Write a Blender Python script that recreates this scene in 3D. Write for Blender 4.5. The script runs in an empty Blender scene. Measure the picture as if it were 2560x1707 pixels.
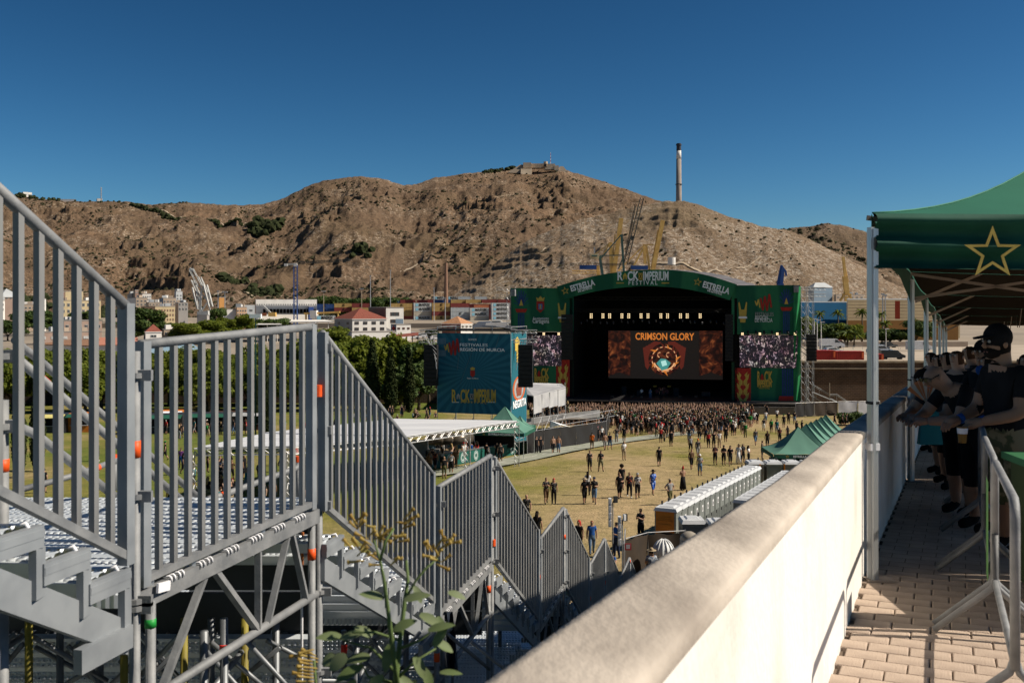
import bpy,bmesh,math,random
import numpy as np
from mathutils import Vector,Matrix,Euler
R=math.radians
random.seed(7)
rng=np.random.default_rng(11)
SC=bpy.context.scene
COL=SC.collection
# ------- camera, sky, sun, exposure
cam_d=bpy.data.cameras.new("camera")
cam=bpy.data.objects.new("camera",cam_d)
COL.objects.link(cam)
SC.camera=cam
cam.location=(0,0,0)
cam.rotation_euler=(R(90),0,0)
cam_d.sensor_width=36.0
cam_d.lens=35.0
cam_d.shift_y=-0.0365
cam_d.clip_start=0.05
cam_d.clip_end=9000
cam_d.dof.use_dof=True
cam_d.dof.focus_distance=60.0
cam_d.dof.aperture_fstop=7.0
SUN_EL,SUN_AZ=R(42),R(94)
world=bpy.data.worlds.new("World")
SC.world=world
world.use_nodes=True
wn=world.node_tree
bg=wn.nodes["Background"]
sky=wn.nodes.new("ShaderNodeTexSky")
sky.sky_type='NISHITA'
sky.sun_disc=False
sky.sun_elevation=SUN_EL
sky.sun_rotation=SUN_AZ
sky.air_density=0.75
sky.dust_density=0.45
sky.ozone_density=3.2
sky.altitude=200
hsv=wn.nodes.new("ShaderNodeHueSaturation")
hsv.inputs['Hue'].default_value=0.482
hsv.inputs['Saturation'].default_value=1.14
hsv.inputs['Value'].default_value=0.53
wn.links.new(sky.outputs[0],hsv.inputs['Color'])
gam=wn.nodes.new("ShaderNodeGamma")
gam.inputs['Gamma'].default_value=1.6
wn.links.new(hsv.outputs[0],gam.inputs['Color'])
wn.links.new(gam.outputs[0],bg.inputs['Color'])
bg.inputs['Strength'].default_value=0.05
sun_d=bpy.data.lights.new("sun",'SUN')
sun=bpy.data.objects.new("sun",sun_d)
COL.objects.link(sun)
sun_d.energy=4.9
sun_d.angle=R(0.5)
sun_d.color=(1.0,0.90,0.76)
sdir=Vector((math.sin(SUN_AZ)*math.cos(SUN_EL),math.cos(SUN_AZ)*math.cos(SUN_EL),math.sin(SUN_EL)))
sun.rotation_euler=sdir.to_track_quat('Z','Y').to_euler()
sun.location=(60,-20,80)
SC.view_settings.view_transform='Standard'
SC.view_settings.look='None'
SC.view_settings.gamma=1.0
SC.view_settings.exposure=0.45
SC.cycles.max_bounces=5
SC.cycles.diffuse_bounces=2
SC.cycles.glossy_bounces=2
SC.cycles.transparent_max_bounces=10
SC.cycles.transmission_bounces=2
# ------- measuring helpers
F,HY,CX=2489.0,760.0,1280.0
def P(px,py,D):
 return Vector(((px-CX)/F*D,D,(HY-py)/F*D))
def fz(Y):
 return-10.1-0.049*Y
def G(px,py):
 return P(px,py,25139.0/(py-882.0))
def GH(px,ytop,h=1.75):
 D=(10.1-h)*F/(ytop-882.0)
 v=P(px,ytop,D)
 v.z=fz(D)
 return v
PORT=-12.3
# ------- materials
MATS={}
def mat(name,c,c2=None,scale=3.0,rough=0.7,metal=0.0,bump=0.0,bscale=None,emit=None,estr=1.0,alpha=None,spec=0.3,detail=4.0,lo=0.35,hi=0.65,stretch=None,coords='Object',trans=0.0,sheen=0.0):
 if name in MATS:return MATS[name]
 m=bpy.data.materials.new(name);m.use_nodes=True
 MATS[name]=m
 nt=m.node_tree;b=nt.nodes["Principled BSDF"]
 b.inputs['Roughness'].default_value=rough
 b.inputs['Metallic'].default_value=metal
 b.inputs['Specular IOR Level'].default_value=spec
 if c2 is None:c2=tuple(x*0.8 for x in c)
 tc=nt.nodes.new("ShaderNodeTexCoord")
 src=tc.outputs[coords]
 if stretch:
  mp=nt.nodes.new("ShaderNodeMapping");mp.inputs['Scale'].default_value=stretch
  nt.links.new(src,mp.inputs[0]);src=mp.outputs[0]
 n=nt.nodes.new("ShaderNodeTexNoise");n.inputs['Scale'].default_value=scale;n.inputs['Detail'].default_value=detail
 nt.links.new(src,n.inputs['Vector'])
 r=nt.nodes.new("ShaderNodeValToRGB")
 r.color_ramp.elements[0].position=lo;r.color_ramp.elements[1].position=hi
 r.color_ramp.elements[0].color=(*c,1);r.color_ramp.elements[1].color=(*c2,1)
 nt.links.new(n.outputs[0],r.inputs[0])
 nt.links.new(r.outputs[0],b.inputs['Base Color'])
 if bump:
  n2=nt.nodes.new("ShaderNodeTexNoise");n2.inputs['Scale'].default_value=bscale or scale*6;n2.inputs['Detail'].default_value=3
  nt.links.new(src,n2.inputs['Vector'])
  bp=nt.nodes.new("ShaderNodeBump");bp.inputs['Strength'].default_value=bump;bp.inputs['Distance'].default_value=0.05
  nt.links.new(n2.outputs[0],bp.inputs['Height']);nt.links.new(bp.outputs[0],b.inputs['Normal'])
 if emit:
  b.inputs['Emission Color'].default_value=(*emit,1);b.inputs['Emission Strength'].default_value=estr
 if alpha is not None:b.inputs['Alpha'].default_value=alpha
 if trans:
  out=nt.nodes["Material Output"];mx=nt.nodes.new("ShaderNodeMixShader");tr=nt.nodes.new("ShaderNodeBsdfTranslucent")
  nt.links.new(r.outputs[0],tr.inputs[0]);mx.inputs[0].default_value=trans
  nt.links.new(b.outputs[0],mx.inputs[1]);nt.links.new(tr.outputs[0],mx.inputs[2]);nt.links.new(mx.outputs[0],out.inputs[0])
 return m
# ------- mesh builder
class MB:
 def __init__(s):s.v=[];s.f=[];s.m=[]
 def add(s,vs,fs,m=0):
  o=len(s.v);s.v.extend(tuple(v)for v in vs)
  s.f.extend(tuple(i+o for i in f)for f in fs);s.m.extend([m]*len(fs));return s
 def hexa(s,c,m=0):
  return s.add(c,[(3,2,1,0),(4,5,6,7),(0,1,5,4),(1,2,6,5),(2,3,7,6),(3,0,4,7)],m)
 def box(s,c,d,rz=0.0,m=0):
  x,y,z=d[0]/2,d[1]/2,d[2]/2;cs,sn=math.cos(rz),math.sin(rz)
  pts=[(-x,-y,-z),(x,-y,-z),(x,y,-z),(-x,y,-z),(-x,-y,z),(x,-y,z),(x,y,z),(-x,y,z)]
  return s.hexa([(c[0]+a*cs-b*sn,c[1]+a*sn+b*cs,c[2]+e)for a,b,e in pts],m)
 def _frame(s,a,b,up=None):
  d=(b-a).normalized()
  u=Vector(up)if up else(Vector((0,0,1))if abs(d.z)<0.95 else Vector((0,1,0)))
  x=d.cross(u).normalized();y=x.cross(d).normalized();return d,x,y
 def bar(s,a,b,w,h,m=0,up=None):
  a,b=Vector(a),Vector(b);d,x,y=s._frame(a,b,up);x=x*w/2;y=y*h/2
  return s.hexa([a-x-y,a+x-y,b+x-y,b-x-y,a-x+y,a+x+y,b+x+y,b-x+y],m)
 def tube(s,a,b,r,n=8,m=0,r2=None,caps=True):
  a,b=Vector(a),Vector(b);d,x,y=s._frame(a,b);r2=r if r2 is None else r2
  vs=[]
  for p,q in((a,r),(b,r2)):
   for i in range(n):
    t=2*math.pi*i/n;vs.append(p+x*(math.cos(t)*q)+y*(math.sin(t)*q))
  fs=[(i,(i+1)%n,n+(i+1)%n,n+i)for i in range(n)]
  if caps:fs+=[tuple(range(n-1,-1,-1)),tuple(range(n,2*n))]
  return s.add(vs,fs,m)
 def path(s,pts,r,n=8,m=0):
  pts=[Vector(p)for p in pts];vs=[];N=len(pts)
  for k,p in enumerate(pts):
   d=(pts[min(k+1,N-1)]-pts[max(k-1,0)]).normalized()
   u=Vector((0,0,1))if abs(d.z)<0.9 else Vector((0,1,0))
   if k==0:x=d.cross(u).normalized()
   else:x=(x-d*x.dot(d)).normalized()
   y=x.cross(d)
   rr=r[k]if isinstance(r,(list,tuple))else r
   for i in range(n):
    t=2*math.pi*i/n;vs.append(p+x*(math.cos(t)*rr)+y*(math.sin(t)*rr))
  fs=[(k*n+i,k*n+(i+1)%n,(k+1)*n+(i+1)%n,(k+1)*n+i)for k in range(N-1)for i in range(n)]
  fs+=[tuple(range(n-1,-1,-1)),tuple(range((N-1)*n,N*n))]
  return s.add(vs,fs,m)
 def quad(s,a,b,c,d,m=0):return s.add([a,b,c,d],[(0,1,2,3)],m)
 def slab(s,poly,t,m=0):
  t=Vector(t);n=len(poly);poly=[Vector(p)for p in poly]
  return s.add(poly+[p+t for p in poly],[tuple(range(n-1,-1,-1)),tuple(range(n,2*n))]+[(i,(i+1)%n,n+(i+1)%n,n+i)for i in range(n)],m)
 def grid(s,fn,nu,nv,m=0):
  vs=[fn(i/nu,j/nv)for j in range(nv+1)for i in range(nu+1)]
  return s.add(vs,[(j*(nu+1)+i,j*(nu+1)+i+1,(j+1)*(nu+1)+i+1,(j+1)*(nu+1)+i)for j in range(nv)for i in range(nu)],m)
 def ball(s,c,r,nu=10,nv=6,m=0):
  c=Vector(c);r=Vector(r)if not isinstance(r,(int,float))else Vector((r,r,r))
  vs=[c+Vector((0,0,r.z))]
  for j in range(1,nv):
   for i in range(nu):
    a,b=math.pi*j/nv,2*math.pi*i/nu
    vs.append(c+Vector((r.x*math.sin(a)*math.cos(b),r.y*math.sin(a)*math.sin(b),r.z*math.cos(a))))
  vs.append(c-Vector((0,0,r.z)))
  fs=[(0,1+i,1+(i+1)%nu)for i in range(nu)]
  for j in range(nv-2):
   for i in range(nu):
    a=1+j*nu;fs.append((a+i,a+nu+i,a+nu+(i+1)%nu,a+(i+1)%nu))
  L=len(vs)-1;a=1+(nv-2)*nu
  fs+=[(L,a+(i+1)%nu,a+i)for i in range(nu)]
  return s.add(vs,fs,m)
 def truss(s,a,b,w,rc=0.03,rb=0.015,step=None,m=0,n=5):
  a,b=Vector(a),Vector(b);d,x,y=s._frame(a,b);L=(b-a).length;step=step or w*1.2
  k=max(1,int(L/step));cs=[(x+y)*w/2,(x-y)*w/2,(-x-y)*w/2,(-x+y)*w/2]
  for c in cs:s.tube(a+c,b+c,rc,n,m,caps=False)
  for i in range(k):
   p,q=a+d*(L*i/k),a+d*(L*(i+1)/k)
   for j in range(4):
    c0,c1=cs[j],cs[(j+1)%4]
    s.tube(p+c0,q+c1,rb,4,m,caps=False)if(i+j)%2 else s.tube(p+c1,q+c0,rb,4,m,caps=False)
  return s
 def mesh(s,name,smooth=False):
  me=bpy.data.meshes.new(name)
  me.from_pydata(s.v,[],s.f)
  if any(s.m):me.polygons.foreach_set("material_index",s.m)
  if smooth:me.polygons.foreach_set("use_smooth",[True]*len(s.f))
  me.update();return me
WM={}
def thing(name,label,cat,loc=(0,0,0),rz=0.0,group=None):
 o=bpy.data.objects.new(name,None);COL.objects.link(o);o.empty_display_size=0.2
 o.location=loc;o.rotation_euler=(0,0,rz)
 o['label']=label;o['category']=cat
 if group:o['group']=group
 WM[o.name]=Matrix.Translation(Vector(loc))@Matrix.Rotation(rz,4,'Z')
 return o
def add(name,mb,mats,parent=None,world=True,smooth=False,loc=None,kind=None,rz=None):
 if isinstance(mb,MB):
  if parent is not None and world and parent.name in WM:
   inv=WM[parent.name].inverted()
   mb.v=[tuple(inv@Vector(v))for v in mb.v]
  me=mb.mesh(name,smooth)
  for m in(mats if isinstance(mats,(list,tuple))else[mats]):me.materials.append(m)
 else:me=mb
 o=bpy.data.objects.new(name,me);COL.objects.link(o)
 if parent is not None:
  o.parent=parent
  if parent.name in WM:WM[o.name]=WM[parent.name].copy()
 if loc is not None:o.location=loc
 if rz is not None:o.rotation_euler=(0,0,rz)
 if kind:o['kind']=kind
 return o
def tag(o,label,cat,group=None,kind=None):
 o['label']=label;o['category']=cat
 if group:o['group']=group
 if kind:o['kind']=kind
 return o
def struct(name,mb,mats,**k):
 o=add(name,mb,mats,**k);o['kind']='structure';return o
def copy_tree(o,parent=None):
 c=o.copy();COL.objects.link(c)
 if parent is not None:c.parent=parent
 if o.name in WM:WM[c.name]=WM[o.name].copy()
 for ch in list(o.children):copy_tree(ch,c)
 return c
TXT={}
def text_mesh(s,size=1.0,bold=0.0,ext=0.01,sx=1.0,spacing=1.0,serif=False):
 key=(s,size,bold,ext,sx,spacing)
 if key in TXT:return TXT[key].copy()
 cu=bpy.data.curves.new("lettering",'FONT');cu.body=s;cu.size=size;cu.align_x='CENTER';cu.align_y='CENTER'
 cu.offset=bold;cu.extrude=ext;cu.space_character=spacing;cu.resolution_u=3
 o=bpy.data.objects.new("tmp_text",cu);COL.objects.link(o)
 dg=bpy.context.evaluated_depsgraph_get()
 me=bpy.data.meshes.new_from_object(o.evaluated_get(dg))
 bpy.data.objects.remove(o);bpy.data.curves.remove(cu)
 if sx!=1.0:me.transform(Matrix.Diagonal((sx,1,1,1)))
 TXT[key]=me
 return me.copy()
def letter(s,at,u,size,m,parent,bold=0.0,ext=0.01,sx=1.0,spacing=1.0,name="lettering",roll=0.0,fit=None):
 """flat lettering standing upright at world point `at`, reading along the horizontal unit vector u"""
 me=text_mesh(s,size,bold,ext,sx,spacing)
 u=Vector(u).normalized();z=Vector((0,0,1));n=u.cross(z)
 if roll:u,z=u*math.cos(roll)+z*math.sin(roll),z*math.cos(roll)-u*math.sin(roll)
 M=Matrix(((u.x,z.x,n.x,at[0]),(u.y,z.y,n.y,at[1]),(u.z,z.z,n.z,at[2]),(0,0,0,1)))
 if fit:
  xs=[v.co.x for v in me.vertices];w=max(xs)-min(xs)
  me.transform(Matrix.Diagonal((fit/w,1,1,1)))
 if parent is not None and parent.name in WM:M=WM[parent.name].inverted()@M
 me.transform(M);me.materials.clear();me.materials.append(m)
 o=bpy.data.objects.new(name,me);COL.objects.link(o)
 if parent is not None:o.parent=parent
 return o
# ------- numpy noise
def vnoise(x,y,seed=0):
 xi=np.floor(x).astype(np.int64);yi=np.floor(y).astype(np.int64);xf=x-xi;yf=y-yi
 def h(a,b):
  n=(a*374761393+b*668265263+seed*974711)&0x7fffffff
  n=((n^(n>>13))*1274126177)&0x7fffffff
  return((n^(n>>16))&0xffff)/65535.0
 u=xf*xf*(3-2*xf);v=yf*yf*(3-2*yf)
 return(h(xi,yi)*(1-u)+h(xi+1,yi)*u)*(1-v)+(h(xi,yi+1)*(1-u)+h(xi+1,yi+1)*u)*v
def fbm(x,y,oct=5,seed=0,ridged=False):
 s=np.zeros_like(x);a=0.5
 for i in range(oct):
  n=vnoise(x,y,seed+i)
  if ridged:n=1-np.abs(2*n-1)
  s+=a*n;a*=0.5;x=x*2.03+17.1;y=y*2.03+5.3
 return s
def np_mesh(name,V,Fq,mats,smooth=True):
 me=bpy.data.meshes.new(name)
 me.vertices.add(len(V));me.vertices.foreach_set("co",np.asarray(V,dtype=np.float32).ravel())
 Fq=np.asarray(Fq,dtype=np.int32);k=Fq.shape[1]
 me.loops.add(Fq.size);me.loops.foreach_set("vertex_index",Fq.ravel())
 me.polygons.add(len(Fq));me.polygons.foreach_set("loop_start",np.arange(0,Fq.size,k,dtype=np.int32))
 me.polygons.foreach_set("loop_total",np.full(len(Fq),k,dtype=np.int32))
 me.polygons.foreach_set("use_smooth",np.full(len(Fq),smooth,dtype=bool))
 me.update(calc_edges=True);me.validate()
 for m in mats:me.materials.append(m)
 return me
# ======= TERRAIN
def nodes_of(m):return m.node_tree.nodes,m.node_tree.links
def hill_mat(name,tan,dark,pale,rust,rock_lo,rock_hi,scrub_lo):
 m=bpy.data.materials.new(name);m.use_nodes=True;N,L=nodes_of(m);b=N["Principled BSDF"]
 b.inputs['Roughness'].default_value=0.95;b.inputs['Specular IOR Level'].default_value=0.1
 tc=N.new("ShaderNodeTexCoord")
 def noise(scale,det=6,rough=0.6,st=(1,1,1),kind=None):
  mp=N.new("ShaderNodeMapping");mp.inputs['Scale'].default_value=st;L.new(tc.outputs['Object'],mp.inputs[0])
  n=N.new("ShaderNodeTexNoise");n.inputs['Scale'].default_value=scale;n.inputs['Detail'].default_value=det;n.inputs['Roughness'].default_value=rough
  L.new(mp.outputs[0],n.inputs['Vector']);return n.outputs[0]
 def ramp(v,a,c):
  r=N.new("ShaderNodeMapRange");r.inputs['From Min'].default_value=a;r.inputs['From Max'].default_value=c;L.new(v,r.inputs['Value']);return r.outputs[0]
 def mix(f,c1,c2):
  x=N.new("ShaderNodeMix");x.data_type='RGBA';L.new(f,x.inputs[0])
  for i,c in((6,c1),(7,c2)):
   if isinstance(c,tuple):x.inputs[i].default_value=(*c,1)
   else:L.new(c,x.inputs[i])
  return x.outputs[2]
 def mul(a,c):
  x=N.new("ShaderNodeMath");x.operation='MULTIPLY';L.new(a,x.inputs[0]);L.new(c,x.inputs[1]);return x.outputs[0]
 c=mix(ramp(noise(0.012),0.4,0.62),tan,rust)
 c=mix(ramp(noise(0.0065,5),0.50,0.62),c,(tan[0]*.62,tan[1]*.70,tan[2]*.62))
 c=mix(ramp(noise(0.004,4),0.52,0.60),c,(tan[0]*1.25,tan[1]*1.2,tan[2]*1.15))
 c=mix(ramp(noise(0.10,5),0.45,0.75),c,tuple(x*0.72 for x in tan))
 rock=mul(ramp(noise(0.017,5),rock_lo,rock_lo+0.10),ramp(noise(0.22,7,0.72,(1,1,2.2)),rock_hi,rock_hi+0.07))
 c=mix(rock,c,pale)
 scr=ramp(noise(0.30,6,0.75),scrub_lo,scrub_lo+0.07)
 scr2=mul(ramp(noise(0.02,4),0.37,0.49),scr)
 c=mix(scr2,c,dark)
 fine=ramp(noise(0.6,5,0.85),0.36,0.60)
 c=mix(fine,c,mix(noise(0.4),(tan[0]*1.25,tan[1]*1.22,tan[2]*1.15),dark))
 L.new(c,b.inputs['Base Color'])
 bp=N.new("ShaderNodeBump");bp.inputs['Strength'].default_value=1.0;bp.inputs['Distance'].default_value=4.5
 L.new(noise(0.22,8,0.75,(1,1,1.6)),bp.inputs['Height']);L.new(bp.outputs[0],b.inputs['Normal'])
 return m
M_HILL=hill_mat("hill_far_ground",(.235,.155,.098),(.050,.040,.030),(.56,.46,.35),(.135,.092,.068),0.48,0.49,0.465)
M_HILL2=hill_mat("hill_near_ground",(.285,.205,.138),(.13,.098,.068),(.60,.53,.44),(.15,.105,.068),0.42,0.485,0.53)
M_HILL3=hill_mat("hill_right_ground",(.22,.155,.10),(.060,.048,.040),(.46,.38,.29),(.15,.10,.064),0.48,0.51,0.48)
S=1.0884
RIDGE1=[(-500,500),(-200,480),(0,478),(45*S,452*S),(90*S,456*S),(150*S,463*S),(230*S,463*S),(290*S,464*S),(350*S,470*S),(430*S,464*S),(480*S,469*S),(560*S,471*S),(610*S,468*S),(650*S,455*S),(700*S,430*S),(740*S,415*S),(800*S,407*S),(830*S,404*S),(880*S,412*S),(930*S,426*S),(960*S,421*S),(1000*S,408*S),(1050*S,402*S),(1100*S,396*S),(1150*S,391*S),(1190*S,387*S),(1290*S,388*S),(1330*S,400*S),(1380*S,415*S),(1430*S,432*S),(1480*S,450*S),(1530*S,465*S),(1620*S,500*S),(1750*S,540*S),(1950*S,600*S),(2400*S,640*S)]
RIDGE2=[(700,802),(900,796),(1000,782),(1090,752),(1150,715),(1200,682),(1250,650),(1320,601),(1380,572),(1443,551),(1521,533),(1580,518),(1637,507),(1675,502),(1710,502),(1753,513),(1811,537),(1869,555),(1907,567),(1958,574),(2020,596),(2080,628),(2160,668),(2300,720),(2450,745),(2700,755)]
RIDGE3=[(1780,640),(1850,600),(1920,577),(1958,573),(2024,565),(2070,558),(2120,566),(2160,578),(2220,600),(2300,622),(2400,650),(2500,672),(2700,700),(2900,720)]
class Hill:
 def __init__(s,prof,D0,Dr,z0,pw,amp,seed,px0,px1,back=0.35,steep=None):
  s.p=np.array(prof);s.D0,s.Dr,s.z0,s.pw,s.amp,s.seed,s.px0,s.px1,s.back=D0,Dr,z0,pw,amp,seed,px0,px1,back
 def at(s,px,t):
  """surface point for bearing px and fraction t up the slope (t > 1: behind the ridge)"""
  px=np.asarray(px,float);t=np.asarray(t,float)
  rp=np.interp(px,s.p[:,0],s.p[:,1])+(vnoise(px*0.06,px*0,s.seed+50)-0.5)*3.0+(vnoise(px*0.2,px*0,s.seed+51)-0.5)*1.6
  Dr=s.Dr(px)if callable(s.Dr)else s.Dr
  zr=(HY-rp)/F*Dr
  D=s.D0+(Dr-s.D0)*t
  X=(px-CX)/F*D
  up=np.clip(t,0,1)
  z=s.z0+(zr-s.z0)*up**s.pw
  z=z-np.clip(t-1,0,9)**1.3*(zr-s.z0)*1.2
  bell=np.clip(np.minimum(up*5,(1-up)*5.0),0,1)*np.clip((zr-s.z0)/60,0.05,1.6)
  g=fbm(X/120+3,D/170,5,s.seed,True)-0.62
  g2=fbm(X/34,D/44+9,4,s.seed+9,True)-0.6
  g3=fbm(X/9,D/12,3,s.seed+19)-0.45
  z=z+bell*(s.amp*g*1.5+s.amp*0.40*g2)+np.clip(bell+0.12,0,1)*g3*s.amp*0.26
  cl=np.clip((fbm(X/60+40,D/90,4,s.seed+70)-0.52)*9,0,1)
  st=z/(s.amp*0.55);z=z+cl*bell*(np.floor(st)+np.clip((st-np.floor(st))*4-1.5,0,1)-st)*s.amp*0.42
  return X,D,z
 def build(s,name,m,npx,nt):
  px=np.linspace(s.px0,s.px1,npx);t=np.concatenate([np.linspace(0,1,nt),1+np.linspace(0.02,s.back,8)])
  A,T=np.meshgrid(px,t);X,Y,Z=s.at(A,T)
  V=np.stack([X,Y,Z],-1).reshape(-1,3);w=npx;h=len(t)
  i=(np.arange(h-1)[:,None]*w+np.arange(w-1)[None,:]).ravel()
  me=np_mesh(name,V,np.stack([i,i+1,i+1+w,i+w],-1),[m])
  o=bpy.data.objects.new(name,me);COL.objects.link(o);o['kind']='structure';return o
H1=Hill(RIDGE1,700.0,lambda p:1480+160*np.exp(-((p-1330)/300)**2),-13.5,1.12,21,3,-520,2500)
H2=Hill(RIDGE2,668.0,lambda p:830+0*p,-13.5,0.80,12,23,800,2690)
H3=Hill(RIDGE3,700.0,lambda p:1150+0*p,-13.5,0.85,14,33,1790,2890)
H1.build("hills",M_HILL,1150,230)
H2.build("hill_chimney",M_HILL2,800,170)
H3.build("hill_right",M_HILL3,380,130)
def blob_np(n,pts,size,flat=0.75,seed=1,sub=1):
 bm=bmesh.new();bmesh.ops.create_icosphere(bm,subdivisions=sub,radius=1.0)
 bv=np.array([v.co[:]for v in bm.verts]);bf=np.array([[v.index for v in f.verts]for f in bm.faces]);bm.free()
 r=np.random.default_rng(seed);V=np.repeat(bv[None],n,0)*(1+(r.random((n,len(bv),1))-0.5)*0.7)
 V=V*size[:,None,None]*np.array([1,1,flat])+pts[:,None,:]
 Fs=bf[None]+(np.arange(n)*len(bv))[:,None,None]
 return V.reshape(-1,3),Fs.reshape(-1,3)
M_SCRUB=mat("scrub_leaf",(.030,.030,.015),(.055,.050,.026),scale=0.5,rough=0.95,spec=0.1)
M_PINE=mat("pine_mass",(.016,.022,.009),(.038,.044,.017),scale=1.2,rough=0.95,spec=0.1)
def scatter(hill,n,pxr,tr,smin,smax,name,m,seed,clump=0.0,flat=0.75,sub=1):
 r=np.random.default_rng(seed);px=r.uniform(*pxr,n*4);t=r.uniform(*tr,n*4)
 if clump:
  X,Y,Z=hill.at(px,t);k=fbm(X/55,Y/75,3,seed)>clump;px,t=px[k][:n],t[k][:n]
 else:px,t=px[:n],t[:n]
 X,Y,Z=hill.at(px,t);size=smin+(smax-smin)*r.random(len(px))**2.5
 V,Fs=blob_np(len(px),np.stack([X,Y,Z+size*0.25],-1),size,flat,seed,sub)
 me=np_mesh(name,V,Fs,[m],smooth=False);o=bpy.data.objects.new(name,me);COL.objects.link(o)
 tag(o,"low dark scrub bushes dotted over the dry slopes of the "+("far hills" if hill is H1 else "pale hill below the chimney" if hill is H2 else "hill on the right"),"scrub",None,'stuff');return o
scatter(H1,11000,(-200,2000),(0.03,0.99),0.5,2.2,"scrub",M_SCRUB,1,0.44)
scatter(H2,420,(1250,2300),(0.05,0.98),0.3,1.5,"scrub",M_SCRUB,2,0.42)
scatter(H3,900,(1850,2300),(0.05,0.99),0.6,3.0,"scrub",M_SCRUB,3,0.42)
pts=[]
r_=np.random.default_rng(5)
def clump_px(px0,px1,t0,t1,n,s0,s1):
 for _ in range(n):
  px,t=r_.uniform(px0,px1),r_.uniform(t0,t1);pts.append((px,t,r_.uniform(s0,s1)))
for(a,b,t0,t1,n,s0,s1)in[(-60,120,0.02,0.10,90,3,6.5),(255,330,0.02,0.05,16,2.5,4),(545,610,0.20,0.235,26,3,5.5),(620,700,0.15,0.18,20,2.5,4.5),(790,960,0.015,0.04,70,3,6),(1060,1120,0.02,0.06,16,3,5),(40,60,0.985,1.0,5,4,6),(75,150,0.985,1.0,16,2,3.4),(160,300,0.985,1.0,14,1.2,2.2),(1210,1290,0.985,1.0,16,3,4.5),(630,700,0.60,0.66,30,4,7),(880,930,0.28,0.30,10,3,5),(1180,1215,0.10,0.12,6,3,4)]:
 clump_px(a,b,t0,t1,n,s0,s1)
for k in range(150):
 u=k/149.0;pts.append((330+320*u+r_.uniform(-3,3),0.93-0.28*u**1.3+r_.uniform(-.006,.006),r_.uniform(2.0,4.2)))
pts=np.array(pts);X,Y,Z=H1.at(pts[:,0],pts[:,1])
V,Fs=blob_np(len(pts),np.stack([X,Y,Z+pts[:,2]*0.4],-1),pts[:,2],0.9,8,2)
o=bpy.data.objects.new("hillside_trees",np_mesh("hillside_trees",V,Fs,[M_PINE],False));COL.objects.link(o)
tag(o,"dark pine clumps at the foot of the far hills and along its climbing road","trees",None,'stuff')
def track(hill,pts,w,name="hill_track"):
 vs=[];N_=90;a=np.array(pts,float);u=np.linspace(0,len(a)-1,N_);px=np.interp(u,range(len(a)),a[:,0]);t=np.interp(u,range(len(a)),a[:,1])+.004*np.sin(u*9)
 for k in(-1,1):
  X,Y,Z=hill.at(px,t+k*w);vs.append(np.stack([X,Y,Z+1.0],-1))
 V=np.stack(vs,1).reshape(-1,3);i=np.arange(N_-1)*2
 o=bpy.data.objects.new(name,np_mesh(name,V,np.stack([i,i+1,i+3,i+2],-1),[mat("track_dust",(.42,.34,.25),(.34,.27,.19),scale=.1,rough=1)]));COL.objects.link(o);o['kind']='structure'
track(H1,[(300,.945),(420,.90),(520,.80),(600,.74),(655,.66)],.0022)
track(H1,[(400,.80),(470,.86),(560,.80),(640,.70)],.0018);track(H1,[(520,.12),(600,.16),(700,.13),(790,.05)],.0028);track(H1,[(1000,.25),(1080,.30),(1150,.42),(1200,.5)],.002)
track(H2,[(1225,.45),(1290,.6),(1350,.74),(1400,.84),(1440,.92)],.005);track(H2,[(1560,.2),(1640,.28),(1760,.24),(1840,.34),(1900,.5)],.005)
# ------- lawn, path, upper ground
def lawn_mat():
 m=bpy.data.materials.new("lawn_grass");m.use_nodes=True;N,L=nodes_of(m);b=N["Principled BSDF"]
 b.inputs['Roughness'].default_value=0.95;b.inputs['Specular IOR Level'].default_value=0.1
 tc=N.new("ShaderNodeTexCoord")
 def nz(sc,det,st=(1,1,1),ro=0.6):
  mp=N.new("ShaderNodeMapping");mp.inputs['Scale'].default_value=st;L.new(tc.outputs['Object'],mp.inputs[0])
  n=N.new("ShaderNodeTexNoise");n.inputs['Scale'].default_value=sc;n.inputs['Detail'].default_value=det;n.inputs['Roughness'].default_value=ro;L.new(mp.outputs[0],n.inputs[0]);return n.outputs[0]
 def rp(v,stops):
  r=N.new("ShaderNodeValToRGB");e=r.color_ramp.elements
  while len(e)<len(stops):e.new(0.5)
  for i,(p,c)in enumerate(stops):e[i].position=p;e[i].color=(*c,1)
  L.new(v,r.inputs[0]);return r.outputs[0]
 sp=N.new("ShaderNodeSeparateXYZ");L.new(tc.outputs['Object'],sp.inputs[0])
 mr=N.new("ShaderNodeMapRange");mr.inputs['From Min'].default_value=-16;mr.inputs['From Max'].default_value=6;mr.inputs['To Min'].default_value=0.16;mr.inputs['To Max'].default_value=-0.02;L.new(sp.outputs[0],mr.inputs[0])
 ad=N.new("ShaderNodeMath");ad.operation='ADD';L.new(nz(0.07,6,(1,0.6,1)),ad.inputs[0]);L.new(mr.outputs[0],ad.inputs[1])
 c=rp(ad.outputs[0],[(0.36,(.385,.29,.17)),(0.50,(.305,.245,.12)),(0.60,(.205,.19,.055)),(0.72,(.12,.155,.032))])
 x=N.new("ShaderNodeMix");x.data_type='RGBA';x.blend_type='MULTIPLY';x.inputs[0].default_value=0.9
 L.new(c,x.inputs[6]);L.new(rp(nz(1.3,9,(1,0.8,1),0.75),[(0.3,(.52,.55,.45)),(0.62,(1.12,1.08,1.0))]),x.inputs[7]);L.new(x.outputs[2],b.inputs['Base Color'])
 bp=N.new("ShaderNodeBump");bp.inputs['Strength'].default_value=0.9;bp.inputs['Distance'].default_value=0.12
 L.new(nz(7,5),bp.inputs['Height']);L.new(bp.outputs[0],b.inputs['Normal'])
 return m
M_LAWN=lawn_mat()
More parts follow.
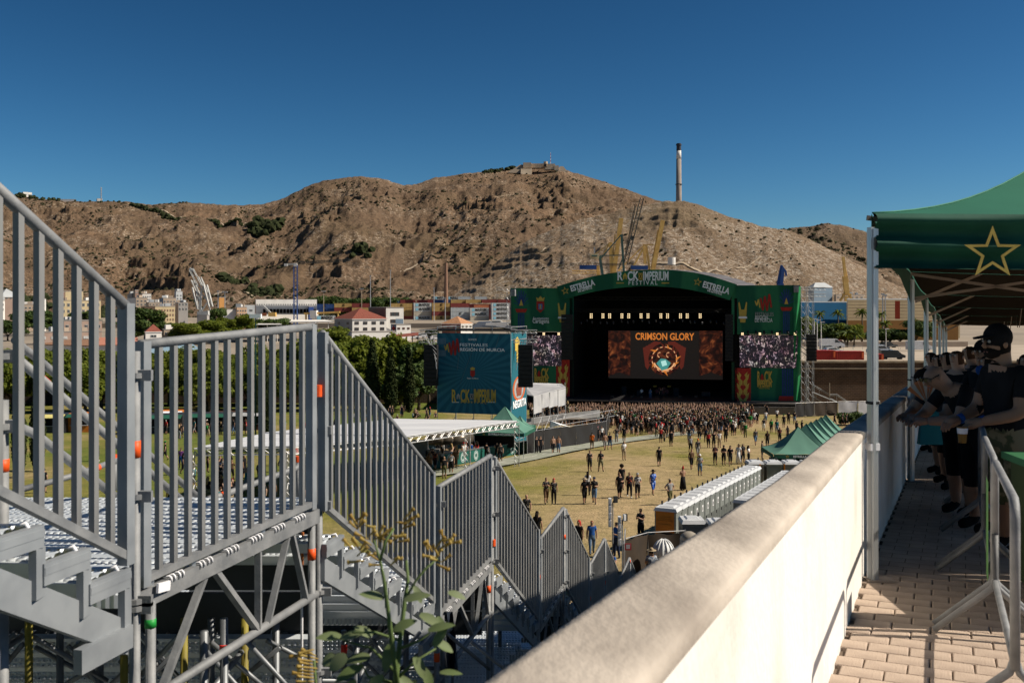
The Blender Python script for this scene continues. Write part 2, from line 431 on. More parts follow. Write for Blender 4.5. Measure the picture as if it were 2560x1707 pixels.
def gx(u,v):
 X=-230+400*u;Y=-30+232*v
 return(X,Y,fz(Y)+0.10*math.sin(X*0.21+Y*0.13)*math.sin(Y*0.17)*(1 if Y>40 else 0.2))
struct("lawn",MB().grid(gx,60,60),M_LAWN,smooth=True)
M_PAVE=mat("path_paving",(.30,.31,.25),(.23,.245,.19),scale=0.6,rough=0.9,bump=0.2)
pp=[G(1180,1172),G(1300,1150),G(1400,1128),G(1480,1114),G(1560,1102),G(1640,1092),G(1760,1080)]
mb=MB()
for i in range(len(pp)-1):
 a,b=pp[i],pp[i+1];w=1.5
 n=Vector((-(b-a).y,(b-a).x,0)).normalized()*w
 for q in(a,b):pass
 mb.quad(*[Vector((q.x,q.y,fz(q.y)+0.12))for q in(a-n,b-n,b+n,a+n)])
lp=[G(880,1210),G(1010,1196),G(1180,1172)]
for i in range(len(lp)-1):
 a,b=lp[i],lp[i+1];n=Vector((-(b-a).y,(b-a).x,0)).normalized()*1.5
 mb.quad(*[Vector((q.x,q.y,fz(q.y)+0.12))for q in(a-n,b-n,b+n,a+n)])
struct("path",mb,M_PAVE)
mb=MB()
for i in range(len(pp)-1):
 a,b=pp[i],pp[i+1]
 for k in range(4):
  p,q=a.lerp(b,k/4+.03),a.lerp(b,k/4+.16)
  n=Vector((-(b-a).y,(b-a).x,0)).normalized()*0.06
  mb.quad(*[Vector((w.x,w.y,fz(w.y)+0.126))for w in(p-n,q-n,q+n,p+n)])
struct("path_marking",mb,mat("path_line",(.55,.55,.50),rough=0.8))
M_DUST=mat("port_ground",(.30,.25,.19),(.22,.185,.145),scale=0.03,rough=0.95,bump=0.1)
mb=MB()
mb.add([(-7000,203,PORT),(7000,203,PORT),(7000,8500,PORT),(-7000,8500,PORT)],[(0,1,2,3)])
struct("ground",mb,M_DUST)
mb=MB();mb.add([(-7000,-600,-14.5),(-230,-600,-14.5),(-230,203,-14.5),(-7000,203,-14.5)],[(0,1,2,3)])
mb.add([(170,-600,-14.5),(7000,-600,-14.5),(7000,203,-14.5),(170,203,-14.5)],[(0,1,2,3)])
struct("ground_outer",mb,M_DUST)
M_ASPH=mat("car_park_asphalt",(.42,.35,.27),(.34,.285,.22),scale=0.12,rough=0.9)
mb=MB();mb.add([(20,203.2,PORT+.02),(230,203.2,PORT+.02),(230,300,PORT+.02),(20,300,PORT+.02)],[(0,1,2,3)])
struct("car_park_ground",mb,M_ASPH)
struct("shade_sheet",MB().grid(lambda u,v:(-34+36.5*u+4*v*u,1+36*v,fz(1+36*v)+.08+.05*math.sin(9*u+14*v)),20,20),mat("painted_shade",(.055,.045,.030),(.03,.026,.018),scale=.8,rough=1),smooth=True)  # dark sheet over the lawn, painting in the shade under the bleachers
# ------- the brown fortress wall behind the field
def brick_mat():
 m=bpy.data.materials.new("old_masonry");m.use_nodes=True;N,L=nodes_of(m);b=N["Principled BSDF"];b.inputs['Roughness'].default_value=0.95
 tc=N.new("ShaderNodeTexCoord");mp=N.new("ShaderNodeMapping");mp.inputs['Rotation'].default_value=(R(90),0,0);L.new(tc.outputs['Object'],mp.inputs[0])
 br=N.new("ShaderNodeTexBrick");br.inputs['Scale'].default_value=1.0;br.inputs['Brick Width'].default_value=0.75;br.inputs['Row Height'].default_value=0.34;br.inputs['Mortar Size'].default_value=0.035
 br.inputs['Color1'].default_value=(.105,.066,.045,1);br.inputs['Color2'].default_value=(.070,.045,.032,1);br.inputs['Mortar'].default_value=(.15,.105,.075,1);L.new(mp.outputs[0],br.inputs[0])
 n=N.new("ShaderNodeTexNoise");n.inputs['Scale'].default_value=0.22;n.inputs['Detail'].default_value=7;L.new(tc.outputs['Object'],n.inputs[0])
 r=N.new("ShaderNodeValToRGB");r.color_ramp.elements[0].position=0.3;r.color_ramp.elements[1].position=0.7;r.color_ramp.elements[0].color=(.6,.55,.5,1);r.color_ramp.elements[1].color=(1.3,1.2,1.1,1);L.new(n.outputs[0],r.inputs[0])
 x=N.new("ShaderNodeMix");x.data_type='RGBA';x.blend_type='MULTIPLY';x.inputs[0].default_value=1;L.new(br.outputs[0],x.inputs[6]);L.new(r.outputs[0],x.inputs[7]);L.new(x.outputs[2],b.inputs['Base Color'])
 bp=N.new("ShaderNodeBump");bp.inputs['Distance'].default_value=0.08;bp.inputs['Strength'].default_value=0.7;L.new(br.outputs[1],bp.inputs['Height']);bp.invert=True;L.new(bp.outputs[0],b.inputs['Normal'])
 return m
M_MAS=brick_mat();M_STONE=mat("coping_stone",(.42,.34,.25),(.30,.24,.17),scale=0.8,rough=0.9,bump=0.2)
wall=thing("fortress_wall","long dark brown stone wall with a pale coping behind the stage and below the car park","wall",(60,201,fz(201)))
mb=MB().box((-30,201.5,-16.4),(400,2.6,9.2));add("masonry",mb,M_MAS,wall)
add("string_course",MB().box((-30,200.1,-12.95),(400,0.3,0.2)),M_STONE,wall)
add("coping",MB().box((-30,201.5,-11.58),(400.4,3.0,0.40)),M_STONE,wall)
# ======= BLEACHER STAIRS ON THE LEFT
M_GALV=mat("galvanised_steel",(.255,.26,.262),(.15,.158,.165),scale=9,rough=0.66,metal=0.2,bump=0.06,bscale=60,spec=0.5,lo=.3,hi=.7)
M_GALV2=mat("galvanised_bar",(.30,.298,.288),(.145,.148,.15),scale=9,rough=0.55,metal=0.3,spec=0.4,stretch=(1,1,.12))
M_GALVD=mat("galvanised_plate",(.28,.30,.315),(.20,.218,.235),scale=5,rough=0.6,metal=0.25,spec=0.4)
M_TAPE_O=mat("orange_tape",(.80,.10,.015),(.70,.08,.01),rough=0.5)
M_TAPE_G=mat("green_tape",(.02,.30,.05),rough=0.5)
M_TAPE_R=mat("red_tape",(.65,.03,.02),rough=0.5)
M_LABEL=mat("white_label",(.82,.82,.84),rough=0.4)
def plank_mat():
 m=bpy.data.materials.new("perforated_plank");m.use_nodes=True;N,L=nodes_of(m);b=N["Principled BSDF"]
 b.inputs['Roughness'].default_value=0.38;b.inputs['Metallic'].default_value=0.2;b.inputs['Base Color'].default_value=(.46,.50,.54,1)
 tc=N.new("ShaderNodeTexCoord");sp=N.new("ShaderNodeSeparateXYZ");L.new(tc.outputs['Object'],sp.inputs[0])
 def ma(op,a,c=None):
  x=N.new("ShaderNodeMath");x.operation=op
  for i,q in enumerate((a,c)):
   if q is None:continue
   if isinstance(q,(int,float)):x.inputs[i].default_value=q
   else:L.new(q,x.inputs[i])
  return x.outputs[0]
 def cell(o,k):return ma('ABSOLUTE',ma('SUBTRACT',ma('FRACT',ma('MULTIPLY',o,k)),0.5))
 cx,cy=cell(sp.outputs[0],26),cell(sp.outputs[1],30)
 d=ma('SQRT',ma('ADD',ma('MULTIPLY',cx,cx),ma('MULTIPLY',cy,cy)))
 band=ma('LESS_THAN',ma('FRACT',ma('MULTIPLY',sp.outputs[1],9.2)),0.72)
 hole=ma('MULTIPLY',ma('LESS_THAN',d,0.15),band)
 st=ma('MULTIPLY',ma('SUBTRACT',0.5,d),band)
 bp=N.new("ShaderNodeBump");bp.inputs['Strength'].default_value=1.0;bp.inputs['Distance'].default_value=0.03;L.new(st,bp.inputs['Height']);L.new(bp.outputs[0],b.inputs['Normal'])
 n=N.new("ShaderNodeTexNoise");n.inputs['Scale'].default_value=3;L.new(tc.outputs['Object'],n.inputs[0])
 mr=N.new("ShaderNodeValToRGB");mr.color_ramp.elements[0].color=(.44,.49,.54,1);mr.color_ramp.elements[1].color=(.70,.74,.76,1);L.new(n.outputs[0],mr.inputs[0]);L.new(mr.outputs[0],b.inputs['Base Color'])
 tr=N.new("ShaderNodeBsdfTransparent");mx=N.new("ShaderNodeMixShader");L.new(hole,mx.inputs[0]);L.new(b.outputs[0],mx.inputs[1]);L.new(tr.outputs[0],mx.inputs[2]);L.new(mx.outputs[0],N["Material Output"].inputs[0])
 return m
M_PLANK=plank_mat()
BARME={}
def bar_mesh(h,w):
 k=(round(h,2),w)
 if k not in BARME:
  me=MB().box((0,0,h/2),(w,w*0.9,h)).mesh("bar");me.materials.append(M_GALV2);BARME[k]=me
 return BARME[k]
def rail_panel(a,b,n,label,post0=True,post1=True,tapes=(),rtube=0.0245,w=0.030):
 """a, b = (px, ytop, ybottom, distance) of the two ends of a guard rail panel"""
 A0,A1,B0,B1=P(a[0],a[1],a[3]),P(a[0],a[2],a[3]),P(b[0],b[1],b[3]),P(b[0],b[2],b[3])
 t=thing("guard_rail",label,"guard rail",A1,0,"guard rails along the bleacher stairs")
 e=(B0-A0).normalized()*0.02
 add("handrail",MB().tube(A0-e,B0+e,rtube,14),M_GALV,t,smooth=True)
 add("bottom_rail",MB().bar(A1,B1,0.045,0.035),M_GALV,t)
 yaw=math.atan2(B0.y-A0.y,B0.x-A0.x)
 h0,h1=(A0-A1).length,(B0-B1).length
 for i in range(n):
  u=(i+1)/(n+1);p=A1.lerp(B1,u);h=h0*(1-u)+h1*u
  o=bpy.data.objects.new("bar",bar_mesh(h,w));COL.objects.link(o);o.parent=t
  o.location=p-A1;o.rotation_euler=(0,0,yaw)
 for on,T,Bm in((post0,A0,A1),(post1,B0,B1)):
  if on:add("post",MB().box((T+Bm)/2+Vector((0,0,-0.01)),(0.055,0.05,(T-Bm).length+0.05),yaw),M_GALVD,t)
 for(px,y0,y1,D,mt,r)in tapes:
  add("tape",MB().tube(P(px,y0,D),P(px,y1,D),r,12),mt,t,smooth=False)
 return t
GR=[((-190,305,1134,3.30),(315,767,1390,4.35),9,"nearest sloping guard rail, cut by the left edge of the photo"),((358,861,1447,4.72),(778,817,1258,6.28),13,"level guard rail beside the metal deck nearest the camera"),((808,836,1262,6.38),(1080,1184,1498,8.66),19,"long sloping guard rail going down from the end of the nearest deck"),((1096,1218,1532,8.74),(1224,1140,1395,10.7),14,"level guard rail beside the second deck, behind the yellow flowers"),((1236,1146,1400,10.8),(1344,1326,1545,12.4),15,"sloping guard rail below the second deck, its foot in shadow"),((1350,1347,1551,13.4),(1407,1271,1459,14.6),12,"third level guard rail down the stairs, peaked against the dry lawn"),((1413,1275,1462,14.7),(1471,1396,1569,15.9),13,"sloping guard rail just after the third level one"),((1476,1410,1576,16.5),(1510,1348,1500,18.0),11,"fourth level guard rail down the stairs, beside the floodlights"),((1513,1351,1502,18.1),(1547,1435,1572,19.8),10,"sloping guard rail after the fourth level one, half in shadow"),((1550,1447,1577,21.0),(1573,1395,1517,22.4),8,"fifth and lowest level guard rail by the brown screen"),((1575,1398,1519,22.5),(1596,1450,1560,24.2),7,"last and smallest sloping guard rail, touching the white wall"),]
TAPES={0:[],1:[],2:[(795,962,991,6.33,M_TAPE_O,.026)],4:[(1233,1348,1364,10.75,M_TAPE_O,.026)]}
for i,(a,b,n,lab)in enumerate(GR):
 rail_panel(a,b,n,lab,post0=(i!=0),tapes=TAPES.get(i,()))
def standard(px,ytop,ybot,D,label,tapes=(),rings=(),r=0.0245):
 a,b=P(px,ytop,D),P(px,ybot,D)
 b.z=max(b.z,fz(D)-0.0)
 t=thing("scaffold_tube",label,"scaffold tube",b,0,"scaffold uprights of the bleacher")
 add("tube",MB().tube(b,a,r,14),M_GALV,t,smooth=True)
 for y0,y1,m in tapes:add("tape",MB().tube(P(px,y1,D),P(px,y0,D),r+.002,14),m,t,smooth=True)
 for y in rings:
  c=P(px,y,D);mb=MB().tube(c-Vector((0,0,.012)),c+Vector((0,0,.012)),r*1.7,12)
  mb.box(c+Vector((.045,0.0,0)),(.07,.03,.05));add("coupler",mb,M_GALV,t)
 return t
standard(337,878,4700,4.60,"thick upright with orange tape between the two nearest guard rails",[(1101,1143,M_TAPE_O)],(938,1240,1500,1518))
standard(376,1500,4700,4.70,"upright with green tape below the nearest deck corner",[(1545,1567,M_TAPE_G)])
standard(797,830,3700,6.40,"upright at the far end of the nearest deck with a rosette near the frame's bottom",[],(868,1075,1262,1478,1678))
standard(779,1290,3700,6.30,"short upright with orange tape under the nearest deck's far end",[(1370,1398,M_TAPE_O)])
standard(1092,1225,3000,8.75,"upright behind the yellow flowers with tape low down",[(1630,1652,M_TAPE_O)],(1260,1560))
standard(1229,1150,2600,10.75,"upright at the end of the second deck",[],(1170,1285,1402))
standard(1221,1405,2600,10.7,"upright with orange tape under the second deck",[(1462,1480,M_TAPE_O)])
standard(1346,1345,2300,13.2,"upright with orange tape before the third level rail",[(1436,1448,M_TAPE_O)],(1378,))
standard(1410,1270,2200,14.6,"upright with orange tape at the peak of the third level rail",[(1335,1347,M_TAPE_O)],(1290,1378,1455))
standard(1474,1405,2000,16.4,"upright with red tape before the fourth level rail",[(1490,1500,M_TAPE_O)],(1435,))
standard(1511,1346,2000,18.0,"upright with orange tape at the peak of the fourth level rail",[(1450,1460,M_TAPE_O)],(1430,))
standard(1574,1393,1900,22.4,"small upright at the peak of the lowest level rail",[(1398,1407,M_TAPE_O)])
standard(5,1000,4700,3.9,"blurred upright with orange tape at the left edge",[(1147,1178,M_TAPE_O)],(890,1065))
PLK={}
def plank_mesh(L,w=0.315):
 if(L,w)not in PLK:
  mb=MB();pr=[(-w/2,-.06),(-w/2,0)]
  k=3
  for i in range(k):
   x0=-w/2+.02+i*(w-.04)/k;x1=x0+(w-.04)/k
   pr+=[(x0+.004,0.0),(x0+.014,.009),(x1-.02,.009),(x1-.010,0.0)]
  pr+=[(w/2,0),(w/2,-.06)]
  vs=[(0,y,z)for y,z in pr]+[(-L,y,z)for y,z in pr];n=len(pr)
  mb.add(vs,[(i,i+1,n+i+1,n+i)for i in range(n-1)])
  me=mb.mesh("plank");me.materials.append(M_PLANK);PLK[(L,w)]=me
 return PLK[(L,w)]
def line_x(D):
 return float(np.interp(D,[2.8,4.35,4.72,6.3,8.7,10.75,13.4,14.6,16.5,18.05,21,24],[-2.12,-1.69,-1.75,-1.27,-.66,-.235,.38,.75,1.3,1.66,2.28,2.95]))
def deck(D0,D1,z,L,label,n=None):
 t=thing("bleacher_deck",label,"deck",(line_x(D0),D0,z),0,"metal decks of the bleacher")
 w=0.32;n=n or int((D1-D0)/w+0.5);w=(D1-D0)/n
 for i in range(n):
  D=D0+(i+.5)*w
  o=bpy.data.objects.new("plank",plank_mesh(L,round(w-.006,3)));COL.objects.link(o);o.parent=t
  o.location=(line_x(D)-line_x(D0)-0.03,D-D0,0)
 return t
deck(4.45,6.70,-1.30,26.0,"sunlit ribbed metal deck nearest the camera, left of the level guard rail")
deck(8.65,10.95,-2.73,26.0,"second sunlit deck seen between the bars behind the flowers")
deck(11.0,15.0,-4.20,26.0,"third deck down the bleacher")
deck(15.1,18.4,-5.55,26.0,"fourth deck down the bleacher")
deck(18.5,22.8,-7.0,26.0,"lowest deck at the foot of the bleacher")
M_RIS=mat("riser_board_dark",(.045,.05,.055),(.025,.028,.03),scale=2,rough=.5)
def risers(D,z0,n,label,m_,gap=0.0,step=.27):
 t=thing("riser_wall",label,"riser boards",(line_x(D)-.05,D,z0),0,"upright boards under the bleacher decks");q=random.Random(int(D*10))
 for i in range(n):
  if q.random()<gap:continue
  if m_ is M_RIS:add("riser_board",MB().box((-13.1,0,-step*(i+.5)),(26,.03,step-.02)),m_,t,world=False)
  else:
   o=bpy.data.objects.new("plank",plank_mesh(26.0,.42));COL.objects.link(o);o.parent=t;o.location=(q.uniform(-.3,0),0,-step*(i+.5));o.rotation_euler=(R(90)+q.uniform(-.25,.25),0,q.uniform(-.02,.02))
for D,z0,nm in((6.74,-1.40,"nearest"),(10.98,-2.84,"second"),(15.04,-4.3,"third"),(18.44,-5.65,"fourth")):risers(D,z0,3,"dark boards closing the step below the %s deck"%nm,M_RIS)
risers(6.70,-2.22,2,"perforated planks on edge below the nearest deck's dark boards",M_PLANK,0,.44);risers(8.6,-2.86,5,"perforated planks on edge, lit through their holes, below the second deck's front",M_PLANK,.1,.44)
risers(10.2,-3.2,8,"perforated planks on edge farther under the second deck",M_PLANK,.2,.5);risers(13.5,-4.6,8,"perforated planks on edge under the third deck",M_PLANK,.2,.6)
def flight(a,b,n,label,plate=True):
 """a, b world points of the deck edge at top and bottom; treads reach left from the rail line"""
 a,b=Vector(a),Vector(b)
 t=thing("metal_stair",label,"stairs",b,0,"metal stair flights beside the bleacher")
 d=(b-a);run=d/n
 hz=Vector((run.x,run.y,0))
 for i in range(n):
  q=a+run*(i+1);p=q-hz;dz=Vector((.006,0,-.045));q1=q-hz.normalized()*.015
  mb=MB().bar(p+dz,q+dz,0.035,0.085);mb.bar(p+dz+Vector((.012,0,.012)),q+dz+Vector((.012,0,.012)),.016,.03)
  add("tread_side",mb,M_GALVD,t)
  add("step_post",MB().bar(q1+Vector((.004,0,-.088)),q1+Vector((.004,0,-.25+run.z*.2)),0.03,0.075,up=(0,1,0)),M_GALVD,t)
  o=bpy.data.objects.new("tread",plank_mesh(1.5,0.27));COL.objects.link(o);o.parent=t
  m=(p+q)/2;o.location=Vector((m.x-.02,m.y,q.z))-b
  add("hook",MB().path([m+Vector((-.04,.08,.0)),m+Vector((.008,.08,.012)),m+Vector((.02,.08,-.012))],.009,8),M_LABEL,t,smooth=True)
 if plate:
  off=Vector((0.010,0,-.235));h=Vector((0,0,-.15))
  mb=MB();mb.slab([a+off,b+off,b+off+h,a+off+h],(-.03,0,0));add("stringer",mb,M_GALVD,t)
  f_=b-hz*1.25
  add("foot_beam",MB().bar(f_+Vector((.014,0,-.30))+Vector((0,0,b.z-f_.z)),b+Vector((.014,0,-.30)),.04,.10),M_GALVD,t)
 return t
def rp_(i,end,dz):
 q=GR[i][end];v=P(q[0],q[2],q[3]);return v+Vector((0,0,dz))
flight(rp_(0,0,-.045),rp_(0,1,-.045),4,"blurred metal stair flight at the lower left corner")
flight(rp_(2,0,-.10),rp_(2,1,-.02),8,"metal stair flight behind the yellow flowers with an orange tape mark")
flight(rp_(4,0,-.08),rp_(4,1,-.02),8,"metal stair flight below the second deck, partly in shadow")
flight(rp_(6,0,-.08),rp_(6,1,-.02),7,"metal stair flight after the third level rail, in shadow")
flight(rp_(8,0,-.08),rp_(8,1,-.02),7,"metal stair flight after the fourth level rail, in shadow")
tp=add("tape_mark",MB().bar(P(941,1480,7.68),P(955,1497,7.80),.005,.05),M_TAPE_O);tag(tp,"slanted orange tape mark stuck on the stair stringer behind the flowers","tape")
def girder(i,label,drop=.50):
 a0,b0=rp_(i,0,-.09),rp_(i,1,-.09);a1,b1=a0+Vector((0,0,-drop)),b0+Vector((0,0,-drop))
 t=thing("deck_girder",label,"girder",a1,0,"lattice girders under the decks")
 ex=(b0-a0)*.04
 add("top_beam",MB().bar(a0-ex,b0+ex,.05,.085),M_GALV,t)
 add("bottom_tube",MB().tube(a1-ex*2,b1+ex,.0245,12),M_GALV,t,smooth=True)
 for u0,u1 in((.30,.08),(.36,.62),(.62,.62),(.82,.68),(.85,.96)):
  add("strut",MB().bar(a0.lerp(b0,u0)+Vector((0,0,-.04)),a1.lerp(b1,u1),.035,.035,up=(1,0,0)),M_GALV,t)
 for g,k in((g,k)for g in range(6)for k in range(4)):
  u=.10+.15*g+.018*k+(.006 if k>1 else 0)
  if u>.97:break
  c=a0.lerp(b0,u)+Vector((.012,0,.052));add("hook",MB().path([c+Vector((-.02,0,.0)),c+Vector((.012,0,.006)),c+Vector((.020,0,-.004)),c+Vector((.021,0,-.022))],.0055,6),M_LABEL,t,smooth=True)
 return t
girder(1,"lattice girder under the nearest deck with small white hooks")
girder(3,"lattice girder under the second deck, going into shadow")
girder(5,"lattice girder under the third deck, all in shadow")
c=P(383,1470,4.74);e_=P(413,1462,4.86)
tg=add("white_tag",MB().bar(c+Vector((.02,0,0)),e_+Vector((.02,0,0)),.012,.045),M_LABEL);tag(tg,"white tag on the corner of the nearest deck's girder","tag")
def pipe(pts,r,label,tapes=()):
 w=[P(*p)for p in pts]
 t=thing("pipe_handrail",label,"handrail",w[-1],0,"pipe handrails beyond the deck")
 add("pipe",MB().path(w,r,12),M_GALV,t,smooth=True)
 for a,b in tapes:add("tape",MB().tube(P(*a),P(*b),r+.003,12),M_TAPE_O,t)
 return t
pipe([(38,850,6.0),(60,872,6.15),(86,890,6.3),(290,1065,7.2),(505,1250,8.4)],.026,"upper of two parallel pipes slanting down behind the left guard rail")
pipe([(30,885,5.9),(290,1108,6.9),(452,1248,7.8)],.028,"lower of two parallel pipes slanting down behind the left guard rail",[((103,948,6.2),(118,961,6.26)),])
pipe([(30,1060,5.8),(50,1068,5.9),(88,1085,6.0),(300,1250,6.9)],.028,"thick pipe slanting down to the deck's far edge at the left",[])
pipe([(35,1228,7.4),(190,1187,7.9),(292,1150,8.2)],.024,"short pipe rising to the right above the deck's left edge",[((234,1172,8.0),(248,1167,8.05))])
pipe([(520,1247,8.0),(560,1236,8.2),(740,1170,9.0),(752,1160,9.05)],.026,"pipe rising to the right behind the level guard rail",[((553,1239,8.15),(568,1233,8.22))])
pipe([(744,1145,9.05),(744,1250,9.05)],.026,"short upright pipe with orange tape behind the level guard rail",[((744,1140,9.05),(744,1154,9.05))])
pipe([(283,1150,8.2),(283,1225,8.2)],.03,"short upright pipe with orange tape beside the left post",[((283,1136,8.2),(283,1152,8.2))])
M_SCAF=mat("weathered_scaffold",(.22,.23,.24),(.13,.14,.15),scale=6,rough=0.5,metal=0.5)
M_YEL=mat("yellow_scaffold_paint",(.24,.20,.03),(.15,.12,.02),scale=5,rough=0.6)
k=0
rs=random.Random(3)
for row,D in enumerate((5.6,7.6,9.8,12.2,14.2,17.2,20.0)):
 zt=float(np.interp(D,[4.4,6.7,8.6,11,13.3,16.5,21],[-1.36,-2.12,-2.8,-3.5,-4.3,-5.6,-7.05]))-.08
 for j in range(7):
  X=line_x(D)-.25-j*1.55;k+=1
  t=thing("scaffold_bay",["yellow","grey"][0 if(row<2 and j in(1,3))else 1]+" scaffold bay, "+["first","second","third","fourth","fifth","sixth","seventh"][j]+" in from the stairs under the "+["nearest","second","third","fourth","fifth","sixth","lowest"][row]+" deck","scaffold",(X,D,fz(D)),0,"scaffold bays in the dark under the bleacher")
  add("upright",MB().tube((X,D,fz(D)),(X,D,zt),.0245,6),M_YEL if(row<2 and j in(1,3))else M_SCAF,t,smooth=True)
  z=zt-.35;q=0
  while z>fz(D)+.5 and q<6:
   add("ledger",MB().tube((X,D,z),(X-1.5,D,z),.02,6).tube((X,D,z-.04),(X,D+1.7,z-.04),.02,6),M_SCAF,t,smooth=True)
   add("brace",MB().tube((X,D+.05,z),(X-1.5,D+.05,z-1.4),.018,6).tube((X+.03,D,z-1.4),(X+.03,D+1.7,z),.018,6),M_SCAF,t,smooth=True)
   z-=1.5;q+=1
for D0,D1,z,lb in((5.0,8.4,-4.4,"upper layer of perforated planks added for shade below the nearest deck"),(2.4,8.4,-6.4,"lower layer of perforated planks added for shade below the nearest deck"),(8.5,13,-5.4,"perforated planks added for shade below the second deck"),(8.5,16,-7.4,"lower perforated planks added for shade below the second deck")):
 deck(D0,D1,z,26.0,lb,n=int((D1-D0)/.45))['group']="perforated planks added for shade under the bleacher"  # plank layers added and widened to block sun under the stand
qb=random.Random(8)
for k in range(30):
 x=qb.uniform(-20,1180);D=5.9+qb.random()*.6 if x<760 else 8.0+qb.random()*.5;y0=qb.uniform(1560,1660)if x<760 else qb.uniform(1540,1640);sg=qb.choice([-1,1]);L=qb.uniform(120,260)
 b_=add("brace_tube",MB().tube(P(x,y0,D),P(x+sg*L,y0+L*qb.uniform(.5,1.3),D+.3),.017,6),M_SCAF,smooth=True);tag(b_,"thin dull diagonal brace tube, %s of the tangle from the left below the decks"%"x","brace","brace tubes tangled under the bleacher");b_['q']=x
bl_=sorted([o for o in bpy.data.objects if 'q' in o],key=lambda o:o['q'])
for i,o in enumerate(bl_):o['label']="thin dull brace tube slanting below the decks, %s from the left"%(["first","second","third","fourth","fifth","sixth","seventh","eighth","ninth","tenth","eleventh","twelfth","thirteenth","fourteenth","fifteenth","sixteenth","seventeenth","eighteenth","nineteenth","twentieth"]+["twenty-"+w for w in("first","second","third","fourth","fifth","sixth","seventh","eighth","ninth")]+["thirtieth"])[i]
for i,(x,D,m_)in enumerate([(72,5.9,M_YEL),(310,6.0,M_YEL),(460,6.2,M_YEL),(612,6.4,M_YEL),(250,6.3,M_SCAF),(150,6.4,M_SCAF),(528,6.5,M_SCAF),(690,6.5,M_SCAF),(560,5.7,M_SCAF),(860,8.4,M_SCAF),(980,8.5,M_SCAF),(1015,8.4,M_SCAF)]):
 u_p=add("prop",MB().tube((P(x,0,D).x,D,fz(D)),P(x,1545 if x<760 else 1575,D),.024,8),m_,smooth=True);tag(u_p,["yellow prop under the lower left stair flight","yellow prop just left of the orange-taped upright","yellow prop behind the girder's first strut","yellow prop behind the girder's middle strut","grey prop left of the yellow one by the taped upright","grey prop under the lower left stringer","grey prop between the two yellow ones behind the girder","grey prop near the hanging cord","short grey prop with red tape behind the girder","grey prop left of the flowers' stem","grey prop behind the flowers' stem","grey prop right of the flowers' stem"][i],"prop","props under the bleacher")
 if i in(8,1,9):add("tape",MB().tube(P(x,1610,D-.01),P(x,1632,D-.01),.027,8),M_TAPE_R,u_p)
t_=add("cable",MB().tube(P(753,1300,6.6),P(753,1700,6.6),.006,6),mat("blue_cable",(.10,.10,.12),rough=.5));tag(t_,"thin blue and white cord hanging below the nearest deck's far corner","cord")
add("cord_stripe",MB().tube(P(754.5,1440,6.58),P(754.5,1700,6.58),.009,6),M_LABEL,t_)
add("cord_rust",MB().tube(P(757,1330,6.59),P(755,1440,6.59),.009,6),mat("rusty_cord",(.35,.11,.03),rough=.8),t_)
t_=add("hanging_sheet",MB().grid(lambda u,v:P(1102+30*u+14*v,1528+150*v,8.9+.06*math.sin(9*u+4*v)),8,12),mat("dark_blue_sheet",(.035,.045,.06),(.02,.025,.04),rough=.35));tag(t_,"torn dark plastic sheet hanging under the second deck's corner","sheet")
# ======= WHITE WALL, WALKWAY, BARRIERS
M_WHITE=mat("lime_wall",(.76,.73,.68),(.60,.54,.47),scale=1.6,rough=0.9,bump=0.12,bscale=30,stretch=(1.2,1.2,.7),detail=9,lo=.50,hi=.80)
M_COP=mat("worn_coping",(.50,.44,.37),(.25,.215,.18),scale=3.0,rough=0.9,bump=0.12,bscale=45,detail=8,stretch=(1,.5,1),lo=.36,hi=.72)
WD=Vector((.394,.919,0)).normalized();WN=Vector((WD.y,-WD.x,0));WB=Vector((2.57,7.3,0))
def wz(X,Y):return-1.7-.0414*(.394*X+.919*Y)
def thk(t):return float(np.interp(t,[-6.2,-5,-2.8,6],[.25,.235,.17,.17]))
def wpt(t,off=0.0,h=0.0):
 X=WB.x+WD.x*t;Y=WB.y+WD.y*t
 if t>0:X+=.022*t
 X+=WN.x*off;Y+=WN.y*off
 return Vector((X,Y,wz(X,Y)+h))
WT=[-9.5,-7,-5,-3,-1.2,0,1.5,3,5,8,12,17,24,32,42,56]
wt=thing("parapet_wall","white rendered parapet wall with a worn grey coping running down the walkway","wall",wpt(0,0,-1))
TH=.25
def strip(o0,h0,o1,h1):
 mb=MB();vs=[]
 for t in WT:vs+=[wpt(t,o0,h0),wpt(t,o1,h1)]
 return mb.add(vs,[(2*i,2*i+1,2*i+3,2*i+2)for i in range(len(WT)-1)])
mb=strip(0,1.045,0,-.3)
vs=[]
for t in WT:a=wpt(t,-thk(t),1.045);vs+=[a,Vector((a.x,a.y,fz(max(a.y,0))-.6))]
mb.add(vs,[(2*i,2*i+1,2*i+3,2*i+2)for i in range(len(WT)-1)])
add("wall_face",mb,M_WHITE,wt)
mb=MB();vs=[]
prof=[(.004,1.02),(.008,1.062),(-.006,1.074),(-.05,1.079),(-TH+.02,1.080),(-TH-.012,1.072),(-TH-.02,1.05),(-TH-.02,1.02)]
for t in WT:
 for o_,h_ in prof:vs.append(wpt(t,o_*(thk(t)/TH if o_<0 else 1),h_))
n_=len(prof)
mb.add(vs,[(i*n_+j,i*n_+j+1,(i+1)*n_+j+1,(i+1)*n_+j)for i in range(len(WT)-1)for j in range(n_-1)])
add("coping",mb,M_COP,wt,smooth=True)
M_PAVER=mat("walkway_paver",(.47,.37,.29),(.33,.255,.20),scale=3.0,rough=0.9,bump=0.35,bscale=90,detail=6)
M_JOINT=mat("paver_joint",(.15,.11,.08),rough=1)
mb=MB();vs=[]
for t in WT:vs+=[wpt(t,-.02,-.022),wpt(t,14,-.022)]
mb.add(vs,[(2*i,2*i+1,2*i+3,2*i+2)for i in range(len(WT)-1)])
walk=struct("walkway_ground",mb,M_JOINT)
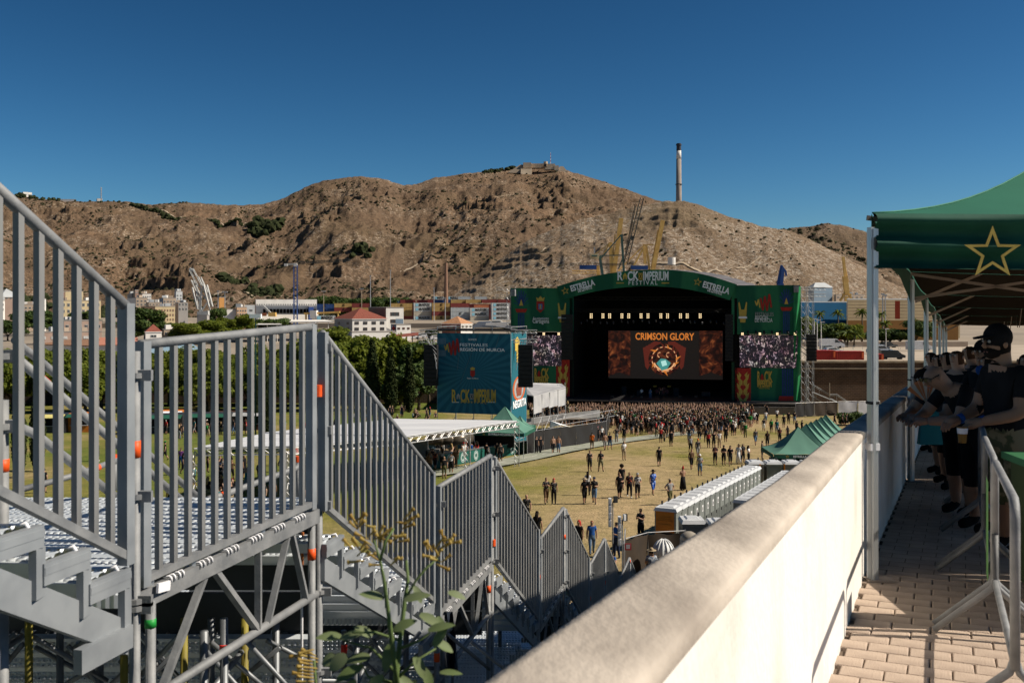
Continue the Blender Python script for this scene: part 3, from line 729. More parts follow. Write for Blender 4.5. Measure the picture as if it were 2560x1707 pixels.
def paver(w,l,ch=.006):
 mb=MB();x,y=w/2,l/2;a=[(-x,-y),(x,-y),(x,y),(-x,y)];c=[(p[0]*(1-ch/x),p[1]*(1-ch/y))for p in a]
 vs=[(p[0],p[1],-.03)for p in a]+[(p[0],p[1],-.006)for p in a]+[(p[0],p[1],0)for p in c]
 fs=[(4*k+i,4*k+(i+1)%4,4*k+4+(i+1)%4,4*k+4+i)for k in range(2)for i in range(4)]+[(8,9,10,11)]
 me=mb.add(vs,fs).mesh("paver");me.materials.append(M_PAVER);return me
pv=paver(.214,.164)
yaw=math.atan2(WN.y,WN.x);slope=math.atan(.0414);rot=Matrix.Rotation(yaw,4,'Z')@Matrix.Rotation(-slope,4,'X')
cnt=0;rest=MB()
rp2=random.Random(4)
for j in range(-24,90):
 for i in range(0,34):
  t=j*.17;off=.03+i*.22+(.11 if j%2 else 0)
  p=wpt(t,off,rp2.uniform(-.002,.002))
  if-17<j<3 and off<2.1 and cnt<300:
   o=bpy.data.objects.new("paver",pv);COL.objects.link(o);o.parent=walk;cnt+=1
   o.matrix_local=Matrix.Translation(p)@rot@Matrix.Rotation(rp2.uniform(-.012,.012),4,'Z')
  elif off<4.5 or j<20:
   c_=[wpt(t+b*.082,off+a*.107,0)for a,b in((-1,-1),(1,-1),(1,1),(-1,1))]
   rest.add(c_,[(0,1,2,3)])
ro=add("paver_field",rest,M_PAVER,walk);ro['kind']='stuff'
def barrier(t0,t1,off,label,sign=False,foot=True):
 a,b=wpt(t0,off),wpt(t1,off)
 t=thing("crowd_barrier",label,"barrier",a,0,"steel crowd barriers along the walkway")
 def q(u,h):p=a.lerp(b,u);return Vector((p.x,p.y,p.z+h))
 mb=MB().path([q(.02,.32),q(.02,.97),q(.035,1.02),q(.07,1.045),q(.5,1.045),q(.93,1.045),q(.965,1.02),q(.98,.97),q(.98,.32)],.021,12)
 add("frame",mb,M_GALV,t,smooth=True)
 add("lower_rail",MB().tube(q(.02,.34),q(.98,.34),.018,10),M_GALV,t,smooth=True)
 if foot:
  for u in(.03,.97):
   c=q(u,0)
   for s in(-1,1):
    e=c+WN*(.33*s);e.z=wz(e.x,e.y)+.02
    add("foot",MB().path([q(u,.62),q(u,.36),q(u,.30)+WN*.02*s,e],.019,10),M_GALV,t,smooth=True)
 if sign:
  mb=MB().quad(q(.05,.28),q(.26,.28),q(.26,.90),q(.05,.90));mb.v=[tuple(Vector(v)-WN*.03)for v in mb.v]
  add("green_poster",mb,mat("poster_green",(.10,.26,.07),rough=.6),t)
 return t
tJ=[-10+.0]
labs=["crowd barrier at the right edge of the photo, its bars cut off by the frame","crowd barrier with a green poster, just inside the tent's shade","crowd barrier under the hands of the man in the black cap","fourth crowd barrier along the shaded walkway","fifth crowd barrier along the shaded walkway","sixth crowd barrier along the shaded walkway","seventh crowd barrier, far down the shaded walkway"]
offJ=(Vector((2.86,5.9,0))-WB).dot(WN);tj=(Vector((2.86,5.9,0))-WB).dot(WD)
for k in range(-1,6):barrier(tj+.02+k*1.78,tj+1.76+k*1.78,offJ,labs[k+1],sign=(k==0))
# ======= PEOPLE
SKIN_T=[(.38,.225,.15),(.31,.175,.11),(.44,.28,.20),(.24,.13,.08)]
def cloth(name,c,c2=None,sc=8):return mat(name,c,c2 or tuple(x*.6 for x in c),scale=sc,rough=0.9,spec=0.15)
M_SK=[mat("skin_%d"%i,c,tuple(x*.82 for x in c),scale=6,rough=0.6,spec=0.3)for i,c in enumerate(SKIN_T)]
TC={"black":cloth("tee_black",(.012,.012,.014)),"charcoal":cloth("tee_charcoal",(.035,.035,.038)),"white":cloth("tee_white",(.72,.72,.70),(.6,.6,.58)),"grey":cloth("tee_grey",(.28,.28,.28)),"red":cloth("tee_red",(.42,.03,.03)),"blue":cloth("tee_blue",(.02,.09,.32)),"navy":cloth("tee_navy",(.015,.025,.06)),"green":cloth("tee_green",(.03,.22,.05)),"teal":cloth("tee_teal",(.02,.18,.20)),"beige":cloth("cloth_beige",(.38,.30,.20)),"brown":cloth("cloth_brown",(.12,.07,.04)),"olive":cloth("cloth_olive",(.11,.11,.05)),"denim":cloth("denim_blue",(.10,.17,.28)),"orange":cloth("cloth_orange",(.65,.15,.02)),"floral":mat("floral_shirt",(.55,.55,.55),(.06,.06,.07),scale=14,rough=.9,lo=.47,hi=.53),"hawaii":mat("hawaii_shirt",(.02,.09,.42),(.45,.55,.75),scale=12,rough=.9,lo=.55,hi=.62),"camo":mat("camo_cloth",(.22,.19,.11),(.07,.08,.04),scale=9,rough=.9,lo=.47,hi=.53),"print":mat("printed_tee",(.012,.012,.014),(.45,.42,.38),scale=11,rough=.9,lo=.60,hi=.64),"redprint":mat("red_printed_tee",(.012,.012,.014),(.55,.08,.03),scale=10,rough=.9,lo=.56,hi=.60),"plaid":mat("plaid_shirt",(.10,.13,.20),(.45,.48,.52),scale=16,rough=.9,lo=.45,hi=.52),"purple":cloth("tee_purple",(.12,.04,.16)),"pink":cloth("tee_pink",(.55,.22,.30))}
HC={"dark":cloth("hair_dark",(.016,.011,.008)),"brown":cloth("hair_brown",(.07,.035,.018)),"red":cloth("hair_red",(.20,.045,.015)),"grey":cloth("hair_grey",(.28,.27,.25)),"blond":cloth("hair_blond",(.35,.24,.11))}
M_SHOE=cloth("shoe_black",(.015,.015,.015));M_SHOEW=cloth("shoe_white",(.7,.7,.68))
BASE=dict(pel=(0,.0,.95),spi=(0,.0,1.12),che=(0,.0,1.32),nek=(0,.01,1.47),hd0=(0,-.01,1.55),hd1=(0,-.02,1.64),hd2=(0,-.01,1.72),shL=(-.17,0,1.41),elL=(-.235,.02,1.14),wrL=(-.25,-.04,.90),haL=(-.25,-.06,.80),hiL=(-.095,0,.88),knL=(-.105,-.015,.49),anL=(-.105,.02,.09),toL=(-.12,-.15,.045))
for k_ in list(BASE):
 if k_.endswith('L'):BASE[k_[:-1]+'R']=(-BASE[k_][0],BASE[k_][1],BASE[k_][2])
RAD=dict(pel=(.155,.115),spi=(.135,.105),che=(.165,.115),nek=(.062,.062),hd0=(.068,.072),hd1=(.082,.098),hd2=(.060,.070),sh=(.062,.062),el=(.048,.048),wr=(.034,.034),ha=(.044,.024),hi=(.115,.110),kn=(.072,.072),an=(.045,.045),to=(.048,.038))
BONES=[('pel','spi'),('spi','che'),('che','nek'),('nek','hd0'),('hd0','hd1'),('hd1','hd2')]+[b for s_ in 'LR' for b in(('che','sh'+s_),('sh'+s_,'el'+s_),('el'+s_,'wr'+s_),('wr'+s_,'ha'+s_),('pel','hi'+s_),('hi'+s_,'kn'+s_),('kn'+s_,'an'+s_),('an'+s_,'to'+s_))]
def body_mesh(pose=None,girth=1.0,sub=1,hair=0.0,skirt=False,extra_r=None,sleeve=.6,hands=True):
 """one continuous skinned body; slots 0 skin 1 top 2 bottom 3 shin 4 shoe 5 hair"""
 J=dict(BASE);J.update(pose or{})
 names=list(J);idx={n:i for i,n in enumerate(names)}
 bones=[b for b in BONES if hands or not b[1].startswith('ha')]
 used={n for b in bones for n in b}
 names=[n for n in names if n in used];idx={n:i for i,n in enumerate(names)}
 me=bpy.data.meshes.new("person");me.from_pydata([J[n]for n in names],[(idx[a],idx[b])for a,b in bones],[])
 o=bpy.data.objects.new("tmp_body",me);COL.objects.link(o)
 md=o.modifiers.new("skin",'SKIN');md.use_smooth_shade=True
 if sub:sm=o.modifiers.new("sub",'SUBSURF');sm.levels=sub;sm.render_levels=sub
 for n,i in idx.items():
  r=RAD.get(n)or RAD.get(n[:-1]);r=(extra_r or{}).get(n,r)
  g=girth if n in('pel','spi','che')else(1+(girth-1)*.5 if n[:2]in('hi','sh','el','kn')else 1)
  me.skin_vertices[0].data[i].radius=(r[0]*g*(1.12 if sub else 1),r[1]*g*(1.12 if sub else 1));me.skin_vertices[0].data[i].use_root=(n=='pel')
 out=bpy.data.meshes.new_from_object(o.evaluated_get(bpy.context.evaluated_depsgraph_get()))
 bpy.data.objects.remove(o);bpy.data.meshes.remove(me)
 Jv={n:Vector(J[n])for n in J}
 rr_=lambda n:max((extra_r or{}).get(n,RAD.get(n)or RAD.get(n[:-1])))*(girth if n in('pel','spi','che')else 1)
 BL=[(a,b,Jv[a],Jv[b]-Jv[a],(Jv[b]-Jv[a]).length_squared,max(.03,(rr_(a)+rr_(b))/2 if not(a=='che' and b[:2]=='sh')else.07))for a,b in bones]
 hax=(Jv['hd2']-Jv['hd0']).normalized();mi=[]
 for p in out.polygons:
  c=p.center;best=None
  for a,b,A,d,l2,rw in BL:
   t=max(0,min(1,(c-A).dot(d)/max(l2,1e-9)));q=(c-(A+d*t)).length/rw
   if best is None or q<best[0]:best=(q,a,b,t)
  _,a,b,t=best;k=a[:2],b[:2]
  if b in('hd0',):m=0 if t>.2 else 1
  elif b in('hd1','hd2'):
   rel=c-Jv['hd1'];up=rel.dot(hax);fwd=-rel.y if not pose or 'face' not in pose else rel.dot(Vector(pose['face']))
   m=5 if(up>.035 or(fwd<.035 and up>-.07))else 0
  elif a in('pel','spi')and b in('spi','che'):m=2 if(a=='pel' and t<.30)else 1
  elif b=='nek':m=1 if t<.75 else 0
  elif a=='che':m=1
  elif a[:2]=='sh':m=1 if t<sleeve else 0
  elif a[:2]in('el','wr'):m=0
  elif b[:2]=='hi':m=2
  elif a[:2]=='hi':m=2
  elif a[:2]=='kn':m=2 if t<.12 else(3 if t<.9 else 4)
  else:m=4
  mi.append(m)
 out.polygons.foreach_set("material_index",mi);out.update()
 for _ in range(6):out.materials.append(M_SK[0])
 return out
def mirror(p):return{(k[:-1]+('R' if k.endswith('L')else 'L')if k[-1]in 'LR' else k):(-v[0],v[1],v[2])for k,v in p.items()}
def shift_legs(w):
 return dict(knL=(-.10,-.17,.50),anL=(-.10,-.20,.10),toL=(-.11,-.36,.055),knR=(.10,.07,.49),anR=(.10,.28,.15),toR=(.11,.16,.05))
ARMS={"down":{},"swing":dict(elL=(-.24,.10,1.15),wrL=(-.25,.10,.92),haL=(-.25,.08,.82),elR=(.24,-.06,1.15),wrR=(.23,-.22,.98),haR=(.22,-.28,.91)),"hold":dict(elR=(.24,.0,1.13),wrR=(.10,-.22,1.18),haR=(.04,-.26,1.21)),"crossed":dict(elL=(-.23,-.04,1.14),wrL=(.02,-.19,1.18),haL=(.10,-.17,1.2),elR=(.23,-.04,1.13),wrR=(-.02,-.18,1.14),haR=(-.11,-.17,1.13)),"hips":dict(elL=(-.36,.05,1.18),wrL=(-.19,-.05,1.02),haL=(-.14,-.09,.99),elR=(.36,.05,1.18),wrR=(.19,-.05,1.02),haR=(.14,-.09,.99)),"up":dict(elR=(.27,-.05,1.62),wrR=(.25,-.08,1.88),haR=(.25,-.09,1.98)),"both":dict(elR=(.30,-.05,1.60),wrR=(.22,-.06,1.85),haR=(.20,-.06,1.95),elL=(-.30,-.05,1.60),wrL=(-.22,-.06,1.85),haL=(-.20,-.06,1.95)),"phone":dict(elL=(-.22,-.06,1.15),wrL=(-.08,-.26,1.26),haL=(-.04,-.30,1.31),elR=(.22,-.06,1.15),wrR=(.06,-.25,1.25),haR=(.03,-.30,1.31)),"head":dict(elR=(.36,-.02,1.56),wrR=(.17,-.03,1.68),haR=(.10,-.02,1.74))}
LEGS={"stand":{},"walk":shift_legs(1),"walk2":mirror(shift_legs(1)),"wide":dict(hiL=(-.10,0,.88),knL=(-.15,-.02,.48),anL=(-.19,.02,.09),toL=(-.22,-.14,.045),hiR=(.10,0,.88),knR=(.15,-.02,.48),anR=(.19,.02,.09),toR=(.22,-.14,.045))}
SIT=dict(pel=(0,.05,.12),spi=(0,.06,.30),che=(0,.03,.50),nek=(0,.02,.66),hd0=(0,0,.74),hd1=(0,-.01,.83),hd2=(0,0,.91),shL=(-.17,.02,.60),shR=(.17,.02,.60),elL=(-.26,-.08,.40),elR=(.26,-.08,.40),wrL=(-.16,-.28,.40),wrR=(.16,-.28,.40),haL=(-.10,-.34,.42),haR=(.10,-.34,.42),hiL=(-.10,-.04,.11),hiR=(.10,-.04,.11),knL=(-.20,-.38,.42),knR=(.20,-.38,.42),anL=(-.13,-.55,.09),anR=(.13,-.55,.09),toL=(-.15,-.70,.05),toR=(.15,-.70,.05))
LEAN=dict(spi=(0,-.06,1.12),che=(0,-.20,1.28),nek=(0,-.32,1.38),hd0=(0,-.38,1.43),hd1=(0,-.43,1.50),hd2=(0,-.46,1.57),shL=(-.17,-.24,1.35),shR=(.17,-.24,1.35),elL=(-.22,-.44,1.15),elR=(.22,-.44,1.15),wrL=(-.10,-.62,1.10),wrR=(.10,-.62,1.10),haL=(-.03,-.68,1.08),haR=(.03,-.68,1.08))
BM={}
def get_body(arms,legs,girth=1.0,sleeve=.6):
 k=(arms,legs,girth,sleeve)
 if k not in BM:
  p={};
  if arms=="sit":p=dict(SIT)
  elif arms=="lean":p=dict(LEAN)
  else:p.update(ARMS[arms]);p.update(LEGS[legs])
  BM[k]=body_mesh(p,girth,sub=1,sleeve=sleeve)
 return BM[k]
def small(name,mb,m):me=mb.mesh(name,True);me.materials.append(m);return me
CAPM={}
def headgear(kind,m):
 k=(kind,m.name)
 if k in CAPM:return CAPM[k]
 mb=MB()
 if kind=="cap":mb.ball((0,0,1.685),(.098,.108,.075),10,6);mb.bar((0,-.08,1.675),(0,-.19,1.66),.14,.012)
 elif kind=="hat":mb.ball((0,0,1.70),(.095,.105,.09),10,6);mb.tube((0,-.0,1.665),(0,0,1.68),.21,14,r2=.20)
 elif kind=="bun":mb.ball((0,.03,1.79),.055,8,5);mb.ball((0,.01,1.67),(.095,.10,.09),8,6)
 elif kind=="afro":mb.ball((0,.01,1.69),(.16,.16,.15),10,7)
 elif kind=="long":
  mb.ball((0,.02,1.665),(.095,.10,.095),10,6);mb.path([(0,.05,1.66),(0,.085,1.52),(0,.11,1.36),(0,.11,1.24)],[.085,.10,.095,.03],10)
 elif kind=="pack":mb.box((0,.20,1.24),(.27,.16,.40));mb.ball((0,.24,1.36),(.13,.09,.12),8,5)
 elif kind=="skirt":mb.tube((0,0,.62),(0,0,1.02),.24,14,r2=.15)
 elif kind=="longskirt":mb.tube((0,0,.12),(0,0,1.04),.26,14,r2=.15)
 elif kind=="drink":mb.tube((.04,-.27,1.18),(.04,-.27,1.31),.035,8,r2=.042)
 nm={"cap":"cap","hat":"hat","bun":"hair","afro":"hair","long":"hair","pack":"backpack","skirt":"skirt","longskirt":"skirt","drink":"cup"}[kind]
 CAPM[k]=(nm,small(nm,mb,m));return CAPM[k]
NP_=[0]
def person(pos,face=0,arms="down",legs="stand",top="black",bottom="black",shin=None,shoes=None,hair="dark",skin=0,extras=(),label=None,group=None,h=1.75,girth=1.0,sleeve=.6):
 """face: degrees the figure is turned from looking straight at the camera (clockwise seen from above)"""
 me=get_body(arms,legs,girth,sleeve)
 o=bpy.data.objects.new("person",me);COL.objects.link(o)
 sk=M_SK[skin]
 ms=[sk,TC[top]if top in TC else sk,TC[bottom],(TC[shin]if shin in TC else sk),M_SHOEW if shoes=="white" else M_SHOE,HC[hair]if hair in HC else sk]
 for i,m in enumerate(ms):o.material_slots[i].link='OBJECT';o.material_slots[i].material=m
 o.location=pos;o.rotation_euler=(0,0,R(face));o.scale=(h/1.70,h/1.70,h/1.68)
 o['label']=label;o['category']="person"
 if group:o['group']=group
 for e,c in extras:
  m=TC.get(c)or HC.get(c)or M_SK[0];nm,em=headgear(e,m)
  c_=bpy.data.objects.new(nm,em);COL.objects.link(c_);c_.parent=o
  if arms=="sit" and nm in("cap","hat","hair"):c_.location=(0,.0,-.81)
 NP_[0]+=1
 return o
def FC(cx,cy,Z=None):
 p=G(1200+cx/2.45,980+cy/2.45);p.z=fz(p.y)+.06*0;return p
def FH(cx,cyt,h=1.75):return GH(1200+cx/2.45,980+cyt/2.45,h)
FG="people walking over the dry lawn"
L_=[(FC(405,685),dict(face=8,arms="phone",legs="walk",bottom="brown",top="print",label="man in black printed tee and brown shorts reading something white he holds")),(FC(452,685),dict(face=5,legs="stand",top="print",shin="black",hair="red",h=1.66,extras=[("long","red")],label="red-haired woman in black tee and long black trousers beside the man reading")),(FH(285,630),dict(face=-10,legs="walk",top="print",hair="none",label="bald bearded man in black tee cut off by the slanting guard rail")),(FH(350,735),dict(face=160,legs="walk",extras=[("long","dark")],label="person with long dark hair in black seen from behind above the guard rails")),(FC(640,685),dict(face=10,arms="hold",legs="walk",extras=[("hat","beige"),("long","dark")],h=1.68,label="woman in black with a tan hat and long hair walking with a drink")),(FC(700,685),dict(face=-12,arms="hold",legs="walk2",bottom="denim",top="print",extras=[("cap","navy")],label="man in navy cap, black tee and grey-blue shorts with a drink")),(FC(660,634),dict(face=170,legs="stand",top="white",shin="black",h=1.66,extras=[("long","dark")],label="long-haired woman in white top walking away behind the couple with drinks")),(FC(672,485),dict(face=6,arms="hold",bottom="charcoal",top="print",sleeve=0,girth=1.15,label="stout man in black sleeveless shirt and grey shorts")),(FC(740,487),dict(face=-4,arms="hold",bottom="camo",top="print",legs="wide",label="man in black tee and camouflage shorts beside the stout man")),(FC(882,417),dict(face=15,arms="hold",top="white",bottom="beige",extras=[("cap","beige")],label="man in white tee, beige shorts and cap alone on the lawn")),(FC(1097,457),dict(face=178,legs="walk",top="black",label="man in black tee and shorts walking away alone")),(FC(855,652),dict(face=4,arms="hold",legs="walk",girth=1.1,label="big man in open black shirt striding, leftmost of a group of four")),(FC(868,596),dict(face=-5,legs="walk2",extras=[("afro","dark")],label="person in black with a big round black hairdo behind the striding group")),(FC(915,647),dict(face=0,legs="walk2",top="redprint",shin="black",shoes="white",girth=1.1,label="man in black tee with red print, black trousers and white shoes")),(FC(965,655),dict(face=-4,arms="hold",legs="walk",top="floral",bottom="black",extras=[("cap","grey")],label="man in grey flowered shirt and black shorts with a light cap")),(FC(1060,632),dict(face=20,arms="hold",legs="walk",top="hawaii",bottom="hawaii",extras=[("hat","black")],label="man in blue flowered shirt and shorts with a wide black hat")),(FH(1163,535),dict(face=25,arms="hips",legs="walk",top="grey",bottom="olive",extras=[("cap","beige")],label="man in grey tee and beige cap near the toilets")),(FC(1243,602),dict(face=200,arms="phone",top="none",bottom="black",hair="red",skin=1,extras=[("longskirt","black"),("bun","red")],h=1.68,label="bare-backed woman in a long black skirt looking at a phone")),(FC(1295,475),dict(face=10,legs="walk",top="brown",bottom="black",skin=1,label="man in dark brown tee and black shorts striding left of the grey-shirted man")),(FC(1347,515),dict(face=3,arms="hold",top="grey",bottom="denim",extras=[("cap","white")],label="man in grey tee, blue shorts and white cap")),(FC(1335,400),dict(face=3,legs="walk",top="print",bottom="grey",extras=[("cap","orange")],label="man in bright orange cap and black tee")),(FC(1290,372),dict(face=3,legs="walk2",top="grey",bottom="black",sleeve=.1,extras=[("long","dark")],h=1.68,label="woman in grey vest top left of the orange cap")),(FC(1440,445),dict(face=5,arms="crossed",top="redprint",girth=1.1,label="man in red and black tee with folded arms, leftmost of three in a row")),(FC(1493,448),dict(face=-3,arms="crossed",top="black",extras=[("cap","charcoal")],label="middle man of three in a row by the toilets, arms folded")),(FC(1533,452),dict(face=-6,arms="hold",legs="walk",top="black",bottom="charcoal",girth=1.1,label="long-haired man in black with grey shorts, rightmost of three in a row",extras=[("long","dark")])),(FC(1584,440),dict(face=-20,arms="down",top="white",bottom="white",shin="white",extras=[("longskirt","white"),("long","dark")],label="person wrapped in white cloth by the toilet corner")),(FC(1610,436),dict(face=10,arms="hold",top="print",label="person in patterned black right of the one in white")),(FC(1645,440),dict(face=60,arms="crossed",top="white",bottom="black",extras=[("long","dark")],h=1.62,label="dark-haired person in white sitting low beside the toilets")),(FC(1728,412),dict(face=70,arms="phone",top="print",bottom="black",label="person bending over a phone left of the nearest green tent")),(FC(125,430),dict(face=-5,legs="walk",top="print",bottom="black",label="man in black tee in front of the green banner with round emblems")),(FC(345,380),dict(face=20,legs="stand",shin="black",label="person all in black left of another by the screened fence")),(FC(370,378),dict(face=15,legs="walk",shin="black",girth=1.1,label="taller person all in black walking by the screened fence")),(FC(447,378),dict(face=8,legs="walk",top="none",bottom="black",label="bare-chested man in black shorts in front of the screened fence")),(FC(481,376),dict(face=-4,legs="walk2",top="none",bottom="denim",skin=1,label="bare-chested man in blue shorts in front of the screened fence")),(FC(686,352),dict(face=170,legs="walk",top="orange",bottom="brown",skin=1,label="man in orange and brown walking on the paved path")),(FC(765,356),dict(face=190,legs="walk",top="none",bottom="grey",skin=1,label="bare-backed man in grey shorts leaning forward on the path")),(FC(795,354),dict(face=150,legs="walk",top="navy",bottom="denim",label="person in navy top and jeans shorts on the path")),(FC(720,306),dict(face=0,top="black",extras=[("cap","pink")],girth=1.15,label="man in black with a pink cap by the dark fence's end")),(FC(745,303),dict(face=0,top="white",bottom="black",label="woman in black and white by the dark fence's end")),(FC(836,312),dict(face=0,arms="hips",top="print",bottom="grey",label="man in black tee and grey shorts with hands on hips near the path")),(FC(882,305),dict(face=175,arms="head",top="black",bottom="black",label="man in black with a hand on his head near the path")),(FC(1170,335),dict(face=178,arms="down",top="black",bottom="black",girth=1.2,label="broad man in black seen from behind, alone behind the crowd")),(FC(1108,312),dict(face=178,arms="hips",top="red",bottom="black",sleeve=0,label="person in dark red vest seen from behind at the crowd's edge")),(FC(1400,342),dict(face=178,arms="crossed",top="red",bottom="black",sleeve=0,h=1.66,label="woman in bright red vest seen from behind")),(FC(1432,344),dict(face=178,arms="hips",top="black",bottom="black",sleeve=0,label="person in black vest right of the woman in red")),(FC(1466,342),dict(face=178,arms="down",top="white",bottom="beige",sleeve=0,label="man in white vest and pale shorts seen from behind")),(FC(1505,306),dict(face=170,arms="hold",top="black",bottom="black",girth=1.15,label="broad person in black behind the man in the white vest")),(FC(1688,325),dict(face=8,legs="walk",top="print",bottom="denim",label="man in black tee with white print and blue shorts coming towards the tents")),(FC(1760,340),dict(face=175,arms="down",top="black",bottom="black",extras=[("long","brown")],label="long-haired person all in black standing left of the nearest tent")),(FC(1836,312),dict(face=12,arms="hold",top="redprint",bottom="black",label="man holding a white cup behind the nearest tent")),(FC(1884,300),dict(face=40,arms="hold",top="black",bottom="black",label="person in black half hidden by the nearest tent")),(FC(1818,256),dict(face=178,arms="down",top="black",bottom="denim",extras=[("pack","teal")],label="man with a turquoise backpack right of the crowd")),(FC(1784,252),dict(face=178,arms="down",top="green",bottom="black",extras=[("pack","green")],label="person with a green backpack right of the crowd")),(FC(1890,196),dict(face=175,arms="down",top="black",girth=1.15,label="broad man in black by the far barrier, leftmost of a pair")),(FC(1926,196),dict(face=175,arms="down",top="black",bottom="denim",label="person in black and jeans by the far barrier, right of a pair")),(FC(1861,218),dict(face=178,top="black",bottom="black",extras=[("cap","green")],label="man in a green cap near the far barrier")),(FC(1819,176),dict(face=178,top="white",bottom="black",arms="hold",label="man in white shirt at the far barrier below the stage front")),(FC(1757,152),dict(face=178,top="black",bottom="black",h=1.9,arms="head",label="tall man in black standing above the crowd at the far barrier")),(FC(1750,190),dict(face=178,top="white",bottom="denim",label="person in white tee below the tall man")),(FC(1738,240),dict(face=178,top="charcoal",bottom="white",h=1.66,label="woman in dark top and white shorts seen from behind")),(FC(1940,262),dict(face=120,top="print",bottom="black",label="person in black and white walking behind the row of tent peaks, left")),(FC(1972,258),dict(face=100,top="black",bottom="black",label="person in black walking behind the row of tent peaks, right")),(FC(2172,208),dict(face=90,legs="walk",top="black",label="person in black by the pale fence sheet, leftmost")),(FC(2222,206),dict(face=60,legs="walk",top="black",label="person in black by the pale fence sheet, second")),(FC(2246,210),dict(face=60,legs="walk2",top="black",girth=1.2,label="broad person in black by the pale fence sheet, rightmost")),(FH(985,715),dict(face=-40,arms="phone",top="print",label="man in black printed tee looking at his phone left of the orange toilet wall")),(FH(605,780),dict(face=-30,legs="walk",top="black",hair="red",h=1.66,extras=[("long","red")],label="red-haired woman in black cut off by the third guard rail")),(FH(685,790,1.68),dict(face=0,legs="walk",top="blue",bottom="denim",shin="denim",hair="red",h=1.68,label="red-haired woman in royal blue tee and jeans")),(FH(838,800),dict(face=-60,arms="hold",legs="wide",top="blue",bottom="navy",shin="navy",label="person in royal blue standing behind the floodlight mast")),(GH(1528,1362,1.2),dict(face=-30,arms="sit",top="blue",bottom="denim",shin="denim",label="person in royal blue crouching below the floodlights")),(FH(1050,966),dict(face=185,arms="hold",top="plaid",bottom="denim",shin="denim",extras=[("hat","beige")],label="person in checkered shirt and straw hat below the screened fence")),]
for p,kw in L_:person(p,group=FG,**kw)
# ---------- the loose back part of the crowd: single figures; the dense front is one mass
tops=["black"]*12+["charcoal"]*3+["print"]*4+["white","grey","red","navy","green","teal","brown","redprint","olive"]
bots=["black"]*8+["charcoal","denim","denim","beige","olive","grey","camo"]
armo=["down"]*5+["hold"]*3+["crossed","hips","up","phone","both","head"]
rp=random.Random(21)
LABS=set()
ACC={"long":" with long %s hair","cap":" in a %s cap","hat":" in a %s hat","pack":" with a %s backpack"}
ACT={"down":"","hold":" holding a drink","crossed":" arms folded","hips":" hands on hips","up":" one arm raised","phone":" using a phone","both":" both arms raised","head":" hand to head","sit":" seated","lean":" leaning"}
def crowd_person(p,label,group,face0=178,arms=None,legs=None,cs=None):
 for _ in range(60):
  c=rp.choice(tops);a=arms or rp.choice(armo);b_=rp.choice(bots);sk_=rp.choice([0,0,1,2,3]);ex=[];q=rp.random()
  if q<.24:ex.append(("long",rp.choice(["dark","brown","red","blond"])))
  elif q<.38:ex.append(("cap",rp.choice(["black","white","navy","red","grey","green"])))
  elif q<.46:ex.append(("hat",rp.choice(["beige","black","white"])))
  elif a not in("sit","lean")and q<.58:ex.append(("pack",rp.choice(["black","navy","teal","green"])))
  if rp.random()<.06:c="none"
  word={"none":"bare-chested","print":"black printed-tee","redprint":"red-printed-tee"}.get(c,c+"-topped");acc=(ACC[ex[0][0]]%ex[0][1])if ex else ""
  lb=word+" person"+acc+ACT[a]+", "+b_+" bottoms, "+label
  if lb not in LABS:break
 LABS.add(lb);label=lb;hr_=rp.choice(["dark","dark","brown","grey","blond","none"])
 return person(p,face=face0+rp.uniform(-30,30),arms=a,legs=legs or rp.choice(["stand","stand","wide","walk","walk2"]),top=c,bottom=b_,shin=("denim" if rp.random()<.08 else "black" if rp.random()<.2 else None),hair=hr_,skin=sk_,extras=ex,h=rp.uniform(1.58,1.86),girth=rp.choice([1,1,1.1,1.18]),sleeve=rp.choice([.6,.6,.6,0]),label=label,group=group)
taken=[(p.x,p.y)for p,k in L_]
def free(p,d=.55):
 for x,y in taken:
  if abs(x-p.x)<d and abs(y-p.y)<d:return False
 taken.append((p.x,p.y));return True
n=0;tries=0
while n<54 and tries<6000:
 tries+=1
 px=rp.uniform(1535,1900);py=1116-44*rp.random()**.7
 dens=1-(py-1072)/46
 if px>1760:dens*=.5
 if px<1600 and py>1105:continue
 if rp.random()>dens:continue
 p=G(px,py)
 if free(p,.6):crowd_person(p,"rear of crowd","loose rear rows of the crowd");n+=1
def low_person(mb,p,s,a,ci,up):
 x,y,z=p;c,sn=math.cos(a),math.sin(a)
 def T(v):return(x+(v[0]*c-v[1]*sn)*s,y+(v[0]*sn+v[1]*c)*s,z+v[2]*s)
 sk,tp_,bt,hr=ci
 mb.tube(T((-.1,0,0)),T((-.1,0,.85)),.06*s,4,sk,r2=.09*s,caps=False);mb.tube(T((.1,0,0)),T((.1,0,.85)),.06*s,4,sk,r2=.09*s,caps=False)
 mb.tube(T((0,0,.5)),T((0,0,.98)),.17*s,6,bt,r2=.15*s);mb.tube(T((0,0,.95)),T((0,0,1.45)),.15*s,6,tp_,r2=.21*s)
 mb.ball(T((0,0,1.62)),(.09*s,.10*s,.13*s),6,4,sk);mb.ball(T((0,.035,1.655)),(.105*s,.105*s,.125*s),6,4,hr)
 for sd in(-1,1):
  if up and(up==2 or sd==1):mb.tube(T((.19*sd,0,1.4)),T((.24*sd,-.05,2.02)),.045*s,4,sk,r2=.035*s)
  else:mb.tube(T((.20*sd,0,1.42)),T((.25*sd,.0,1.12)),.06*s,4,tp_,r2=.05*s,caps=False);mb.tube(T((.25*sd,0,1.12)),T((.25*sd,-.1,.88)),.04*s,4,sk,r2=.03*s,caps=False)
CM=[M_SK[0],M_SK[2],TC["black"],TC["charcoal"],TC["white"],TC["grey"],TC["red"],TC["green"],TC["denim"],HC["dark"],HC["brown"],HC["blond"],TC["teal"],TC["beige"],TC["print"]]
mb=MB();rc=random.Random(9);cnt=0
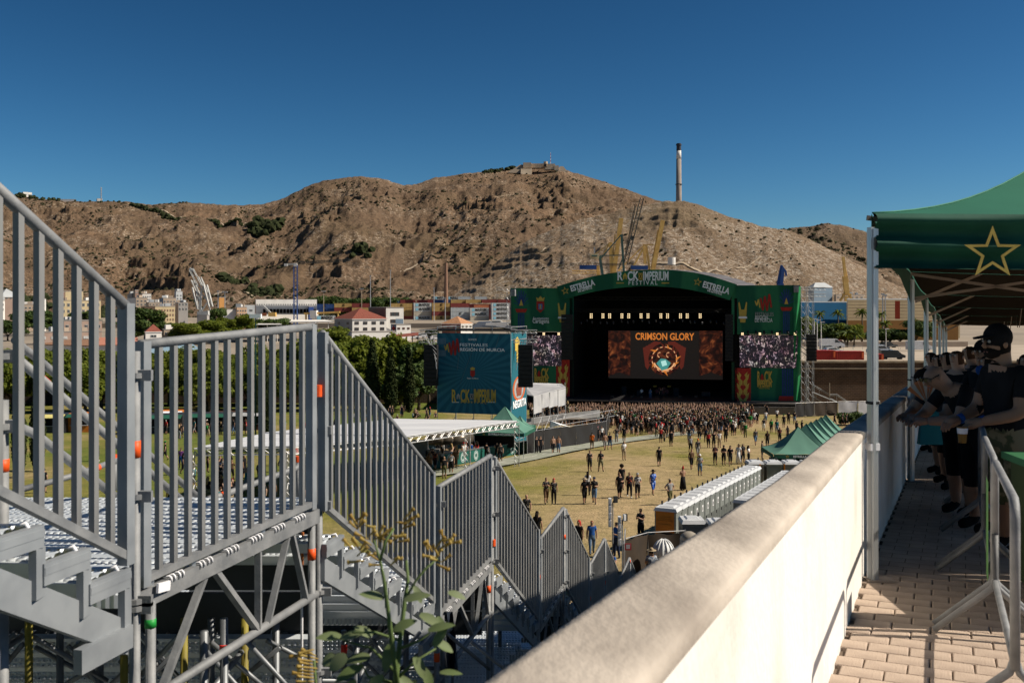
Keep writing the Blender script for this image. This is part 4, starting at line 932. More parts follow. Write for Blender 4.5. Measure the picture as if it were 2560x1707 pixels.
while cnt<1750:
 px=rc.uniform(1405,1960)if rc.random()<.91 else rc.uniform(1325,1420)
 py=1090-56*rc.random()**.62
 if px>1790 and rc.random()<(px-1790)/110:continue
 if px<1540 and py>1064:continue
 if py>1072 and rc.random()<.5:continue
 p=G(px,py);p.z=fz(p.y)
 if p.y>163:continue
 low_person(mb,p,rc.uniform(.92,1.06),math.pi+rc.uniform(-.4,.4),(rc.choice([0,0,1]),rc.choice([2]*12+[3,3,4,4,4,5,6,7,12,13,14]),rc.choice([2,2,2,3,8,13]),rc.choice([9,9,9,9,10,10,11])),rc.choice([0,0,0,1,1,2])if p.y>146 else rc.choice([0,0,0,0,1]));cnt+=1
o=add("crowd",mb,CM);tag(o,"dense crowd packed in front of the stage, many arms raised","crowd",None,'stuff')
# ---------- left side: bar queue, people under the trees, people on the left lawn
n=0
for k in range(40):
 u=rp.random();px=905+(1262-905)*u;py=1212-(1212-1126)*u+rp.uniform(-2,16)
 p=G(px,py)
 if free(p,.5):crowd_person(p,"at green bar counter","customers at the bar counter",face0=200,arms=rp.choice(["down","hold","crossed","hold"]))
for k in range(18):
 u=rp.random();px=1085+170*u;py=1142-34*u-rp.uniform(2,8);p=G(px,py)
 if free(p,.4):crowd_person(p,"behind bar counter","bar staff behind the counter",face0=20,arms="hold")
for k in range(62):
 px=805-380*rp.random()**1.5;py=rp.uniform(1160,1290);p=G(px,py)
 if free(p,.6):crowd_person(p,"left lawn","people on the left lawn behind the bars",face0=rp.uniform(0,360))
for k in range(24):
 px=rp.uniform(880,1090);py=rp.uniform(1040,1052);p=G(px,py)
 if free(p,.6):crowd_person(p,"in tree shade","people under the trees",face0=rp.uniform(-60,60),arms=rp.choice(["sit","sit","down"]))
for k in range(34):
 px=rp.uniform(380,900);py=rp.uniform(1062,1096)if px>560 else rp.uniform(1078,1100);p=G(px,py)
 if free(p,.7):crowd_person(p,"at food stalls","people at the shaded food stalls",face0=rp.uniform(0,360))
for(px,py,kw)in[(245,1153,dict(face=100,top="black",bottom="charcoal",shoes="white",label="man in black tee and dark shorts standing on the left lawn")),(413,1150,dict(face=-70,legs="walk",top="black",extras=[("cap","green")],label="pair member in black with a bright cap walking on the left lawn")),(452,1170,dict(face=0,top="purple",bottom="blue",label="person in violet and blue top on the left lawn")),(98,1238,dict(face=150,top="white",bottom="navy",extras=[("cap","black")],label="person in white tee near the left edge of the lawn")),(110,1232,dict(face=170,top="black",bottom="black",extras=[("pack","teal")],label="person in black beside the one in white near the left edge")),(276,1165,dict(face=30,top="navy",bottom="black",label="person in navy half hidden by the thick left post")),(530,1130,dict(face=10,arms="crossed",top="black",bottom="beige",label="person with dark tee alone on the left lawn behind the bars")),(1340/4.055+780,1196,dict(face=10,top="black",bottom="olive",hair="none",label="bald man in black tee in front of the bar counter")),(1410/4.055+780,1184,dict(face=5,top="floral",bottom="black",extras=[("cap","denim")],label="man in flowered shirt and blue cap in front of the bar counter")),(1455/4.055+780,1172,dict(face=0,legs="walk",top="brown",bottom="brown",label="woman in brown walking past the bar counter")),(1615/4.055+780,1152,dict(face=180,top="black",bottom="denim",extras=[("pack","blue")],label="person with a blue backpack at the bar counter"))]:
 person(G(px,py),**kw)
# ======= WALKWAY TENTS AND THE PEOPLE UNDER THEM
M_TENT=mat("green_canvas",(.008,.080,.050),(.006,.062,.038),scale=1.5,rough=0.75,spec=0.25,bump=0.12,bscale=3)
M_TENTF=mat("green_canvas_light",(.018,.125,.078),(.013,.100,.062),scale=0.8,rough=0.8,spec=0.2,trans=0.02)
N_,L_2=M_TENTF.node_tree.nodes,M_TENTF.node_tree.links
_g=N_.new("ShaderNodeNewGeometry");_b=N_["Principled BSDF"];_o=N_["Material Output"];_d=N_.new("ShaderNodeBsdfDiffuse");_d.inputs[0].default_value=(.030,.026,.020,1);_x=N_.new("ShaderNodeMixShader")  # canopy underside coloured near-black, standing in for the shade beneath it
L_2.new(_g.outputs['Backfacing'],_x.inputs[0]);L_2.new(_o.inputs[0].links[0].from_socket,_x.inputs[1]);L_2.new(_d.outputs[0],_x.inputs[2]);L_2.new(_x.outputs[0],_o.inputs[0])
M_GOLD=mat("gold_print",(.62,.46,.11),(.50,.36,.08),scale=5,rough=0.6)
M_ALU=mat("tent_leg_aluminium",(.62,.64,.65),(.5,.52,.53),rough=0.35,metal=0.6,stretch=(20,20,.3))
M_ALUF=mat("tent_frame",(.34,.28,.23),(.28,.23,.19),rough=0.6)
M_TIE=mat("black_strap",(.01,.01,.012),rough=.6)
def wtent(k,t0,t1,W=4.6):
 """pop-up tent between wall stations t0 and t1, its left legs at the wall foot"""
 lab=["near green tent with a big gold star outline on its valance","second green tent along the walkway, behind the starred one","third green tent along the walkway","fourth green tent along the walkway","fifth green tent along the walkway","farthest green tent of the walkway row"][k]
 base=wpt(t0,0.07)
 T=thing("pop_up_tent",lab,"tent",base,0,"green pop-up tents over the walkway")
 A=wpt(t0,.07);B=wpt(t1,.07)
 sh=Vector((W,.06,0))
 E0,E1=2.28,2.68
 def c(p,h,dx=0):return Vector((p.x,p.y,p.z+h))+sh*dx
 z0=A.z;z1=B.z
 for p,dx in((A,0),(B,0),(A,1),(B,1)):
  q=c(p,0,dx);g=wz(q.x,q.y)
  q.z=g;top=c(p,E1-.1,dx)
  mb=MB().box((q+top)/2,(.058,.058,(top-q).z),.2);mb.box(((q+top)/2)+Vector((-.0,-.034,0)),(.02,.012,(top-q).z-.02),.2)
  lg=add("leg",mb,M_ALU,T)
  if dx==0:
   add("foot_plate",MB().box(q+Vector((.05,0,.01)),(.2,.12,.012)),M_ALUF,lg)
   add("collar",MB().box(q+Vector((0,0,.98 if k==0 else.8)),(.075,.075,.05),.2),M_LABEL if k==0 else M_TIE,lg)
   add("strap",MB().box(q+Vector((0,0,1.30)),(.07,.07,.02),.2),M_TIE,lg)
 ap=(c(A,E1,.5)+c(B,E1,.5))/2+Vector((0,0,1.55))
 mb=MB()
 cs=[c(A,E1,0),c(A,E1,1),c(B,E1,1),c(B,E1,0)]
 for i in range(4):
  a,b=cs[i],cs[(i+1)%4]
  def f(u,v,a=a,b=b):
   p=a.lerp(b,u).lerp(ap,v);sag=math.sin(math.pi*min(v,1))*.34*(1-.25*math.sin(math.pi*u));e=math.sin(math.pi*u)*(1-v)*.05
   return(p.x,p.y,p.z-sag*(1-v*.45)-e)
  mb.grid(f,14,12)
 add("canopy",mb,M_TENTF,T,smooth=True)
 def val(a,b,seed,drop):
  n=(b-a).normalized();o_=Vector((n.y,-n.x,0))
  def f(u,v):
   p=a.lerp(b,u);L=(b-a).length;s=u*L
   w=.045*math.sin(1.1*s+5.2*v+seed)*v+.042*math.sin((7.0-s*.9)*v*2.0+.6*s+seed)+.012*math.sin(13*v-2.2*s)+.014*math.sin(17*s+9*v)*v*v*math.exp(-s*.9)
   return Vector((p.x,p.y,p.z-drop*v-(.015*math.sin(math.pi*u))))+o_*(w+.045)
  return MB().grid(f,90,14)
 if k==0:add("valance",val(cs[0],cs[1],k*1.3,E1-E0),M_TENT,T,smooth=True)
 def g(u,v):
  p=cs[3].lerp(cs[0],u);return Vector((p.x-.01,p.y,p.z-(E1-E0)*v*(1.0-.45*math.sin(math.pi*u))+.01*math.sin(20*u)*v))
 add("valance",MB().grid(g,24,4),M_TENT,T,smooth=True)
 for s_,pa,pb in((0,cs[0],cs[1]),)if k<2 else():
  dv=Vector((0,0,-.16));dv2=Vector((0,0,-.02));m2=(pa+pb)/2
  if(pa-pb).length<1:continue
  for(p,q)in((pa+dv2,m2+dv*2.2),(pa+dv*2.2,m2+dv2),(m2+dv2,pb+dv*2.2),(m2+dv*2.2,pb+dv2)):
   add("scissor_bar",MB().bar(p+Vector((0,.12,0)),q+Vector((0,.12,0)),.016,.036),M_ALUF,T)
 add("peak_rafter",MB().bar(c(A,E1-.35,.5)+Vector((0,.1,0)),ap-Vector((0,0,.75)),.02,.045),M_ALUF,T)
 add("peak_rafter",MB().bar(c(B,E1-.35,.5),ap-Vector((0,0,.75)),.02,.045),M_ALUF,T)
 for a_,sgn in((cs[0],1),(cs[1],-1)):add("peak_rafter",MB().bar(a_+Vector((0,0,-.40)),ap-Vector((0,0,.8)),.02,.04),M_ALUF,T)
 add("inner_mast",MB().tube(ap-Vector((0,0,.85)),ap-Vector((0,0,.04)),.022,8),M_ALUF,T)
 def hip(v):p=cs[0].lerp(ap,v);return(p.x,p.y,p.z-math.sin(math.pi*v)*.34*(1-v*.45)+.006)
 add("hip_seam",MB().path([hip(i/16)for i in range(17)],.007,6),mat("seam",(.06,.22,.14),rough=.8),T,smooth=True)
 if k==0:
  st=P(2482,633,cs[0].y-.115);r0,r1=.205,.088;pts=[];
  def star(r,rr):return[Vector((st.x+math.sin(i*math.pi/5)*(r if i%2==0 else rr)*1.03,st.y,st.z+math.cos(i*math.pi/5)*(r if i%2==0 else rr)*.95))for i in range(10)]
  o1,i1=star(.208,.083),star(.150,.060);mb=MB()
  for p in o1+i1:pass
  vs=o1+i1;mb.add(vs,[(i,(i+1)%10,10+(i+1)%10,10+i)for i in range(10)])
  vs2=[v+Vector((0,.006,0))for v in vs];mb.add(vs2,[(i,10+i,10+(i+1)%10,(i+1)%10)for i in range(10)])
  add("star_print",mb,M_GOLD,T)
 return T
st_=[0,5.9,11.6,17.3,23.2,29.2,35.5]
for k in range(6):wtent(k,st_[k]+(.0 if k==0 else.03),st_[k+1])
bx=thing("bar_counter","dark green counter with a pale panel behind the nearest barrier","counter",(3.6,5.9,wz(3.6,5.9)))
g0=wz(3.6,5.9)
add("body",MB().box((4.35,6.6,g0+.42),(1.5,1.3,.84),-.1),mat("counter_green",(.05,.075,.03),rough=.7),bx)
add("top",MB().box((4.35,6.6,g0+.87),(1.6,1.4,.05),-.1),mat("counter_top",(.04,.16,.07),rough=.5),bx)
add("pale_panel",MB().box((3.62,5.98,g0+.40),(.22,.03,.72),-.1),mat("counter_panel",(.45,.42,.30),rough=.6),bx)
# ---------- detailed figures leaning on the barrier
def face_bits(o,c,fwd,up,s=1.0,glasses=False,beard=None,cap=None,skin=0,ear=True):
 """nose, ears, eyes, brows, mouth and headwear on a head centred at c (local), looking along fwd"""
 c=Vector(c);f=Vector(fwd).normalized();u=Vector(up).normalized();r=f.cross(u).normalized()
 def q(a,b,d):return c+f*a*s+u*b*s+r*d*s
 sk=M_SK[skin]
 mb=MB().ball(q(.095,-.015,0),.016*s,8,6);mb.path([q(.085,.03,0),q(.10,.0,0),q(.108,-.015,0)],[.008*s,.012*s,.014*s],8)
 add("nose",mb,sk,o,world=False,smooth=True)
 for d in(-1,1):
  if ear:add("ear",MB().ball(q(-.008,-.005,.084*d),(.012*s,.018*s,.026*s),8,6),sk,o,world=False,smooth=True)
  add("eye",MB().ball(q(.080,.022,.033*d),.012*s,8,6),mat("eye_white",(.5,.45,.42),rough=.3),o,world=False,smooth=True)
  add("eyebrow",MB().bar(q(.088,.045,.015*d),q(.080,.046,.052*d),.008*s,.007*s),HC["dark"],o,world=False)
 add("mouth",MB().bar(q(.088,-.055,-.022),q(.088,-.055,.022),.008*s,.008*s),mat("lips",(.28,.10,.08),rough=.5),o,world=False)
 if glasses:
  mb=MB()
  for d in(-1,1):mb.box(q(.080,.02,.034*d),(.045*s,.045*s,.030*s));mb.bar(q(.07,.022,.062*d),q(-.01,.02,.084*d),.006,.008)
  add("sunglasses",mb,mat("dark_lens",(.01,.01,.012),rough=.15,spec=.6),o,world=False)
 if beard:
  mb=MB().ball(q(.030,-.062,0),(.070*s,.066*s,.050*s),12,8);add("beard",mb,HC[beard],o,world=False,smooth=True)
 if cap:
  mb=MB();n=14
  for j,(b,rr)in enumerate(((.03,.112),(.075,.106),(.108,.075),(.118,.02))):pass
  mb.ball(q(-.008,.048,0),.100*s,16,10);add("cap",mb,TC[cap],o,world=False,smooth=True)
  add("cap_peak",MB().slab([q(.06,.055,-.07),q(.15,.045,-.055),q(.18,.04,0),q(.15,.045,.055),q(.06,.055,.07)],u*.008),TC[cap],o,world=False)
def hand(o,wrist,dirv,palm_n,m,s=1.0,curl=55,name="hand"):
 """palm with four curled fingers and a thumb; dirv along the hand, palm_n out of the palm"""
 w=Vector(wrist);d=Vector(dirv).normalized();n=Vector(palm_n);n=(n-d*n.dot(d)).normalized();r=d.cross(n)
 mb=MB().path([w-d*.03*s,w+d*.01*s,w+d*.05*s,w+d*.085*s],[.028*s,.034*s,.040*s,.034*s],10)
 for i,(off,ln)in enumerate(((-.032,.066),(-.011,.078),(.011,.073),(.031,.058))):
  p=w+d*.078*s+r*off*s;dd=d.copy();pts=[p-d*.02*s,p];a=R(curl*.45)
  for k in range(3):
   dd=(dd*math.cos(a)+n*math.sin(a)).normalized();n_=(n*math.cos(a)-d*0).normalized()
   p=p+dd*ln*s*(.45,.32,.23)[k];pts.append(p.copy());a=R(curl*(.5+.1*k))
  mb.path(pts,[.0095*s,.0100*s,.0090*s,.0082*s,.0066*s],8)
 t0=w+d*.025*s-r*.032*s
 mb.path([t0,t0+(-r*.8+d*.6).normalized()*.03*s,t0+(-r*.6+d*.9+n*.4).normalized()*.062*s,t0+(-r*.25+d*1.0+n*.8).normalized()*.088*s],[.014*s,.0125*s,.011*s,.008*s],8)
 return add(name,mb,m,o,world=False,smooth=True)
def figure(pos,face,pose,top,bottom,label,skin=0,hair="dark",girth=1.1,h=1.78,sleeve=.62,sub=2,shin="none",hands=True):
 p=dict(pose)
 me=body_mesh(p,girth,sub=sub,sleeve=sleeve,hands=False)
 o=bpy.data.objects.new("person",me);COL.objects.link(o);sk=M_SK[skin]
 ms=[sk,TC[top],TC[bottom],TC.get(shin,sk),M_SHOE,HC.get(hair,sk)]
 for i_,m in enumerate(ms):me.materials[i_]=m
 o.location=pos;o.rotation_euler=(0,0,R(face));s=h/1.75;o.scale=(s,s,s)
 tag(o,label,"person","people leaning on the walkway barriers");return o
def gpos(px,D,off=0):v=Vector(((px-CX)/F*D,D,0));v.z=wz(v.x,v.y)-.02;return v
big=dict(spi=(0,-.02,1.12),che=(0,-.05,1.32),nek=(0,-.07,1.47),hd0=(0,-.10,1.54),hd1=(0,-.12,1.63),hd2=(0,-.11,1.71),shL=(-.20,-.06,1.40),shR=(.20,-.04,1.40),elL=(-.24,-.12,1.12),elR=(.25,-.10,1.12),wrL=(-.16,-.36,1.03),wrR=(.13,-.36,1.05),kn_=(0,0,0))
big.pop('kn_')
b1=figure(gpos(2530,8.35),-82,big,"black","camo","man in black cap and band tee leaning on the barrier at the right edge",skin=1,girth=1.26,h=1.90,sub=3)
face_bits(b1,(0,-.125,1.635),(0,-1,-.05),(0,-.05,1),1.08,beard="dark",cap="black",skin=1)
for sd,wr in((-1,big['wrL']),(1,big['wrR'])):hand(b1,wr,(-.25*sd,-1,-.25),(0,-.2,-1),M_SK[1],1.08,60)
add("wristband",MB().tube(Vector(big['wrL'])+Vector((0,.05,.018)),Vector(big['wrL'])+Vector((0,.02,.008)),.040,12).tube(Vector(big['wrR'])+Vector((0,.05,.015)),Vector(big['wrR'])+Vector((0,.02,.006)),.040,12),TC["blue"],b1,world=False)
def back_text(o,s,z,size,m,y=.142,x=0):
 me=text_mesh(s,size,.002,.001).copy();me.transform(Matrix(((-1,0,0,x),(0,0,1,y),(0,1,0,z),(0,0,0,1))));me.materials.clear();me.materials.append(m)
 q=bpy.data.objects.new("lettering",me);COL.objects.link(q);q.parent=o
M_PRW=mat("tee_print_white",(.45,.38,.32),rough=.9);M_PRO=mat("tee_print_orange",(.75,.16,.03),rough=.9)
for s,z,size,m in(("ROCK IMP",1.36,.075,M_PRW),("IRON",1.26,.09,M_PRO),("Stratov",1.15,.085,M_PRO),("LEPROUS",1.06,.05,M_PRW),("CRIMSON",.99,.045,M_PRW)):back_text(b1,s,z,size,m,y=.20)
lean1=dict(LEAN);lean1.update(hd0=(0,-.40,1.38),hd1=(0,-.47,1.43),hd2=(0,-.53,1.50),nek=(0,-.33,1.33),che=(0,-.20,1.24),shL=(-.18,-.25,1.30),shR=(.18,-.25,1.30),elL=(-.26,-.40,1.06),elR=(.26,-.40,1.06),wrL=(-.08,-.60,1.04),wrR=(.10,-.62,1.04))
b2=figure(gpos(2452,9.4),-80,lean1,"black","black","shaven-headed man in dark sunglasses leaning low over the barrier",skin=0,hair="none",girth=1.15,h=1.80,sub=3)
face_bits(b2,(0,-.475,1.43),(0,-.9,-.62),(0,-.62,.9),1.05,glasses=True,skin=0)
hand(b2,lean1['wrL'],(.6,-.8,-.1),(0,-.1,-1),M_SK[0],1.0,50);hand(b2,lean1['wrR'],(-.6,-.8,-.1),(0,-.1,-1),M_SK[0],1.0,50)
b3=figure(gpos(2405,10.3),-75,lean1,"charcoal","black","bearded man with dark hair leaning over beside the sunglasses man",skin=0,hair="dark",h=1.76)
face_bits(b3,(0,-.475,1.43),(0,-.9,-.45),(0,-.45,.9),1.0,beard="dark",skin=0)
hand(b3,lean1['wrL'],(.4,-.9,-.1),(0,-.1,-1),M_SK[0],1.0,40);hand(b3,lean1['wrR'],(-.4,-.9,-.1),(0,-.1,-1),M_SK[0],1.0,40)
fan=thing("folding_fan","open orange and white folding fan held over the walkway","fan",gpos(2300,9.6))
fc=P(2318,1008,9.7)
for i in range(11):
 a0,a1=R(25+i*11),R(25+(i+1)*11);r0,r1=.05,.235
 ar=lambda a,r,o_=0:fc+Vector((math.cos(a)*r,.01*o_,math.sin(a)*r))
 add("fan_leaf",MB().quad(ar(a0,r0),ar(a0,r1,i%2),ar(a1,r1,(i+1)%2),ar(a1,r0)),mat("fan_orange",(.70,.25,.10),rough=.8)if i%3 else mat("fan_white",(.75,.68,.6),rough=.8),fan)
 add("rib",MB().bar(fc,ar(a0,.24),.004,.004),mat("fan_rib",(.7,.55,.4),rough=.6),fan)
std=dict(elL=(-.23,-.12,1.14),wrL=(-.10,-.30,1.10),elR=(.23,-.12,1.14),wrR=(.10,-.30,1.10))
for(px,D,fc_,hr,tp2,lb,skn,h_,kw)in[(2462,10.9,-70,"none","black","man in a dark cap standing behind the two leaning men",1,1.80,dict(cap="black")),(2476,9.9,-95,"dark","charcoal","person raising hands to a blue face scarf beside the capped man",0,1.70,{}),(2372,12.6,-80,"dark","black","short-haired head farther along the barrier, third from the fan",0,1.72,{}),(2352,13.6,-85,"dark","navy","dark-haired person far along the barrier bent toward the field",0,1.68,{}),(2395,12.0,-60,"brown","black","brown-haired person half hidden behind the leaning men",2,1.74,{}),(2567,10.2,-30,"dark","black","person cut off by the right edge under the tent",0,1.72,{}),(2430,13.4,-100,"brown","charcoal","tall person at the back under the tents",0,1.80,{}),(2500,12.2,-90,"dark","navy","person standing behind the face-scarf wearer",1,1.76,{}),(2330,16.5,-80,"dark","black","small dark figure far down the shaded walkway",0,1.7,{})]:
 b_=figure(gpos(px,D),fc_,std,tp2,"black",lb,skin=skn,hair=hr,h=h_,girth=1.08,sub=1)
 face_bits(b_,(0,-.02,1.64),(0,-1,-.05),(0,0,1),1.0,skin=skn,**kw)
 hand(b_,std['wrL'],(.3,-.9,.1),(0,0,-1),M_SK[skn],1,40);hand(b_,std['wrR'],(-.3,-.9,.1),(0,0,-1),M_SK[skn],1,40)
 if "scarf" in lb:add("scarf",MB().ball((0,-.075,1.56),(.075,.07,.06),12,8),TC["blue"],b_,world=False,smooth=True)
bg_=thing("shopping_bag","turquoise bag hanging on the barrier in the shade","bag",gpos(2322,9.9));c_=P(2322,1060,9.9)
add("bag_body",MB().hexa([c_+Vector(v)for v in((-.10,-.03,-.20),(.13,-.03,-.20),(.13,.05,-.20),(-.10,.05,-.20),(-.07,0,.12),(.10,0,.12),(.10,.02,.12),(-.07,.02,.12))]),mat("bag_teal",(.02,.26,.32),rough=.5),bg_)
add("handle",MB().path([c_+Vector((-.05,0,.12)),c_+Vector((0,0,.25)),c_+Vector((.07,0,.12))],.008,6),mat("bag_teal",(.02,.26,.32),rough=.5),bg_)
cu=thing("beer_cup","clear plastic cup of beer held over the barrier rail","cup",P(2405,1085,8.1));c_=P(2406,1088,8.0)
add("cup_wall",MB().tube(c_-Vector((0,0,.06)),c_+Vector((0,0,.07)),.03,12,r2=.042),mat("beer",(.30,.16,.04),rough=.2,alpha=.8),cu)
add("print",MB().tube(c_+Vector((0,0,.015)),c_+Vector((0,0,.06)),.0385,12,r2=.042,caps=False),M_LABEL,cu)
# ======= STAGE
class Plane:
 """an upright plane (or a family of planes set back by b) that photograph points can be measured on"""
 def __init__(s,O,u):
  s.O=Vector(O);s.u=Vector((u[0],u[1],0)).normalized();s.v=Vector((-s.u.y,s.u.x,0))
 def at(s,px,py,b=0.0):
  k=(px-CX)/F;o=s.O+s.v*b
  q=(k*o.y-o.x)/(s.u.x-k*s.u.y)
  X,Y=o.x+s.u.x*q,o.y+s.u.y*q
  return Vector((X,Y,(HY-py)/F*Y))
 def rect(s,x0,y0,x1,y1,t=.12,b=0.0,mb=None,m=0):
  mb=mb or MB();c=[s.at(x0,y1,b),s.at(x1,y1,b),s.at(x1,y0,b),s.at(x0,y0,b)]
  zb,zt=(c[0].z+c[1].z)/2,(c[2].z+c[3].z)/2
  for p in c[:2]:p.z=zb
  for p in c[2:]:p.z=zt
  return mb.slab(c,s.v*t,m)
 def poly(s,pts,b=0.0,t=.02,mb=None,m=0):
  return(mb or MB()).slab([s.at(x,y,b)for x,y in pts],s.v*t,m)
ST=Plane((22.5,175,0),(.978,-.208))
def banner_mat(name,c0,c1,sc=.12,rays=None):
 m=bpy.data.materials.new(name);m.use_nodes=True;N,L=nodes_of(m);b=N["Principled BSDF"];b.inputs['Roughness'].default_value=.75;b.inputs['Specular IOR Level'].default_value=.2
 tc=N.new("ShaderNodeTexCoord");src=tc.outputs['Object']
 r=N.new("ShaderNodeValToRGB");e=r.color_ramp.elements;e[0].color=(*c0,1);e[1].color=(*c1,1)
 if rays:
  sp=N.new("ShaderNodeSeparateXYZ");L.new(src,sp.inputs[0])
  def ma(op,a,c=None):
   x=N.new("ShaderNodeMath");x.operation=op
   for i,q in enumerate((a,c)):
    if q is None:continue
    if isinstance(q,(int,float)):x.inputs[i].default_value=q
    else:L.new(q,x.inputs[i])
   return x.outputs[0]
  an=ma('ARCTAN2',ma('SUBTRACT',sp.outputs[2],rays[1]),ma('SUBTRACT',sp.outputs[0],rays[0]))
  L.new(ma('ADD',ma('MULTIPLY',ma('SINE',ma('MULTIPLY',an,rays[2])),.5),.5),r.inputs[0]);e[0].position=.35;e[1].position=.65
 else:
  w=N.new("ShaderNodeTexWave");w.inputs['Scale'].default_value=sc;w.inputs['Distortion'].default_value=5;w.inputs['Detail'].default_value=2;w.inputs['Detail Scale'].default_value=.6;L.new(src,w.inputs[0])
  L.new(w.outputs[1],r.inputs[0]);e[0].position=.35;e[1].position=.6
 L.new(r.outputs[0],b.inputs['Base Color'])
 n=N.new("ShaderNodeTexNoise");n.inputs['Scale'].default_value=.9;n.inputs['Detail'].default_value=2
 mp=N.new("ShaderNodeMapping");mp.inputs['Scale'].default_value=(1,1,.35);L.new(src,mp.inputs[0]);L.new(mp.outputs[0],n.inputs[0])
 bp=N.new("ShaderNodeBump");bp.inputs['Strength'].default_value=.6;bp.inputs['Distance'].default_value=.3;L.new(n.outputs[0],bp.inputs['Height']);L.new(bp.outputs[0],b.inputs['Normal'])
 return m
M_BG=banner_mat("stage_banner_green",(.011,.098,.054),(.024,.155,.074),.05)
M_BLK=mat("stage_black",(.006,.006,.006),(.010,.009,.009),scale=.5,rough=.9,spec=.1)
M_SPK=mat("speaker_black",(.010,.010,.011),(.018,.018,.018),scale=3,rough=.7)
M_TRU=mat("truss_alu",(.48,.48,.48),(.36,.36,.37),scale=2,rough=.45,metal=.4)
M_ROOF=mat("roof_membrane",(.14,.13,.13),(.09,.085,.085),scale=.5,rough=.6,stretch=(1,1,1))
M_W=mat("print_white",(.90,.92,.93),(.84,.86,.88),rough=.7);M_Y=mat("print_gold",(.60,.42,.08),(.5,.34,.06),scale=2,rough=.6);M_RD=mat("print_red",(.42,.03,.02),(.34,.02,.015),rough=.7)
M_BL=mat("print_blue",(.02,.06,.22),(.015,.04,.14),rough=.7);M_GR=mat("print_grey",(.36,.37,.37),rough=.7)
u_=tuple(ST.u)
stage=thing("festival_stage","huge open-air stage with a green arched front, banners and screens","stage",(22.5,176,fz(176)),math.atan2(-.208,.978))
zd=-16.7
def sbox(px0,px1,b0,b1,z0,z1,m,name,mb=None):
 a,b=ST.at(px0,900,0),ST.at(px1,900,0);v=ST.v
 pts=[a+v*b0,b+v*b0,b+v*b1,a+v*b1]
 mb=(mb or MB()).hexa([Vector((p.x,p.y,z0))for p in pts]+[Vector((p.x,p.y,z1))for p in pts]);return add(name,mb,m,stage)if name else mb
sbox(1278,2002,-.2,22,fz(176)-.8,zd-.35,M_BLK,"understage")
sbox(1410,1850,-2.2,21,zd-.34,zd,mat("stage_floor",(.03,.03,.032),(.015,.015,.016),scale=1,rough=.6),"deck")
sbox(1410,2004,-2.3,-.25,zd-.33,zd-.05,mat("deck_edge",(.10,.09,.085),rough=.8),"apron")
sbox(1380,1880,19.6,20,zd,3.6,M_BLK,"back_wall")
sbox(1424,1432,0,20,zd,1.0,M_BLK,"side_wall");sbox(1836,1843,0,20,zd,1.0,M_BLK,"side_wall")
add("gable_lining",MB().slab([ST.at(x,y,1.0)for x,y in[(1432,762)]+[(x,y-10)for x,y in bot_[1:-1]]+[(1834,765)]][::-1],ST.v*.2),M_BLK,stage)if False else None
top=[(1383,719),(1440,701),(1505,685),(1580,676),(1648,673),(1700,676),(1760,685),(1810,700),(1848,713)]
bot=[(1402,751),(1452,736),(1510,724),(1580,716),(1640,715),(1700,720),(1750,729),(1795,741),(1829,752)]
def curve(pts,u):
 xs=[p[0]for p in pts];t=np.linspace(0,1,len(pts));return float(np.interp(u,t,xs)),float(np.interp(u,t,[p[1]for p in pts]))
mb=MB();vs=[];NN=48
def smooth(pts,u):
 us=[max(0,min(1,u+d))for d in(-.06,-.03,0,.03,.06)];c=[curve(pts,q)for q in us];return sum(x for x,_ in c)/5,sum(y for _,y in c)/5
for i in range(NN+1):
 u=i/NN
 for q,b in((smooth(top,u),-.8),(smooth(bot,u),-.6),(smooth(bot,u),0),(smooth(top,u),0)):vs.append(ST.at(q[0],q[1],b)+((Vector((0,0,0)))))
mb.add(vs,[(4*i+j,4*i+(j+1)%4,4*i+4+(j+1)%4,4*i+4+j)for i in range(NN)for j in range(4)]+[(0,1,2,3),(4*NN,4*NN+3,4*NN+2,4*NN+1)])
add("arch_fascia",mb,M_BG,stage)
mb=MB();vs=[];MM=14
for j in range(MM+1):
 b=-.75+24*j/MM
 for i in range(NN+1):
  x,y=smooth(top,i/NN);p=ST.at(x,y+.6,-.8);s_=(i/NN-.5)
  q=p+ST.v*(b+.8)+ST.u*(s_*.34*(b+.8));q.z=p.z+(b+.8)*.035-(.10 if i%4==0 else 0)-max(0,(abs(s_)-.3))*(b+.8)*.10
  vs.append(q)
mb.add(vs,[(j*(NN+1)+i,j*(NN+1)+i+1,(j+1)*(NN+1)+i+1,(j+1)*(NN+1)+i)for j in range(MM)for i in range(NN)])
add("roof",mb,M_ROOF,stage)
def sb(name,x0,y0,x1,y1,m=M_BG,b=0.0,t=.15):return add(name,ST.rect(x0,y0,x1,y1,t,b),m,stage)
sb("banner",1277,720,1434,829);sb("banner",1277,914,1390,990);sb("flame_banner",1390.5,898,1424,991,M_RD)
sb("lighting_gap",1277,829.5,1424,913.5,M_BLK,.1);sb("green_strip",1424.5,760,1433,991,mat("strip_green",(.01,.05,.025),rough=.8),.05)
sb("banner",1829,713,2000,836);sb("lighting_gap",1829,836.5,2000,919.5,M_BLK,.1);sb("flame_banner",1838,920,1877,1002,M_RD);sb("banner",1877.5,920,2000,1003);sb("green_strip",1829,905,1837.5,1001,mat("strip_green",(.01,.05,.025)),.05)
mb=MB().grid(lambda u,v:ST.at(1984+18*u,716+285*v,-.25)+ST.v*(.5*math.sin(7*u+9*v)*.5),10,40);add("loose_cloth",mb,mat("cloth_green_lit",(.02,.24,.08),(.015,.16,.05),scale=.6,rough=.5),stage,smooth=True)
